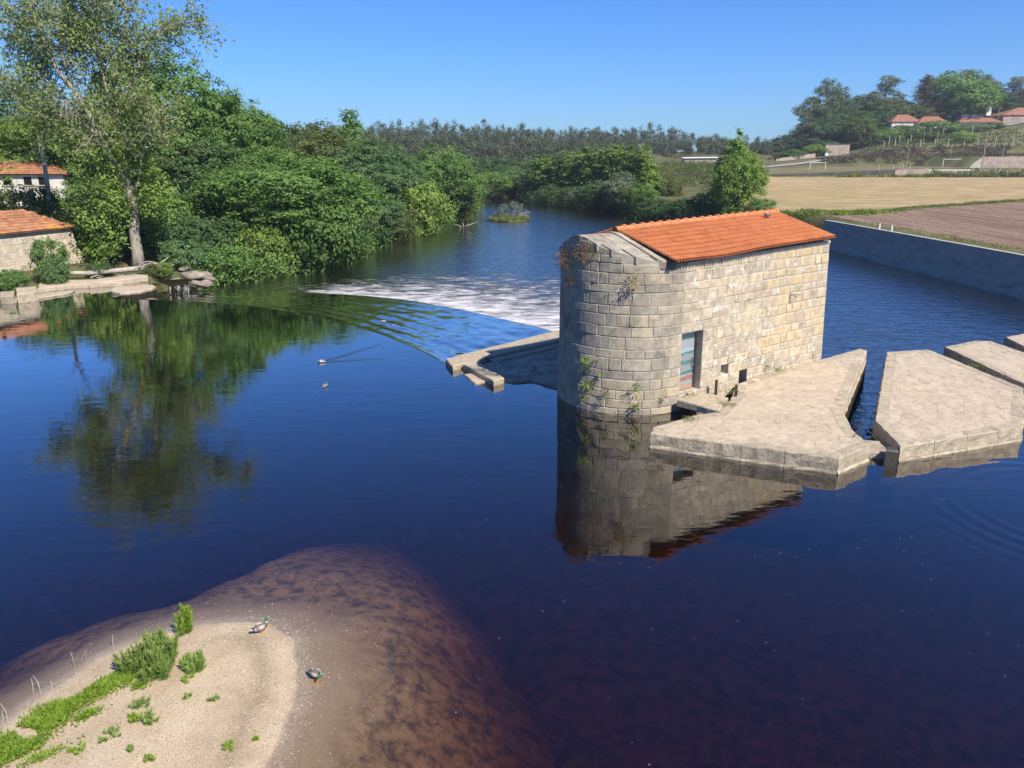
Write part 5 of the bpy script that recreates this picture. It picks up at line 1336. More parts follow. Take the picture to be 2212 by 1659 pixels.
mb = MB(); tw = MB(); Cu, Nu, Tu, Cl, Nl, Tl = [], [], [], [], [], []
for li, (P, r) in enumerate(limbs):
    P = np.array(P)
    for k in range(26 if li else 6):
        t = g.uniform(.25 if li else .62, 1.0) * (len(P) - 1); i = min(int(t), len(P) - 2); p = P[i] + (P[i + 1] - P[i]) * (t - i)
        d = unit(g.normal(size=3) * np.array([1, .8, .55]) + unit(P[i + 1] - P[i]) * .6); ln = g.uniform(1.2, 3.0) * (1 if li else .8)
        e1 = p + d * ln * .55 + np.array([0, 0, .15 * ln]); e2 = p + d * ln + np.array([0, 0, .05 * ln])
        mb.tube([p, e1, e2], [.045, .03, .012], 4, cap=False)
        for j in range(6):
            q = p + (e2 - p) * g.uniform(.3, 1.0); d2 = unit(d * .5 + g.normal(size=3) * .8); f = q + d2 * g.uniform(.5, 1.3)
            low = f[2] < 8.5
            tw.tube([q, (q + f) / 2 + np.array([0, 0, .08]), f - np.array([0, 0, .15])], [.02, .013, .006], 3, cap=False)
            n_ = int(g.integers(8, 18)) if low else int(g.integers(12, 27))
            c = q + (f - q) * g.uniform(.35, 1.1, (n_, 1)) + g.normal(size=(n_, 3)) * (.27 if low else .30)
            (Cl if low else Cu).append(c); (Nl if low else Nu).append(unit(g.normal(size=(n_, 3)) + np.array([0, -.2, .5]))); (Tl if low else Tu).append(np.clip(g.normal(.5, .25) + g.normal(0, .1, n_), 0, 1))
mb.build('branches', M['bark'], ash, True); tag(tw.build('twigs', M['driftwood'], ash), kind='stuff')
# leafy shoots low on the trunk
for (u, v, Y, rr) in ((232, 505, 55.5, 1.0), (225, 470, 55, .9), (255, 465, 55.5, .5), (235, 440, 55.2, 1.0), (335, 455, 55.6, .7), (340, 420, 55.4, .8), (325, 395, 55.3, .7), (235, 415, 55.2, .7), (215, 540, 55, .7), (235, 548, 55.2, .4),
                      (275, 350, 55.5, .9), (300, 330, 55.4, .8), (230, 380, 55.2, .8), (190, 400, 55.4, .9), (205, 345, 55.0, .8), (330, 360, 55.2, .7), (285, 300, 55.4, .8), (355, 440, 55.4, .6), (180, 450, 55.5, .8), (310, 250, 55.8, .9), (285, 225, 56, .9), (235, 150, 56, 1.1), (270, 110, 56.5, 1.2), (200, 110, 56, 1.1), (300, 60, 57, 1.1), (240, 50, 57, 1.2), (165, 60, 55, 1.0), (110, 60, 55, .9), (40, 110, 55, 1.0), (60, 40, 55, .9), (30, 190, 54, .9), (110, 260, 54, .9), (150, 310, 54.4, .8)):
    c0 = np.array(WY(u, v, Y)) - A0
    for j in range(int(5 + rr * 7)):
        c1 = c0 + g.normal(size=3) * rr * .62; n_ = int(g.integers(22, 40)) if v > 300 else int(g.integers(9, 18)); o = g.normal(size=(n_, 3)) * .30
        (Cl if v > 200 else Cu).append(c1 + o); (Nl if v > 200 else Nu).append(unit(o + g.normal(size=(n_, 3)) * .5 + np.array([0, -.3, .5]))); (Tl if v > 200 else Tu).append(np.clip(g.normal(.5, .25) + g.normal(0, .1, n_), 0, 1))
V, F = leaves(np.concatenate(Cu), np.concatenate(Nu), .27, .12, g); link('crown', npmesh('crown', V, F, {'tint': np.repeat(np.concatenate(Tu), 4)}, LG['ash']), ash)
V, F = leaves(np.concatenate(Cl), np.concatenate(Nl), .27, .13, g); link('leafy_shoots', npmesh('leafy_shoots', V, F, {'tint': np.repeat(np.concatenate(Tl), 4)}, LG['bright']), ash)
# hanging bundles of dead twigs
for bi, (u, v, Y) in enumerate(((335, 300, 54.8), (150, 250, 53.6), (185, 330, 54.4))):
    mb = MB(); c0 = np.array(WY(u, v, Y)) - A0 + np.array([0, 0, .8])
    for j in range(26):
        d = np.array([g.normal(0, .5), g.normal(0, .4), 0]); mb.tube([c0 - d * .3 + np.array([0, .8, .3]), c0 + d * .5, c0 + d - np.array([0, 0, g.uniform(.5, 1.3)])], [.018, .013, .006], 3, cap=False)
    mb.build('dead_twigs', M['driftwood'], ash)
# pole-like dead stem with ivy behind the lower house
x, z = at(105, 440, 62); zb = gz(x, 62)
ivy_t = thing('dead_tree', 'leaning dead stem wrapped in ivy before the old white house', 'tree', (x, 62, zb))
mb = MB(); P = [np.array(WY(u, v, 62)) - np.array((x, 62, zb)) for u, v in ((112, 500), (108, 440), (100, 380), (92, 330), (95, 285), (100, 255))]; mb.tube(P, [.22, .2, .17, .14, .09, .04], 7)
mb.tube([P[3], P[3] + np.array((-.5, 0, 1.1)), P[3] + np.array((-.9, 0, 1.3))], [.07, .05, .02], 5); mb.tube([P[4], P[4] + np.array((.4, 0, .9)), P[4] + np.array((.5, 0, 1.7))], [.05, .04, .01], 5)
mb.build('trunk', M['driftwood'], ivy_t, True)
cm = crown('ivy', [((P[0] * .6 + P[1] * .4) + np.array((0, 0, .3)), (.75, .6, 1.1)), (P[1] + np.array((0, -.1, .3)), (.55, .5, 1.0))], g, dens=5, per=18, rc=.25, L=.2, Wd=.15, mat=LG['dark']); link('ivy', cm, ivy_t)

# ------------------------------------------------------------------ old houses on the left bank
def face_stones(root, A, B, z0, z1, bat0, bat1, hs, ws, mat, seed, cap=300, skip=None):
    """coursed blocks on a straight wall from A to B, leaning back by bat per metre"""
    rg = random.Random(seed); A = Vector((*A, 0)); B = Vector((*B, 0)); d = (B - A); L = d.length; d.normalize(); n = Vector((d.y, -d.x, 0))
    z = z0; k = 0; org = root.location
    while z < z1 - .05:
        h = min(rg.uniform(*hs), z1 - z); s = 0.0
        while s < L - .05:
            w = min(rg.uniform(*ws), L - s)
            if L - s - w < .15: w = L - s
            mid = (s + w / 2, z + h / 2)
            if not (skip and skip(*mid)):
                mb = MB(); V = []
                for pro, ins in ((-.08, 0.012), (.0, .012), (.018 + rg.uniform(-.01, .015), .04)):
                    for ss, zz in ((s + ins, z + ins), (s + w - ins, z + ins), (s + w - ins, z + h - ins), (s + ins, z + h - ins)):
                        sl = ss + (bat1 * (z1 - zz) * max(0, ss / L))
                        p = A + d * sl + n * (pro + bat0 * (z1 - zz)); V.append((p.x - org[0], p.y - org[1], zz - org[2]))
                mb.add(V, [(a * 4 + i, a * 4 + (i + 1) % 4, a * 4 + 4 + (i + 1) % 4, a * 4 + 4 + i) for a in range(2) for i in range(4)] + [(8, 9, 10, 11)], rg.random())
                if k < cap: mb.build('stone', mat, root)
                k += 1
            s += w
        z += h
E0, E1 = Vector((-36.2, 44.0, 0)), Vector((-32.0, 56.6, 0)); du = (E1 - E0).normalized(); nl = Vector((-du.y, du.x, 0))
h1 = thing('stone_house', 'low stone outbuilding with orange lichened roof at the left water edge', 'house', (E1.x, E1.y, 0)); HO = (E1.x, E1.y, 0)
mb = MB(); wl = []
for z, b0 in ((-1.0, .55), (3.05, 0.0)):
    for p in (E0 - nl * b0, E1 - nl * b0 + du * b0 * 1.5, E1 + nl * 4.6 + du * b0 * 1.5, E0 + nl * 4.6): wl.append((p.x, p.y, z))
mb.add(wl, [(3, 2, 1, 0), (4, 5, 6, 7), (0, 1, 5, 4), (1, 2, 6, 5), (2, 3, 7, 6), (3, 0, 4, 7)]); w1 = mb.build('wall', M['palemortar'], h1, origin=HO)
w1r = thing('tmp', 'x', 'x', HO)
face_stones(w1r, (E0.x + du.x * 2, E0.y + du.y * 2), (E1.x, E1.y), -.2, 3.02, .135, .2, (.34, .5), (.45, .95), M['palestone'], 31)
for o in list(w1r.children): o.parent = w1
bpy.data.objects.remove(w1r)
mb = MB(); mb.box((E1.x - du.x * 3.2 + .28, E1.y - du.y * 3.2, .75), (.5, .7, .6), math.atan2(du.y, du.x) + 1.57); mb.build('opening', M['darkhole'], h1, origin=HO)
RZ1 = 4.25; ov = .3
e0, e1 = E0 - nl * ov, E1 - nl * ov + du * .35; r0, r1 = E0 + nl * 2.3, E1 + nl * 2.3 - du * 1.2; b1 = E1 + nl * 4.9 + du * .35; b0_ = E0 + nl * 4.9
mb = MB(); v3 = lambda p, z: (p.x, p.y, z)
mb.add([v3(e0, 3.05), v3(e1, 3.05), v3(r1, RZ1 - .03), v3(r0, RZ1 - .03), v3(b1, 3.05), v3(b0_, 3.05)], [(0, 1, 2, 3), (1, 4, 2), (3, 2, 4, 5), (0, 5, 4, 1)]); rf1 = mb.build('roof', M['oldtile'], h1, origin=HO)
up_ = (v3(r1, RZ1)); sl_dir = (Vector(v3(r0, RZ1)) - Vector(v3(e0, 3.08))); SLn = sl_dir.length; sl_dir.normalize(); nzr = du.cross(sl_dir)
if nzr.z < 0: nzr = -nzr
mb = MB(); pr = [(.34 * i / 8, .05 * abs(math.sin(math.pi * i / 4))) for i in range(9)]
mb.add([(x, 0, z + .035) for x, z in pr] + [(x, .42, z) for x, z in pr] + [(x, 0, z + .015) for x, z in pr], [(i, i + 1, 9 + i + 1, 9 + i) for i in range(8)] + [(18 + i, 19 + i, i + 1, i) for i in range(8)])
ot = mb.build('roof_tile', M['oldtile'], rf1); ot_me = ot.data; first = True
Lr = (Vector(v3(e1, 0)) - Vector(v3(e0, 0))).length; rows_ = int(SLn / .38)
for r_ in range(rows_ + 1):
    for c_ in range(int(Lr / .34)):
        s_ = Lr - .34 * (c_ + 1) ; f = r_ / (rows_ + 1)
        if s_ > Lr - 1.85 * f - .3 or s_ < Lr - 11: continue
        p = Vector(v3(e0, 3.08)) + du * s_ + sl_dir * (.38 * r_) + nzr * rng.uniform(.0, .02) - Vector(HO)
        m4 = Matrix((du, sl_dir, nzr)).transposed().to_4x4(); m4.translation = p
        ob = ot if first else link('roof_tile', ot_me, rf1); first = False
        ob.matrix_local = m4 @ Matrix.Rotation(rng.uniform(-.03, .03), 4, 'Z')
mb = MB(); c = Vector(v3(e0, 3.08)) + du * (Lr - 6.2) + sl_dir * 1.3; mb.tube([c, c + Vector((0, 0, .35))], .1, 8); mb.tube([c + Vector((0, 0, .35)), c + Vector((0, 0, .45))], [.2, .05], 8); mb.build('chimney_pipe', M['iron'], rf1, origin=HO)
# old white house
hx0, hx1, hy = -54.0, -43.4, 77.0
h2 = thing('white_house', 'old white plastered house with red tiled roof on the left slope', 'house', (hx1, hy, 3.0)); HO2 = (hx1, hy, 3.0)
mb = MB(); mb.box(((hx0 + hx1) / 2, hy + 3, 4.5), (hx1 - hx0, 6, 3.7)); mb.build('wall', M['plaster'], h2, origin=HO2)
for u in (60, 92, 15):
    x, z = at(u, 391, hy); mb = MB(); mb.box((x, hy + .12, z), (.75, .28, .75)); wn_ = mb.build('window', M['darkhole'], h2, origin=HO2)
    mb = MB(); mb.box((x, hy - .03, z - .42), (.95, .12, .09)); mb.build('sill', M['palestone'], wn_, origin=HO2)
ro = MB(); nc, nr_ = 54, 8
for sgn in (1, -1):
    for r_ in range(nr_):
        for c_ in range(nc):
            x0 = hx0 - .3 + (hx1 - hx0 + .6) * c_ / nc; wd = (hx1 - hx0 + .6) / nc
            y0 = hy + 3 - sgn * (3.35 * r_ / nr_); y1 = hy + 3 - sgn * (3.35 * (r_ + 1.08) / nr_); z0_ = 7.55 - 1.25 * r_ / nr_; z1_ = 7.55 - 1.25 * (r_ + 1.0) / nr_ + .03
            q = [(0, 0), (.25, .06), (.5, .075), (.75, .06), (1, 0)]
            ro.add([(x0 + wd * a, y0, z0_ + b) for a, b in q] + [(x0 + wd * a, y1, z1_ + b + rng.uniform(-.01, .02)) for a, b in q], [(i, i + 1, 6 + i, 5 + i) if sgn < 0 else (i + 1, i, 5 + i, 6 + i) for i in range(4)])
mb = MB(); mb.add([(hx0 - .3, hy - .3, 6.28), (hx1 + .3, hy - .3, 6.28), (hx1 + .3, hy + 3, 7.5), (hx0 - .3, hy + 3, 7.5), (hx1 + .3, hy + 6.3, 6.28), (hx0 - .3, hy + 6.3, 6.28)], [(0, 1, 2, 3), (3, 2, 4, 5), (0, 5, 4, 1), (1, 4, 2), (0, 3, 5)])
rf2 = mb.build('roof', M['oldtile'], h2, origin=HO2); tag(ro.build('roof_tiles', M['oldtile'], rf2, origin=HO2), kind='stuff')
# ivy and bushes round the houses
cm = crown('ivy', [((-31.2 + .1, 57.1, 1.9), (.35, .5, 1.3)), ((-31.6, 57.3, 3.0), (.6, .6, .5)), ((-31.0, 57.0, .9), (.3, .45, .7))], g, dens=7, per=16, rc=.2, L=.16, Wd=.13, mat=LG['lime'])
tag(link('ivy', cm), 'yellow-green ivy on the corner of the stone outbuilding', 'ivy')
T('bush1', 98, 505, 49.5, 'green', 'elder_bush', 'green bush growing against the stone outbuilding wall', 82, cat='shrub', base=.2)
T('bush0', 112, 545, 48.6, 'teal', 'elder_bush', 'low blue-green bush at the foot of the outbuilding bush', 60, cat='shrub', base=.2, rz=2)
T('bush2', 30, 395, 62, 'olive', 'hazel_bush', 'olive and dark bush behind the stone outbuilding roof', 150, cat='shrub', rz=3)
T('bush0', 135, 470, 62, 'bright', 'bramble_bush', 'bright green bramble above the outbuilding roof end', 90, cat='shrub', rz=1)
T('bush1', 20, 575, 46.8, 'green', 'elder_bush', 'green bush at the left picture edge by the quay', 70, cat='shrub', base=.2, rz=5)
T('bush2', 215, 590, 52.5, 'dark', 'dock_plant', 'small dark plant in the shade near the log', 60, cat='plant', base=.2, rz=2)
T('bush1', 352, 582, 52.8, 'bright', 'flowering_plant', 'leafy green plant by the boulders of the little waterfall', 46, cat='plant', base=.2, rz=4)
T('bush0', 328, 590, 52.2, 'olive', 'flowering_plant', 'yellowish flowering plant left of the little waterfall', 42, cat='plant', base=.2, rz=1)

# quay stones, slabs, boulders, driftwood
def W2(*p): return [W(u, v, z)[:2] for u, v, z in p]
slab('quay_slab', 'long flat pale slab of the old quay at the left bank', 'slab', W2((81, 624, .28), (150, 615, .28), (262, 609, .28), (255, 602, .28), (150, 605, .28), (85, 612, .28)), -1.2, .28, M['pavestone'], rough=.06, seed=41)
slab('quay_block', 'block shaped quay stone at the left edge of the pool', 'stone block', W2((0, 640, .45), (30, 640, .45), (32, 628, .45), (0, 630, .45)), -1.2, .45, M['pierblock'], seed=42)
slab('quay_block', 'squared quay stone beside the long flat slab', 'stone block', W2((36, 636, .55), (80, 630, .55), (78, 618, .55), (34, 622, .55)), -1.2, .55, M['pierblock'], seed=43)
slab('quay_step', 'low stone step at the water below the quay blocks', 'step', W2((20, 652, .12), (150, 632, .12), (160, 626, .12), (20, 640, .12)), -1.2, .10, M['pierblock'], rough=.08, seed=44)
slab('flat_rock', 'flat pale rock lying in the stream at the weir head', 'rock', W2((240, 628, .14), (250, 620, .14), (330, 616, .14), (336, 621, .14), (300, 629, .14), (255, 633, .14)), -1.0, .16, M['pavestone'], rough=.1, seed=45)
slab('tilted_slab', 'narrow tilted slab behind the stream left of the waterfall', 'slab', W2((190, 612, .35), (320, 597, .35), (318, 592, .35), (200, 604, .35)), -.6, .36, M['pavestone'], rough=.08, seed=46)
def boulder(name, label, cat, c, r, seed, group=None, mat='rock'):
    gg = np.random.default_rng(seed); V, F = ICO2; V = V.copy()
    for k in range(11):
        n_ = unit(gg.normal(size=3)); d = gg.uniform(.42, .75); t = V @ n_; V = V - np.outer(np.clip(t - d, 0, None), n_)
    V = V * np.array(r) * (1 + gg.normal(0, .02, (len(V), 1)))
    return tag(link(name, npmesh(name, V, F, None, M[mat]), None, c), label, cat, group)
for i, (u, v, r, lb) in enumerate(((375, 606, .55, 'boulder left of the little waterfall lip'), (405, 596, .85, 'large pale boulder above the little waterfall'), (422, 602, .8, 'broad split boulder right of the little waterfall'), (438, 612, .6, 'angular boulder at the river edge'),
        (425, 616, .55, 'squat boulder at the foot of the waterfall rocks'), (450, 608, .5, 'darker boulder half under the bush'), (415, 590, .5, 'small boulder on top of the waterfall rocks'), (440, 596, .6, 'rounded boulder under the blue-green bush'), (395, 588, .5, 'small boulder at the plants behind the waterfall'))):
    x, y, _ = W(u, v, .1); boulder('boulder', lb, 'boulder', (x, y + .3, .05 + .1 * (i % 3)), (r * 1.05, r * .85, r * .6), 200 + i, 'boulders by the little waterfall')
def poly_log(name, label, P, r, extra=(), cat='log'):
    o_ = P[0]; root = thing(name, label, cat, o_); mb = MB(); mb.tube([np.array(p) - np.array(o_) for p in P], r, 8); mb.build('stem', M['driftwood'], root, True)
    for q, rr in extra:
        mb = MB(); mb.tube([np.array(p) - np.array(o_) for p in q], rr, 5); mb.build('branch', M['driftwood'], root, True)
    return root
poly_log('drift_log', 'long bleached drift log lying along the left bank', [WY(75, 598, 50.4), WY(140, 590, 51), WY(190, 590, 51.6), WY(250, 585, 52.4), WY(331, 577, 53.6)], [.07, .13, .16, .17, .2],
    [([WY(300, 581, 53), WY(310, 573, 53.2), WY(330, 566, 53.4)], [.06, .05, .02]), ([WY(331, 577, 53.6), WY(355, 577, 53.4), WY(377, 572, 53)], [.1, .06, .03]), ([WY(325, 578, 53.5), WY(345, 570, 54), WY(365, 555, 54.3)], [.09, .06, .02])])
gg = np.random.default_rng(7)
for k, (u, v, Y, lb) in enumerate(((335, 574, 53, 'tangle of driftwood roots at the end of the log'), (290, 600, 52, 'heap of dry sticks between log and slab'), (195, 600, 51.5, 'thin dry branch lying under the log'))):
    o_ = np.array(WY(u, v, Y)); root = thing('driftwood_heap', lb, 'driftwood', o_, group='driftwood on the left bank')
    mb = MB()
    for j in range(20 if k < 2 else 4):
        a = gg.normal(size=3) * np.array([.7, .5, .12]); b_ = gg.normal(size=3) * np.array([.9, .5, .2]); mb.tube([a, (a + b_) / 2 + np.array([0, 0, .12]), b_], [.05, .04, .015], 5)
    mb.build('sticks', M['driftwood'], root)
# little waterfall of the side channel
fa, fb = np.array(W(362, 616, .30)), np.array(W(409, 611, .30)); bk = [np.array(W(330, 606, .30)), np.array(W(405, 602, .30))]
NF = 40; rows = []; fo = []
for u_, z_, push in ((0, .30, -1), (.5, .30, -.5), (1, .29, 0), (1, .22, .10), (1, .0, .18), (1, -.3, .22), (1, -.55, .26)):
    t = np.linspace(0, 1, NF)[:, None]; f_ = fa + (fb - fa) * t; b_ = bk[0] + (bk[1] - bk[0]) * t
    q = f_ if push >= 0 else b_ + (f_ - b_) * u_
    q = q + np.array([.15, -1, 0]) * max(0, push) + np.array([0, 0, 0]); q[:, 2] = z_
    q[:, 1] += .05 * vnoise(np.linspace(0, 14, NF), np.full(NF, push * 2)) * (push > 0)
    rows.append(q); fo.append(np.full(NF, 0.0 if push <= 0 else .44) * (.78 + .4 * vnoise(np.linspace(0, 20, NF), np.zeros(NF))))
tag(link('side_stream_water', npmesh('side_stream_water', np.concatenate(rows), grid_faces(len(rows), NF), {'foam': np.concatenate(fo)}, M['sheetwater'], True)), kind='structure')

# river island and snags
ix, iy, _ = W(1100, 476, -1)
isl = thing('river_island', 'grassy islet with a dry bush in mid river', 'islet', (ix, iy, -1))
V, F = ICO3; V = V * np.array([2.9, 1.7, .35]) * (1 + .12 * np.random.default_rng(3).normal(size=(len(V), 1))); link('mound', npmesh('mound', V, F, None, M['ground'], True), isl)
gg = np.random.default_rng(8); n_ = 2600; a = gg.uniform(0, 6.28, n_); rr = np.sqrt(gg.random(n_)); C = np.stack([np.cos(a) * rr * 2.9, np.sin(a) * rr * 1.7, .28 * (1 - rr ** 2) + .02], 1)
V, F = dirleaves(C, gg.normal(size=(n_, 3)) * .35 + np.array([0, 0, 1]), gg.normal(size=(n_, 3)), .55, .07, gg); link('grass', npmesh('grass', V, F, {'tint': np.repeat(gg.random(n_), 4)}, LG['grass']), isl)
link('bush', crown('bush', [((.3, 0, 1.4), (2.0, 1.3, 1.25)), ((-.7, .1, 1.0), (1.4, 1.0, .9))], gg, dens=2.2, per=20, rc=.3, L=.2, Wd=.1, mat=LG['grey']), isl)
mb = MB()
for j in range(30):
    d = gg.normal(size=3) * np.array([1.1, .6, .35]) + np.array([1.0, 0, .5]); mb.tube([(0.6, -.3, .3), tuple(np.array((.6, -.3, .3)) + d * .5 + np.array([0, 0, .25])), tuple(np.array((.6, -.3, .3)) + d)], [.04, .03, .01], 4)
mb.build('driftwood', M['driftwood'], isl)
for k, (u, v, lb) in enumerate(((936, 489, 'bleached snag in the river near the left bank'), (1003, 489, 'forked white snag left of the islet'), (905, 507, 'grey log stub at the left waterline'))):
    o_ = W(u, v, -1); root = thing('snag', lb, 'snag', o_, group='snags in the river'); mb = MB()
    for j in range(5): d = gg.normal(size=3) * np.array([.8, .5, .2]) + np.array([0, 0, .35]); mb.tube([(0, 0, -.2), tuple(d * .5), tuple(d)], [.07, .05, .015], 5)
    mb.build('branches', M['driftwood'], root)
# rocks at the far end of the concrete wall
for i in range(16):
    u = 1690 + 92 * (i % 8) / 7 + (i // 8) * 5; v = 478 + (i // 8) * 7 + (i * 7 % 5)
    x, y, _ = W(u, v, .45 - .5 * (i // 8)); y = min(y, 88)
    x = (u - 1106) / _F22 * (y * _cp + (H - .3) * _sp)
    boulder('rubble_stone', ORD[i % 8 + 1] + (' stone from the left in the upper' if i < 8 else ' stone from the left in the lower') + ' row of the rubble bank', 'stone', (x, y, .35 - .55 * (i // 8)), (.75, .65, .5), 300 + i, 'rubble bank beyond the concrete wall')

# ------------------------------------------------------------------ right hillside: walls, houses, goals, posts
def wall_run(name, label, cat, pts, th, mat, z0=None):
    x0, y0 = pts[0][:2]; root = thing(name, label, cat, (x0, y0, 0)); 
    for k, (a, b) in enumerate(zip(pts[:-1], pts[1:])):
        d = Vector((b[0] - a[0], b[1] - a[1], 0)).normalized(); n = Vector((-d.y, d.x, 0)) * th; mb = MB()
        ns = max(1, int(Vector((b[0] - a[0], b[1] - a[1], 0)).length / 1.5)); V = []
        for i in range(ns + 1):
            t = i / ns; x, y, zt = (a[j] + (b[j] - a[j]) * t for j in range(3)); zt += random.Random(i + k * 31).uniform(-.12, .12); zb = (gz(x, y - 1.5) if z0 is None else z0) - .5
            V += [(x - x0, y - y0, zb), (x - x0, y - y0, zt), (x + n.x - x0, y + n.y - y0, zt), (x + n.x - x0, y + n.y - y0, zb)]
        F = [(i * 4 + j, i * 4 + 4 + j, i * 4 + 5 + j, i * 4 + 1 + j) for i in range(ns) for j in range(3)] + [(0, 1, 2, 3), (ns * 4 + 3, ns * 4 + 2, ns * 4 + 1, ns * 4)]
        mb.add(V, F); mb.build('masonry', mat, root)
    return root
M['darkrubble'] = surf('dark_shade_masonry', [(0.045, 0.043, 0.05), (0.075, 0.07, 0.072), (0.12, 0.105, 0.10)], .9, .95, .03, 3)  # bluish dark: shade painted on the field wall, own dark stone on the terrace
wall_run('field_wall', 'low stone wall with painted dark shade along the edge of the straw field', 'wall', [(74, 226, 3.0), (92, 226, 3.5), (108.5, 226, 4.25)], .5, M['darkrubble'])
wall_run('field_wall', 'pale end stretch of the low field wall before the goal', 'wall', [(108.6, 226, 4.3), (118, 226, 4.6)], .5, M['rubble'])
wall_run('retaining_wall', 'tall rubble retaining wall at the right end of the pitch', 'wall', [(140.6, 240, 7.75), (160, 240, 8.1), (190, 240, 8.3)], .6, M['rubble'], 4)
wall_run('wing_wall', 'pale sloping wing wall beside the tall retaining wall', 'wall', [(137.2, 239.4, 4.9), (138.8, 239.4, 6.6), (140.5, 239.4, 7.7)], .5, M['palemortar'], 4)
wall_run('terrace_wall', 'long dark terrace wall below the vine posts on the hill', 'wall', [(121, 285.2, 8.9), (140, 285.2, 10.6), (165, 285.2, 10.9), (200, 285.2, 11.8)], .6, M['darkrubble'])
wall_run('roadside_wall', 'broken stone wall along the lower hill road', 'wall', [(96, 291, 7.0), (104, 294, 8.2), (112, 296, 9.0)], .5, M['rubble'])
bx = thing('stone_barn', 'roofless pinkish stone barn beside the hill road', 'barn', (116.5, 299, 8)); mb = MB()
mb.box((121, 301, 9.9), (9, 4, 4.6)); mb.build('wall', M['rubble'], bx, origin=(116.5, 299, 8)); mb = MB(); mb.box((121, 301, 12.3), (9.4, 4.3, .22)); mb.build('wall_cap', M['terrace'], bx, origin=(116.5, 299, 8))
mb = MB(); mb.box((117.2, 298.9, 8.7), (1.2, .2, 1.0)); mb.build('white_patch', M['whitepaint'], bx, origin=(116.5, 299, 8))

def hip(mb, x0, x1, y0, y1, z0, z1, ins):
    ym = (y0 + y1) / 2
    mb.add([(x0, y0, z0), (x1, y0, z0), (x1, y1, z0), (x0, y1, z0), (x0 + ins, ym, z1), (x1 - ins, ym, z1)], [(0, 1, 5, 4), (1, 2, 5), (2, 3, 4, 5), (3, 0, 4), (3, 2, 1, 0)])
def house(name, label, ox, oy, oz, blocks):
    root = thing(name, label, 'house', (ox, oy, oz)); org = (ox, oy, oz)
    for (x0, x1, y0, y1, z0, z1, zr, ins, wm, wins) in blocks:
        mb = MB(); mb.box(((x0 + x1) / 2, (y0 + y1) / 2, (z0 + z1) / 2), (x1 - x0, y1 - y0, z1 - z0)); wl = mb.build('wall', M[wm], root, origin=org)
        mb = MB(); hip(mb, x0 - .5, x1 + .5, y0 - .5, y1 + .5, z1 - .02, zr, ins); rf = mb.build('roof', M['farroof'], root, origin=org)
        mb = MB(); mb.tube([(x0 - .5 + ins, (y0 + y1) / 2, zr), (x1 + .5 - ins, (y0 + y1) / 2, zr)], .14, 6)
        for xx in (x0 - .5 + ins, x1 + .5 - ins): mb.tube([(xx, (y0 + y1) / 2, zr), (xx, (y0 + y1) / 2, zr + .55)], [.1, .02], 5)
        mb.build('ridge', M['farroof'], rf, origin=org)
        for (wx, wz, ww, wh) in wins:
            mb = MB(); mb.box((wx, y0 + .05, wz), (ww, .16, wh)); f_ = mb.build('window', M['darkhole'], root, origin=org)
            mb = MB(); mb.box((wx, y0 - .05, wz - wh / 2 - .06), (ww + .2, .14, .1)); mb.build('sill', M['post'], f_, origin=org)
    return root
house('bungalow', 'low white bungalow with two hipped red roofs among trees on the hill', 160, 330, 16.8, [
    (154.5, 166.5, 330, 338, 16.5, 21.4, 24.3, 4.2, 'plaster', ((164.2, 18.9, 2.2, 1.6), (160.5, 18.9, 1.2, 1.4))), (164, 176.5, 327, 334, 16.5, 20.6, 23.4, 3.6, 'plaster', ((172, 18.6, 1.2, 1.4),))])
fh = house('farmhouse', 'farmhouse with red roofs and tall white chimney at the hill top', 195, 340, 19, [
    (186.5, 204, 338, 344, 18.5, 21.6, 23.4, 3.0, 'plaster', ((190, 20.3, 1.0, 1.2), (196, 20.3, 1.0, 1.2))), (190.5, 200, 344.5, 351, 18.5, 25.0, 28.2, 4.2, 'housewhite', ((194, 23.6, 1.1, 1.0),)),
    (204.3, 226, 338, 349, 18.5, 24.4, 27.6, 9.0, 'rubble', ((209, 21, .9, 1.1),))])
mb = MB(); mb.box((201.0, 344, 26.2), (2.1, 1.2, 3.4)); mb.box((201.0, 344, 28.0), (2.4, 1.5, .25)); mb.build('chimney', M['housewhite'], fh, origin=(195, 340, 19))
gh = thing('white_shed', 'long low white roofed shed above the vineyard', 'shed', (62, 272, 5)); mb = MB(); mb.box((64, 274, 6.4), (11, 4, 1.9)); mb.build('wall', M['rubble'], gh, origin=(62, 272, 5))
mb = MB(); mb.add([(58, 271.5, 7.3), (70, 271.5, 7.5), (70, 274, 7.8), (58, 274, 7.6), (70, 276.5, 7.5), (58, 276.5, 7.3)], [(0, 1, 2, 3), (3, 2, 4, 5)]); mb.build('roof', M['whitepaint'], gh, origin=(62, 272, 5))

def goal(label, u0, u1, vb, Y, h):
    x0, _, zb = WY(u0, vb, Y); x1 = WY(u1, vb, Y)[0]; zb = gz((x0 + x1) / 2, Y) ; root = thing('football_goal', label, 'goal', (x0, Y, zb), group='football goals')
    for x in (0, x1 - x0):
        mb = MB(); mb.box((x, 0, h / 2), (.11, .11, h)); mb.build('post', M['whitepaint'], root)
        mb = MB(); mb.tube([(x, .1, h), (x, 1.2, .0)], .04, 5); mb.build('stay', M['whitepaint'], root)
    mb = MB(); mb.box(((x1 - x0) / 2, 0, h + .07), (x1 - x0 + .11, .11, .11)); mb.build('crossbar', M['whitepaint'], root)
goal('white football goal at the left end of the dry pitch', 1749, 1782, 369, 250, 2.1)
goal('white football goal at the right end before the brush', 2036, 2077, 363, 250, 2.35)
rl = thing('white_rail', 'white rail on short legs below the right football goal', 'rail', (119, 225.2, 3)); x0 = WY(2005, 372, 225.2)[0]; x1 = WY(2097, 372, 225.2)[0]
mb = MB(); mb.box(((x0 + x1) / 2 - 119, 0, 1.25), (x1 - x0, .15, .2)); mb.build('bar', M['whitepaint'], rl)
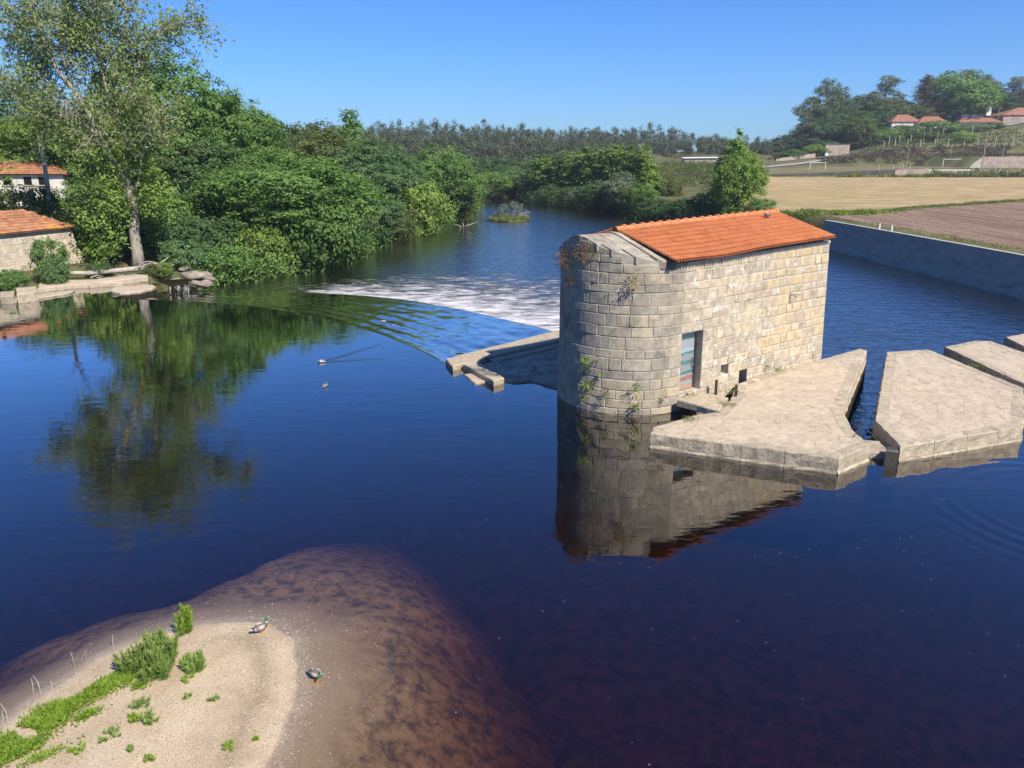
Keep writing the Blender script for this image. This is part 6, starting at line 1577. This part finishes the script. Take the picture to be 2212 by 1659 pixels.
for k in range(4): mb = MB(); mb.box((x0 + (x1 - x0) * (k + .1) / 3.3 - 119, 0, .3), (.16, .16, 1.8)); mb.build('leg', M['whitepaint'], rl)
for (u, vb, vt, Y, r, lb) in ((2133, 378, 287, 226.5, .16, 'tall leaning-looking wooden pole at the field edge'), (2174, 330, 288, 262, .13, 'grey pole above the tall retaining wall'), (1964, 362, 320, 236, .11, 'slim floodlight pole left of the right goal'),
                              (2056, 350, 316, 262, .09, 'thin pole behind the right goal'), (1669, 378, 340, 232, .12, 'wooden pole at the left end of the pitch'), (2156, 330, 300, 290, .1, 'thin pole on the vine terrace'), (2160, 275, 232, 333, .12, 'utility pole before the farmhouse')):
    x, z = at(u, vt, Y); zb = gz(x, Y) - .3; mb = MB(); mb.tube([(0, 0, 0), (0, 0, (z - zb) * .5), (0, 0, z - zb)], [r, r * .9, r * .7], 7); mb.box((0, 0, z - zb - .3), (.5, .1, .1))
    o = tag(mb.build('pole', M['pole']), lb, 'pole', 'poles on the right side'); o.location = (x, Y, zb)
pm = None
def posts(Ls, Y, h, group, label, w=.16):
    global pm
    for ip, (u, vt) in enumerate(Ls):
        x, zt = at(u, vt, Y); zb = gz(x, Y)
        if pm is None:
            mb = MB(); mb.box((0, 0, .5), (1, 1, 1), taper=.85); mb.box((0, 0, 1.01), (.7, .7, .03), taper=.5); o = mb.build('vine_post', M['post']); pm = o.data
        else: o = link('vine_post', pm)
        o.location = (x, Y, zb - .1); o.scale = (w, w, max(1.2, min(h * 1.4, zt - zb + .1))); tag(o, ORD[ip + 1] + ' ' + label + ' from the left', 'post', group)
zz3 = lambda x: (3500 + x / 3.711) / 1.8517
zy3 = lambda y: (380 + y / 3.711) / 1.8517
posts([(zz3(x), zy3(y)) for x, y in ((145, 660), (310, 640), (495, 640), (685, 655), (900, 655), (1095, 660), (1330, 670), (1535, 650), (1805, 625), (2070, 590))], 289, 2.6, 'posts of the lower vine terrace', 'pale post in the lower row of the vine terrace')
posts([(zz3(x), zy3(y)) for x, y in ((230, 545), (380, 560), (550, 560), (740, 560), (940, 560), (1110, 575))], 303, 2.6, 'posts of the middle vine terrace', 'pale post in the middle row of the vine terrace')
posts([(zz3(x), zy3(y)) for x, y in ((640, 515), (830, 500), (1025, 480), (1220, 468), (1460, 450))], 314, 2.6, 'posts of the upper vine terrace', 'pale post in the upper row of the vine terrace')
posts([(zz3(x), zy3(y)) for x, y in ((875, 1120), (1000, 1120), (1160, 1110), (1300, 1130), (1460, 1080), (1560, 1095), (1625, 1120), (1790, 1095), (1860, 1080), (1970, 1120), (2140, 1090), (2170, 1070))], 224.5, 2.2, 'vine posts at the far edge of the straw field', 'thin pale post of the straw field vine row', .12)
posts([(zz3(x), zy3(y)) for x, y in ((65, 1030), (280, 1030), (375, 1030), (420, 1020), (530, 1020))], 227.5, 2.4, 'fence posts of the pitch', 'thin fence post on the low wall of the pitch', .1)
# vine rows, scrub bank, grass strips: uncountable leaves
gg = np.random.default_rng(55)
def rowleaves(lines, dens, hgt, wid, L, Wd, zoff=0.0):
    Cs = []; Ts = []
    for (ax, ay), (bx_, by) in lines:
        n_ = int(math.hypot(bx_ - ax, by - ay) * dens); t = gg.random(n_); x = ax + (bx_ - ax) * t + gg.normal(0, wid, n_); y = ay + (by - ay) * t + gg.normal(0, wid, n_)
        hh = hgt * (0.55 + .9 * vnoise(x * .6, y * .6)); Cs.append(np.stack([x, y, ground(x, y) + zoff + gg.random(n_) * hh], 1)); Ts.append(np.clip(vnoise(x * .5 + 9, y * .5) + gg.normal(0, .15, n_), 0, 1))
    C = np.concatenate(Cs); return leaves(C, unit(gg.normal(size=C.shape) + np.array([0, -.3, .4])), L, Wd, gg), np.repeat(np.concatenate(Ts), 4)
(V, F), t = rowleaves([((27 + k * 1.2, 160 + k * 6), (52 + k * 1.5, 164 + k * 6)) for k in range(14)], 26, 1.3, .28, .40, .28)
o = link('vineyard_rows', npmesh('vineyard_rows', V, F, {'tint': t}, LG['olive'])); tag(o, 'rows of green vines beyond the lone bank tree', 'vineyard', kind='stuff')
(V, F), t = rowleaves([((124, 288.5), (205, 291)), ((128, 296), (205, 299)), ((134, 303), (200, 306)), ((140, 310), (196, 313)), ((118, 224.6), (150, 224.6)), ((118, 223.8), (150, 223.8))], 26, 1.7, .35, .5, .34)
o = link('terrace_vines', npmesh('terrace_vines', V, F, {'tint': t}, LG['olive'])); tag(o, 'low vines trained along the hillside terraces', 'vines', kind='stuff')
n_ = 15000; x = gg.uniform(108, 200, n_); y = gg.uniform(267, 285, n_); ok = (y > 268 + (x < 122) * 6) & (fbm(x * .15, y * .2) > .36); x, y = x[ok], y[ok]
C = np.stack([x, y, ground(x, y) + gg.random(len(x)) * 1.1 * (.4 + vnoise(x * .35, y * .5))], 1); V, F = leaves(C, unit(gg.normal(size=C.shape) + np.array([0, -.4, .5])), .6, .36, gg)
o = link('bank_scrub', npmesh('bank_scrub', V, F, {'tint': np.repeat(np.clip(vnoise(x * .3, y * .4) + gg.normal(0, .1, len(x)), 0, 1), 4)}, LG['brown'])); tag(o, 'dark brown scrub covering the bank behind the pitch', 'scrub', kind='stuff')
def grass_strip(name, label, pl, w, n_, L, Wd, mat, kindlabel='grass', lean=.4):
    P = resample(pl, 400); i = gg.integers(0, 399, n_); q = P[i] + (P[np.minimum(i + 1, 399)] - P[i]) * gg.random((n_, 1)) + gg.normal(0, w, (n_, 2)); q = q[fbm(q[:, 0] * .5, q[:, 1] * .5, 3) > .36]
    C = np.stack([q[:, 0], q[:, 1], ground(q[:, 0], q[:, 1]) - .02], 1); nn = len(C); hh = L * (.5 + vnoise(q[:, 0] * .8, q[:, 1] * .8))
    V, F = dirleaves(C, gg.normal(size=(nn, 3)) * lean + np.array([0, 0, 1]), gg.normal(size=(nn, 3)) * np.array([1, 1, .1]), hh, Wd, gg)
    return tag(link(name, npmesh(name, V, F, {'tint': np.repeat(np.clip(vnoise(q[:, 0], q[:, 1]) + gg.normal(0, .1, nn), 0, 1), 4)}, LG[mat])), label, kindlabel, kind='stuff')
grass_strip('green_grass', 'rough green grass strip between straw and ploughed fields', [(35, 88.5), (40, 89.5), (53, 101.2), (74, 115), (100, 132), (150, 164)], .6, 12000, .30, .06, 'grass')
grass_strip('dry_grass', 'dry grass strip behind the concrete wall', [(35.9, 24), (35.2, 40), (34.7, 52), (34.3, 62), (33.9, 70), (33.3, 80)], .5, 9000, .34, .045, 'straw')
grass_strip('verge_grass', 'green tufts in the verge behind the concrete wall', [(35.7, 30), (34.9, 52), (34.2, 66), (33.4, 82), (32.5, 90)], .4, 3500, .42, .05, 'grass')
grass_strip('field_corner_weeds', 'green weeds at the near corner of the straw field', [(30, 96), (32, 91), (36, 89.5), (42, 91)], 1.0, 6000, .5, .08, 'grass')
grass_strip('wall_foot_weeds', 'green weeds at the foot of the low field wall', [(92, 224.8), (112, 224.8), (118, 224.5)], .5, 3000, .9, .2, 'grass')

# ------------------------------------------------------------------ birds
def colmat(name, rough=.55):
    m, nt, out = _mat(name); a = nd(nt, 'ShaderNodeAttribute', attribute_name='col')
    b = nd(nt, 'ShaderNodeBsdfPrincipled'); v = mth(nt, 'MULTIPLY_ADD', noise(nt, posn(nt), 90, 3), .5, .75)
    c = nd(nt, 'ShaderNodeVectorMath', operation='SCALE', i_0=a.outputs['Color']); nt.links.new(v, c.inputs[3])
    nt.links.new(c.outputs[0], b.inputs[0]); b.inputs['Roughness'].default_value = rough; nt.links.new(b.outputs[0], out.inputs[0]); return m
M['plumage'] = colmat('plumage'); M['orange'] = plain('orange_skin', (0.62, 0.20, 0.03), .5); M['billyellow'] = plain('bill_yellow', (0.38, 0.36, 0.08), .4)
GREY, BRN, CHEST, WHT, GRN, BLK, DKB = (.44, .41, .37), (.21, .16, .115), (.105, .05, .03), (.75, .74, .70), (.012, .15, .085), (.02, .02, .02), (.10, .08, .06)
def bird(name, label, cat, loc, rz, scale, spine, legs=True, bill='billyellow', wing=(BRN, GREY), group=None, swim=False):
    root = thing(name, label, cat, loc, rz, group); root.scale = (scale,) * 3
    n = 14; secs = []; cols = []
    P = [Vector(p[:3]) for p in spine]
    for i, p in enumerate(P):
        t = (P[min(i + 1, len(P) - 1)] - P[max(0, i - 1)]).normalized(); lat = Vector((0, 1, 0)); lat = (lat - t * lat.dot(t)).normalized(); up = t.cross(lat); up = up if up.dot(Vector((-.3, 0, 1))) > 0 else -up
        w, h = spine[i][3], spine[i][4]; ring = []
        for k in range(n):
            a = 2 * math.pi * k / n; ring.append(tuple(p + lat * math.cos(a) * w + up * math.sin(a) * h)); c = spine[i][5]
            if len(spine[i]) > 6: c = spine[i][6] if math.sin(a) > .25 else c
            cols.append((*c, 1))
        secs.append(ring)
    V, F = loft(secs); mb = MB(); mb.add(V, F); o = mb.build('body', M['plumage'], root, True)
    at_ = o.data.attributes.new('col', 'FLOAT_COLOR', 'POINT'); at_.data.foreach_set('color', [v for c in cols for v in c])
    for s in (-1, 1):
        secs = []; cl = []
        for x, y, z, hh, c in ((.10, .062, .215, .018, wing[1]), (.06, .088, .215, .05, wing[1]), (-.02, .098, .212, .062, wing[1]), (-.10, .088, .210, .048, wing[0]), (-.135, .075, .209, .035, (.06, .07, .22)), (-.15, .070, .209, .032, WHT), (-.17, .06, .208, .026, wing[0]), (-.25, .018, .215, .010, wing[0])):
            secs.append([(x, s * (y + .012 * math.cos(a)), z + hh * math.sin(a)) for a in [2 * math.pi * k / 8 for k in range(8)]]); cl += [(*c, 1)] * 8
        V, F = loft(secs); mb = MB(); mb.add(V, F); o = mb.build('wing', M['plumage'], root, True); at_ = o.data.attributes.new('col', 'FLOAT_COLOR', 'POINT'); at_.data.foreach_set('color', [v for c in cl for v in c])
    h = P[-1]; d = (P[-1] - P[-2]).normalized(); lat = Vector((-d.y, d.x, 0)); lat = lat.normalized() if lat.length > .01 else Vector((0, 1, 0)); up = d.cross(lat)
    secs = [[tuple(h + d * x + lat * math.cos(a) * w + up * math.sin(a) * hh - Vector((0, 0, dz))) for a in [2 * math.pi * k / 8 for k in range(8)]] for x, w, hh, dz in ((-.012, .018, .018, 0), (.02, .016, .012, .004), (.045, .017, .007, .010), (.062, .008, .004, .013))]
    V, F = loft(secs); mb = MB(); mb.add(V, F); mb.build('bill', M[bill], root, True)
    hp_ = P[-2]
    for s in (-1, 1):
        V_, F_ = ICO1; mb = MB(); e = hp_ + d * .012 + lat * s * .034 + Vector((0, 0, .012)); mb.add([tuple(e + Vector(v) * .006) for v in V_], F_); mb.build('eye', M['darkhole'], root, True)
    if legs:
        for s in (-1, 1):
            mb = MB(); mb.tube([(.0, s * .04, .13), (-.012, s * .042, .06), (.0, s * .045, .008)], [.014, .009, .009], 6)
            mb.add([(-.015, s * .045, .012), (.07, s * .045 - .035, .004), (.085, s * .045, .004), (.07, s * .045 + .035, .004), (-.015, s * .045, .002), (.03, s * .045, .02)], [(5, 1, 2), (5, 2, 3), (0, 1, 5), (0, 5, 3), (4, 2, 1), (4, 3, 2), (4, 1, 0), (4, 0, 3)]); mb.build('leg', M['orange'], root)
    return root
def mallard(neck):
    return [(-.29, 0, .195, .006, .004, WHT), (-.255, 0, .19, .03, .015, WHT), (-.21, 0, .185, .05, .034, BLK), (-.15, 0, .18, .072, .062, GREY, DKB), (-.06, 0, .175, .09, .082, GREY, BRN), (.03, 0, .18, .092, .088, GREY, BRN), (.10, 0, .195, .08, .080, CHEST, BRN), (.145, 0, .225, .058, .058, CHEST)] + neck
stand = [(.165, 0, .26, .042, .042, CHEST), (.168, .002, .285, .034, .034, WHT), (.168, .004, .292, .033, .033, GRN), (.168, .008, .33, .032, .032, GRN), (.172, .012, .36, .036, .038, GRN), (.188, .016, .385, .038, .036, GRN), (.21, .018, .39, .026, .026, GRN)]
preen = [(.175, -.02, .25, .044, .042, CHEST), (.19, -.05, .265, .036, .036, WHT), (.192, -.056, .268, .036, .036, GRN), (.20, -.085, .27, .038, .038, GRN), (.20, -.115, .255, .042, .040, GRN), (.188, -.135, .23, .036, .034, GRN), (.175, -.145, .205, .022, .022, GRN)]
float_ = [(.165, 0, .255, .042, .042, CHEST), (.17, 0, .275, .034, .034, WHT), (.17, 0, .28, .034, .034, GRN), (.172, 0, .31, .034, .034, GRN), (.182, 0, .335, .040, .038, GRN), (.205, 0, .345, .038, .034, GRN), (.23, 0, .342, .022, .02, GRN)]
d1 = W(564, 1366, .05); bird('mallard_duck', 'green headed mallard standing upright on the sandbar tip', 'duck', (d1[0], d1[1], bz(d1[0], d1[1])), R(38), .66, mallard(stand), group='mallard ducks')
d2 = W(684, 1466, -.02); bird('mallard_duck', 'green headed mallard preening in the shallows beside the sandbar', 'duck', (d2[0], d2[1], bz(d2[0], d2[1])), R(-28), .64, mallard(preen), group='mallard ducks')
bird('mallard_duck', 'mallard swimming left, leaving a wide wake on the pool', 'duck', (d3[0], d3[1], -.09), R(172), .68, mallard(float_), legs=False, wing=(GREY, WHT), group='mallard ducks')
bird('mallard_duck', 'mallard swimming away, nearer of the two on the pool', 'duck', (d4[0], d4[1], -.09), R(82), .68, mallard(float_), legs=False, wing=(BRN, GREY), group='mallard ducks')
PG, PD = (.16, .165, .19), (.07, .07, .085)
pig = [(-.24, 0, .15, .03, .006, PD), (-.18, 0, .16, .035, .02, PG), (-.1, 0, .17, .05, .045, PG), (0, 0, .175, .062, .062, PG), (.07, 0, .19, .055, .055, PG), (.11, 0, .22, .038, .038, PD), (.12, 0, .255, .027, .027, PD), (.128, 0, .285, .027, .027, PD), (.145, 0, .295, .018, .018, PD)]
pp = Vector(roof_pt(6.35, .62, .03)); bird('pigeon', 'grey pigeon resting on the orange mill roof near the ridge', 'pigeon', (pp.x, pp.y, pp.z + .03), R(200), .8, pig, wing=(PD, PG), bill='darkhole')

# ------------------------------------------------------------------ plants on the sandbar
def herb(name, label, base, r, n, hgt, L, Wd, mat, seed, cat='plant', group=None, lean=.25, ht=None):
    gg = np.random.default_rng(seed); bx_, by_ = base; root = thing(name, label, cat, (bx_, by_, bz(bx_, by_)), group=group); mb = MB(); Cs, As, Ns, Ts = [], [], [], []
    for k in range(n):
        a = gg.uniform(0, 6.28); q = np.array([math.cos(a), math.sin(a)]) * r * math.sqrt(gg.random()); x, y = bx_ + q[0], by_ + q[1]; z = bz(x, y) - root.location[2]
        h_ = hgt * gg.uniform(.55, 1.1) * (1 - .35 * np.linalg.norm(q) / max(r, .01)); ln = np.array([q[0] / max(r, .05), q[1] / max(r, .05)]) * lean * h_ + gg.normal(0, .05 * h_, 2)
        P = [np.array([q[0] + ln[0] * t * t, q[1] + ln[1] * t * t, z + h_ * t]) for t in (0, .5, 1)]
        mb.tube(P, [.006, .005, .003], 4, cap=False); m_ = int(h_ / .022) + 4
        t = np.linspace(.12, 1, m_); C = np.stack([q[0] + ln[0] * t * t, q[1] + ln[1] * t * t, z + h_ * t], 1).repeat(3, 0); an = (np.arange(m_ * 3) * 2.4 + gg.uniform(0, 6)); sp_ = .95 - .55 * t.repeat(3)
        A = np.stack([np.cos(an) * sp_, np.sin(an) * sp_, .25 + .85 * t.repeat(3)], 1) + gg.normal(0, .12, (m_ * 3, 3)); Cs.append(C); As.append(A); Ns.append(np.tile([0, 0, 1.], (m_ * 3, 1)) + gg.normal(0, .3, (m_ * 3, 3))); Ts.append(np.clip(.25 + .6 * t.repeat(3) + gg.normal(0, .15, m_ * 3), 0, 1))
    tag(mb.build('stems', LG['weed'], root), kind='stuff'); V, F = dirleaves(np.concatenate(Cs), np.concatenate(As), np.concatenate(Ns), L, Wd, gg); link('foliage', npmesh('foliage', V, F, {'tint': np.repeat(np.concatenate(Ts), 4)}, LG[mat]), root)
    return root
w2 = lambda u, v, z=.1: W(u, v, z)[:2]
herb('willowherb_clump', 'tallest leafy weed clump in the middle of the sandbar plants', w2(345, 1440), .30, 60, .62, .095, .017, 'weed', 1)
herb('willowherb_clump', 'dark lower front of the tall weed clump on the sandbar', w2(335, 1462), .22, 36, .38, .10, .02, 'weed', 2)
herb('willowherb_clump', 'leafy weed clump left of the tallest clump', w2(290, 1445), .20, 34, .42, .085, .017, 'weed', 3)
herb('willowherb_clump', 'narrow bright weed clump nearest the sandbar tip', w2(402, 1368, .03), .11, 22, .50, .085, .018, 'lime', 4)
herb('willowherb_clump', 'round weed clump standing alone right of the tall clump', w2(420, 1448), .15, 30, .30, .09, .017, 'weed', 5)
for i, (u, v, r_, n_, h_, mt, lb) in enumerate(((305, 1530, .10, 12, .16, 'weed', 'small grey-green weed on open sand below the tall clump'), (330, 1560, .11, 14, .16, 'weed', 'feathery dark weed beside a bright creeping patch'), (290, 1558, .10, 14, .08, 'lime', 'bright creeping plant patch on open sand'), (410, 1472, .09, 10, .06, 'lime', 'small bright plant below the lone round clump'),
      (493, 1612, .08, 9, .06, 'lime', 'bright rosette plant on the sand toward the shore'), (462, 1513, .06, 7, .06, 'weed', 'little plant on the middle of the sand'), (553, 1592, .04, 6, .04, 'lime', 'tiny plant nearest the pebble shore'), (240, 1595, .14, 14, .07, 'weed', 'spreading low plant on the lower sand'), (165, 1625, .10, 12, .07, 'lime', 'low bright plant near the bottom of the sandbar'), (405, 1508, .05, 6, .04, 'weed', 'tiny sprig left of the little plant'), (325, 1645, .06, 8, .05, 'lime', 'small plant at the bottom picture edge'), (285, 1625, .05, 6, .05, 'weed', 'sprig near the bottom of the sand'))):
    herb('sand_plant', lb, w2(u, v), r_, n_, h_, .055, .013, mt, 20 + i, group='small plants on the sandbar', lean=.8)
gg = np.random.default_rng(77); Cs = []
for (u, v, rx, ry, n_) in ((250, 1470, .35, .18, 1200), (215, 1490, .35, .16, 1200), (130, 1530, .38, .20, 1800), (100, 1560, .30, .18, 1300), (60, 1590, .35, .18, 1400), (15, 1605, .35, .22, 1400), (170, 1510, .3, .12, 700), (190, 1550, .16, .06, 260), (5, 1640, .3, .14, 700), (230, 1580, .16, .08, 240), (90, 1640, .2, .06, 200), (40, 1630, .2, .06, 200), (300, 1485, .14, .08, 220), (155, 1640, .1, .06, 150), (65, 1615, .2, .1, 300)):
    x, y = w2(u, v); q = gg.normal(size=(n_, 2)) * np.array([rx, ry]) * .62; ca, sa = .75, .66; q = np.stack([q[:, 0] * ca - q[:, 1] * sa, q[:, 0] * sa + q[:, 1] * ca], 1) + np.array([x, y]); Cs.append(q)
q = np.concatenate(Cs); zq = bed(q[:, 0], q[:, 1]); ok = (zq > -.01) & (fbm(q[:, 0] * 2.2, q[:, 1] * 2.2, 3) > .33); q, zq = q[ok], zq[ok]; n_ = len(q)
hgt = .015 + .075 * vnoise(q[:, 0] * 3, q[:, 1] * 3) * gg.random(n_)
V, F = dirleaves(np.stack([q[:, 0], q[:, 1], zq + hgt], 1), gg.normal(size=(n_, 3)) * np.array([1, 1, .3]) + np.array([0, 0, .55]), np.tile([0, 0, 1.], (n_, 1)) + gg.normal(0, .3, (n_, 3)), .075, .019, gg)
o = link('creeping_plants', npmesh('creeping_plants', V, F, {'tint': np.repeat(np.clip(.3 + .5 * vnoise(q[:, 0] * 2, q[:, 1] * 2) + gg.normal(0, .15, n_), 0, 1), 4)}, LG['lime'])); tag(o, 'bright green creeping plants matted along the sandbar edge', 'ground cover', kind='stuff')
for i, (u, v, h_) in enumerate(((243, 1395, .22), (184, 1430, .24), (176, 1440, .30), (160, 1440, .28), (112, 1490, .14), (88, 1497, .30), (70, 1490, .22), (60, 1545, .2), (18, 1560, .3), (8, 1570, .25))):
    x, y = w2(u, v, 0); mb = MB(); a = gg.uniform(0, 6.28); mb.tube([(0, 0, -.1), (.03 * math.cos(a), .03, h_ * .6), (.10 * math.cos(a), .05, h_)], [.007, .006, .003], 5); mb.tube([(.03 * math.cos(a), .03, h_ * .6), (.09, .0, h_ * .75)], [.004, .002], 4)
    o = tag(mb.build('dry_stalk', M['driftwood']), ORD[i + 1] + ' thin bleached stalk at the sandbar edge, counted from the tip side', 'stalk', 'dry stalks at the sandbar edge'); o.location = (x, y, bz(x, y))
# pebbles on the shore, specks on the water
n_ = 12000; x = gg.uniform(-7.6, -2.2, n_); y = gg.uniform(7.6, 13.2, n_); z = bed(x, y); d_ = sdist(x, y, BAR); pr_ = np.exp(-((d_ - .12) / .32) ** 2) * sstep(-5.5, -3.8, x) + .10 + .5 * np.exp(-((d_ + .55) / .25) ** 2) * (x > -5.4); ok = (gg.random(n_) < pr_) & (d_ < 1.4); x, y, z = x[ok], y[ok], z[ok]
V0, F0 = np.array([(1, 0, 0), (-1, 0, 0), (0, 1, 0), (0, -1, 0), (0, 0, 1), (0, 0, -1)], float), np.array([(0, 2, 4), (2, 1, 4), (1, 3, 4), (3, 0, 4), (2, 0, 5), (1, 2, 5), (3, 1, 5), (0, 3, 5)])
k = len(x); sz = .005 + .015 * gg.random((k, 1, 1)) ** 3 * np.array([1, .8, .6]); V = V0[None] * sz; V = V + np.stack([x, y, z + .003], 1)[:, None]; F = F0[None] + 6 * np.arange(k)[:, None, None]
M['pebble'] = surf('pale_pebble', [(.36, .29, .2), (.55, .46, .34), (.68, .60, .47)], 3, .9, 0, 10, 'tint', [(.55, .5, .45), (1, 1, 1), (1.15, 1.12, 1.05)])
tag(link('pebbles', npmesh('pebbles', V.reshape(-1, 3), F.reshape(-1, 3), {'tint': np.repeat(gg.random(k), 6)}, M['pebble'], True)), 'small pale pebbles scattered along the sandbar shore', 'pebbles', kind='stuff')
n_ = 90; x = gg.uniform(-2, 11, n_); y = gg.uniform(8.5, 19, n_); k = n_; ok = sdist(x, y, P1) > .2; x, y = x[ok], y[ok]; k = len(x)
V = (V0[None] * (.004 + .009 * gg.random((k, 1, 1))) * np.array([1, 1, .25])) + np.stack([x, y, np.full(k, .004)], 1)[:, None]; F = F0[None] + 6 * np.arange(k)[:, None, None]
tag(link('floating_specks', npmesh('floating_specks', V.reshape(-1, 3), F.reshape(-1, 3), None, M['whitepaint'])), 'tiny white specks of fluff floating on the pool', 'fluff', kind='stuff')
# dark fallen leaves on the shallow bed
# weeds rooted in the mill walls and piers
def wallweed(s, z, r_, mat, label, n_=60, L=.16, Wd=.03, hang=0.3, seed=1, off=.05):
    gg = np.random.default_rng(seed); p = Vector(wall_pt(s, z, off)); _, nn = wall_frame(s); root = thing('wall_weed', label, 'plant', p, group='weeds on the mill walls'); nn = np.array(nn)
    mb = MB(); mb.tube([tuple(-nn * .06), tuple(nn * .05), tuple(nn * .1 + np.array([0, 0, r_ * .3]))], [.012, .01, .005], 4); mb.build('stem', M['darkbark'], root)
    C = gg.normal(size=(n_, 3)) * r_ * .45 + nn * r_ * .45; C[:, 2] -= hang * r_ * gg.random(n_); A = C + nn * .1 + np.array([0, 0, .25 * r_]) + gg.normal(size=(n_, 3)) * .12
    V, F = dirleaves(C, A, gg.normal(size=(n_, 3)) + np.array([0, 0, .6]), L, Wd, gg); link('leaves', npmesh('leaves', V, F, {'tint': np.repeat(gg.random(n_), 4)}, LG[mat]), root)
def s_of(u, v):   # place along the mill wall of a sighted point
    best = None
    for i in range(400):
        s_ = -ARC + i * (ARC + MLEN) / 399; p, nn = wall_frame(s_); r_ = _ray(u, v); t = p.y / r_[1] if abs(r_[1]) > 1e-6 else 0
        e_ = abs(r_[0] * t - p.x)
        if nn.y < .3 and (best is None or e_ < best[0]): best = (e_, s_, H + r_[2] * t)
    return best[1], best[2]
for i, (u, v, r_, mt, n_, L_, lb) in enumerate((
    (1232, 552, .34, 'red', 420, .09, 'big rusty red tuft high on the shaded side of the mill nose'), (1276, 535, .34, 'red', 420, .09, 'second rusty tuft under the top stones of the mill nose'), (1368, 602, .24, 'straw', 200, .10, 'dry brown tuft in the middle of the mill nose'), (1241, 603, .15, 'red', 110, .08, 'small reddish tuft below the big rusty tuft'),
    (1270, 775, .13, 'lime', 40, .15, 'upper leafy fern on the left of the mill nose'), (1272, 790, .12, 'olive', 30, .15, 'yellowing leaf sprig just under the upper fern'), (1275, 825, .15, 'lime', 44, .16, 'bright leafy sprig midway down the left of the nose'), (1302, 805, .08, 'bright', 26, .1, 'small green sprig right of the ferns'), (1265, 855, .12, 'bright', 34, .13, 'leafy sprig near the waterline on the left of the nose'),
    (1311, 845, .17, 'grey', 70, .10, 'thin feathery weed low on the mill nose'), (1372, 835, .16, 'bright', 50, .13, 'bushy green weed low on the right of the nose'), (1376, 872, .15, 'bright', 40, .15, 'leafy weed just above the waterline'), (1293, 770, .08, 'straw', 30, .1, 'small withered tuft on the nose'), (1423, 860, .09, 'straw', 30, .1, 'dry sprig beside the corner above the water'),
    (1654, 790, .07, 'bright', 30, .09, 'small green fern in the right wall of the mill'), )):
    s_, z_ = s_of(u, v); wallweed(s_, z_, r_, mt, lb, n_, L_, L_ * .26, .5, 400 + i)
for i, (x, y, z, lb) in enumerate(((5.75, 23.95, .52, 'weed tuft at the mill door sill'), (6.75, 23.1, .50, 'weed patch where slab meets pier'), (5.3, 21.6, .49, 'mossy tuft on the near tip of the mill pier'), (9.6, 27.05, .49, 'tiny weed at the wall foot along the mill pier'), (17.3, 27.8, .46, 'weed patch in the gap between the far piers'), (7.4, 24.4, .45, 'weeds by the iron post stub'))):
    gg2 = np.random.default_rng(500 + i); n_ = 70; C = gg2.normal(size=(n_, 3)) * np.array([.14, .14, .012]); C[:, 2] = np.abs(C[:, 2]); V, F = dirleaves(C, gg2.normal(size=(n_, 3)) * .7 + np.array([0, 0, .8]), gg2.normal(size=(n_, 3)), .10, .022, gg2)
    tag(link('joint_weed', npmesh('joint_weed', V, F, {'tint': np.repeat(gg2.random(n_), 4)}, LG['grass']), None, (x, y, z)), lb, 'plant', 'weeds in the pier joints')

# ------------------------------------------------------------------ daylight haze
m = bpy.data.materials.new('daylight_haze'); m.use_nodes = True; nt = m.node_tree; nt.nodes.clear(); out = nt.nodes.new('ShaderNodeOutputMaterial')
pv = nd(nt, 'ShaderNodeVolumePrincipled'); pv.inputs['Color'].default_value = (0.80, 0.88, 1.0, 1); pv.inputs['Density'].default_value = 0.00026; pv.inputs['Anisotropy'].default_value = 0.2
nt.links.new(pv.outputs[0], out.inputs['Volume'])
mb = MB(); mb.box((0, 710, 43.5), (2000, 1650, 103)); hz = mb.build('haze', m); tag(hz, kind='stuff')
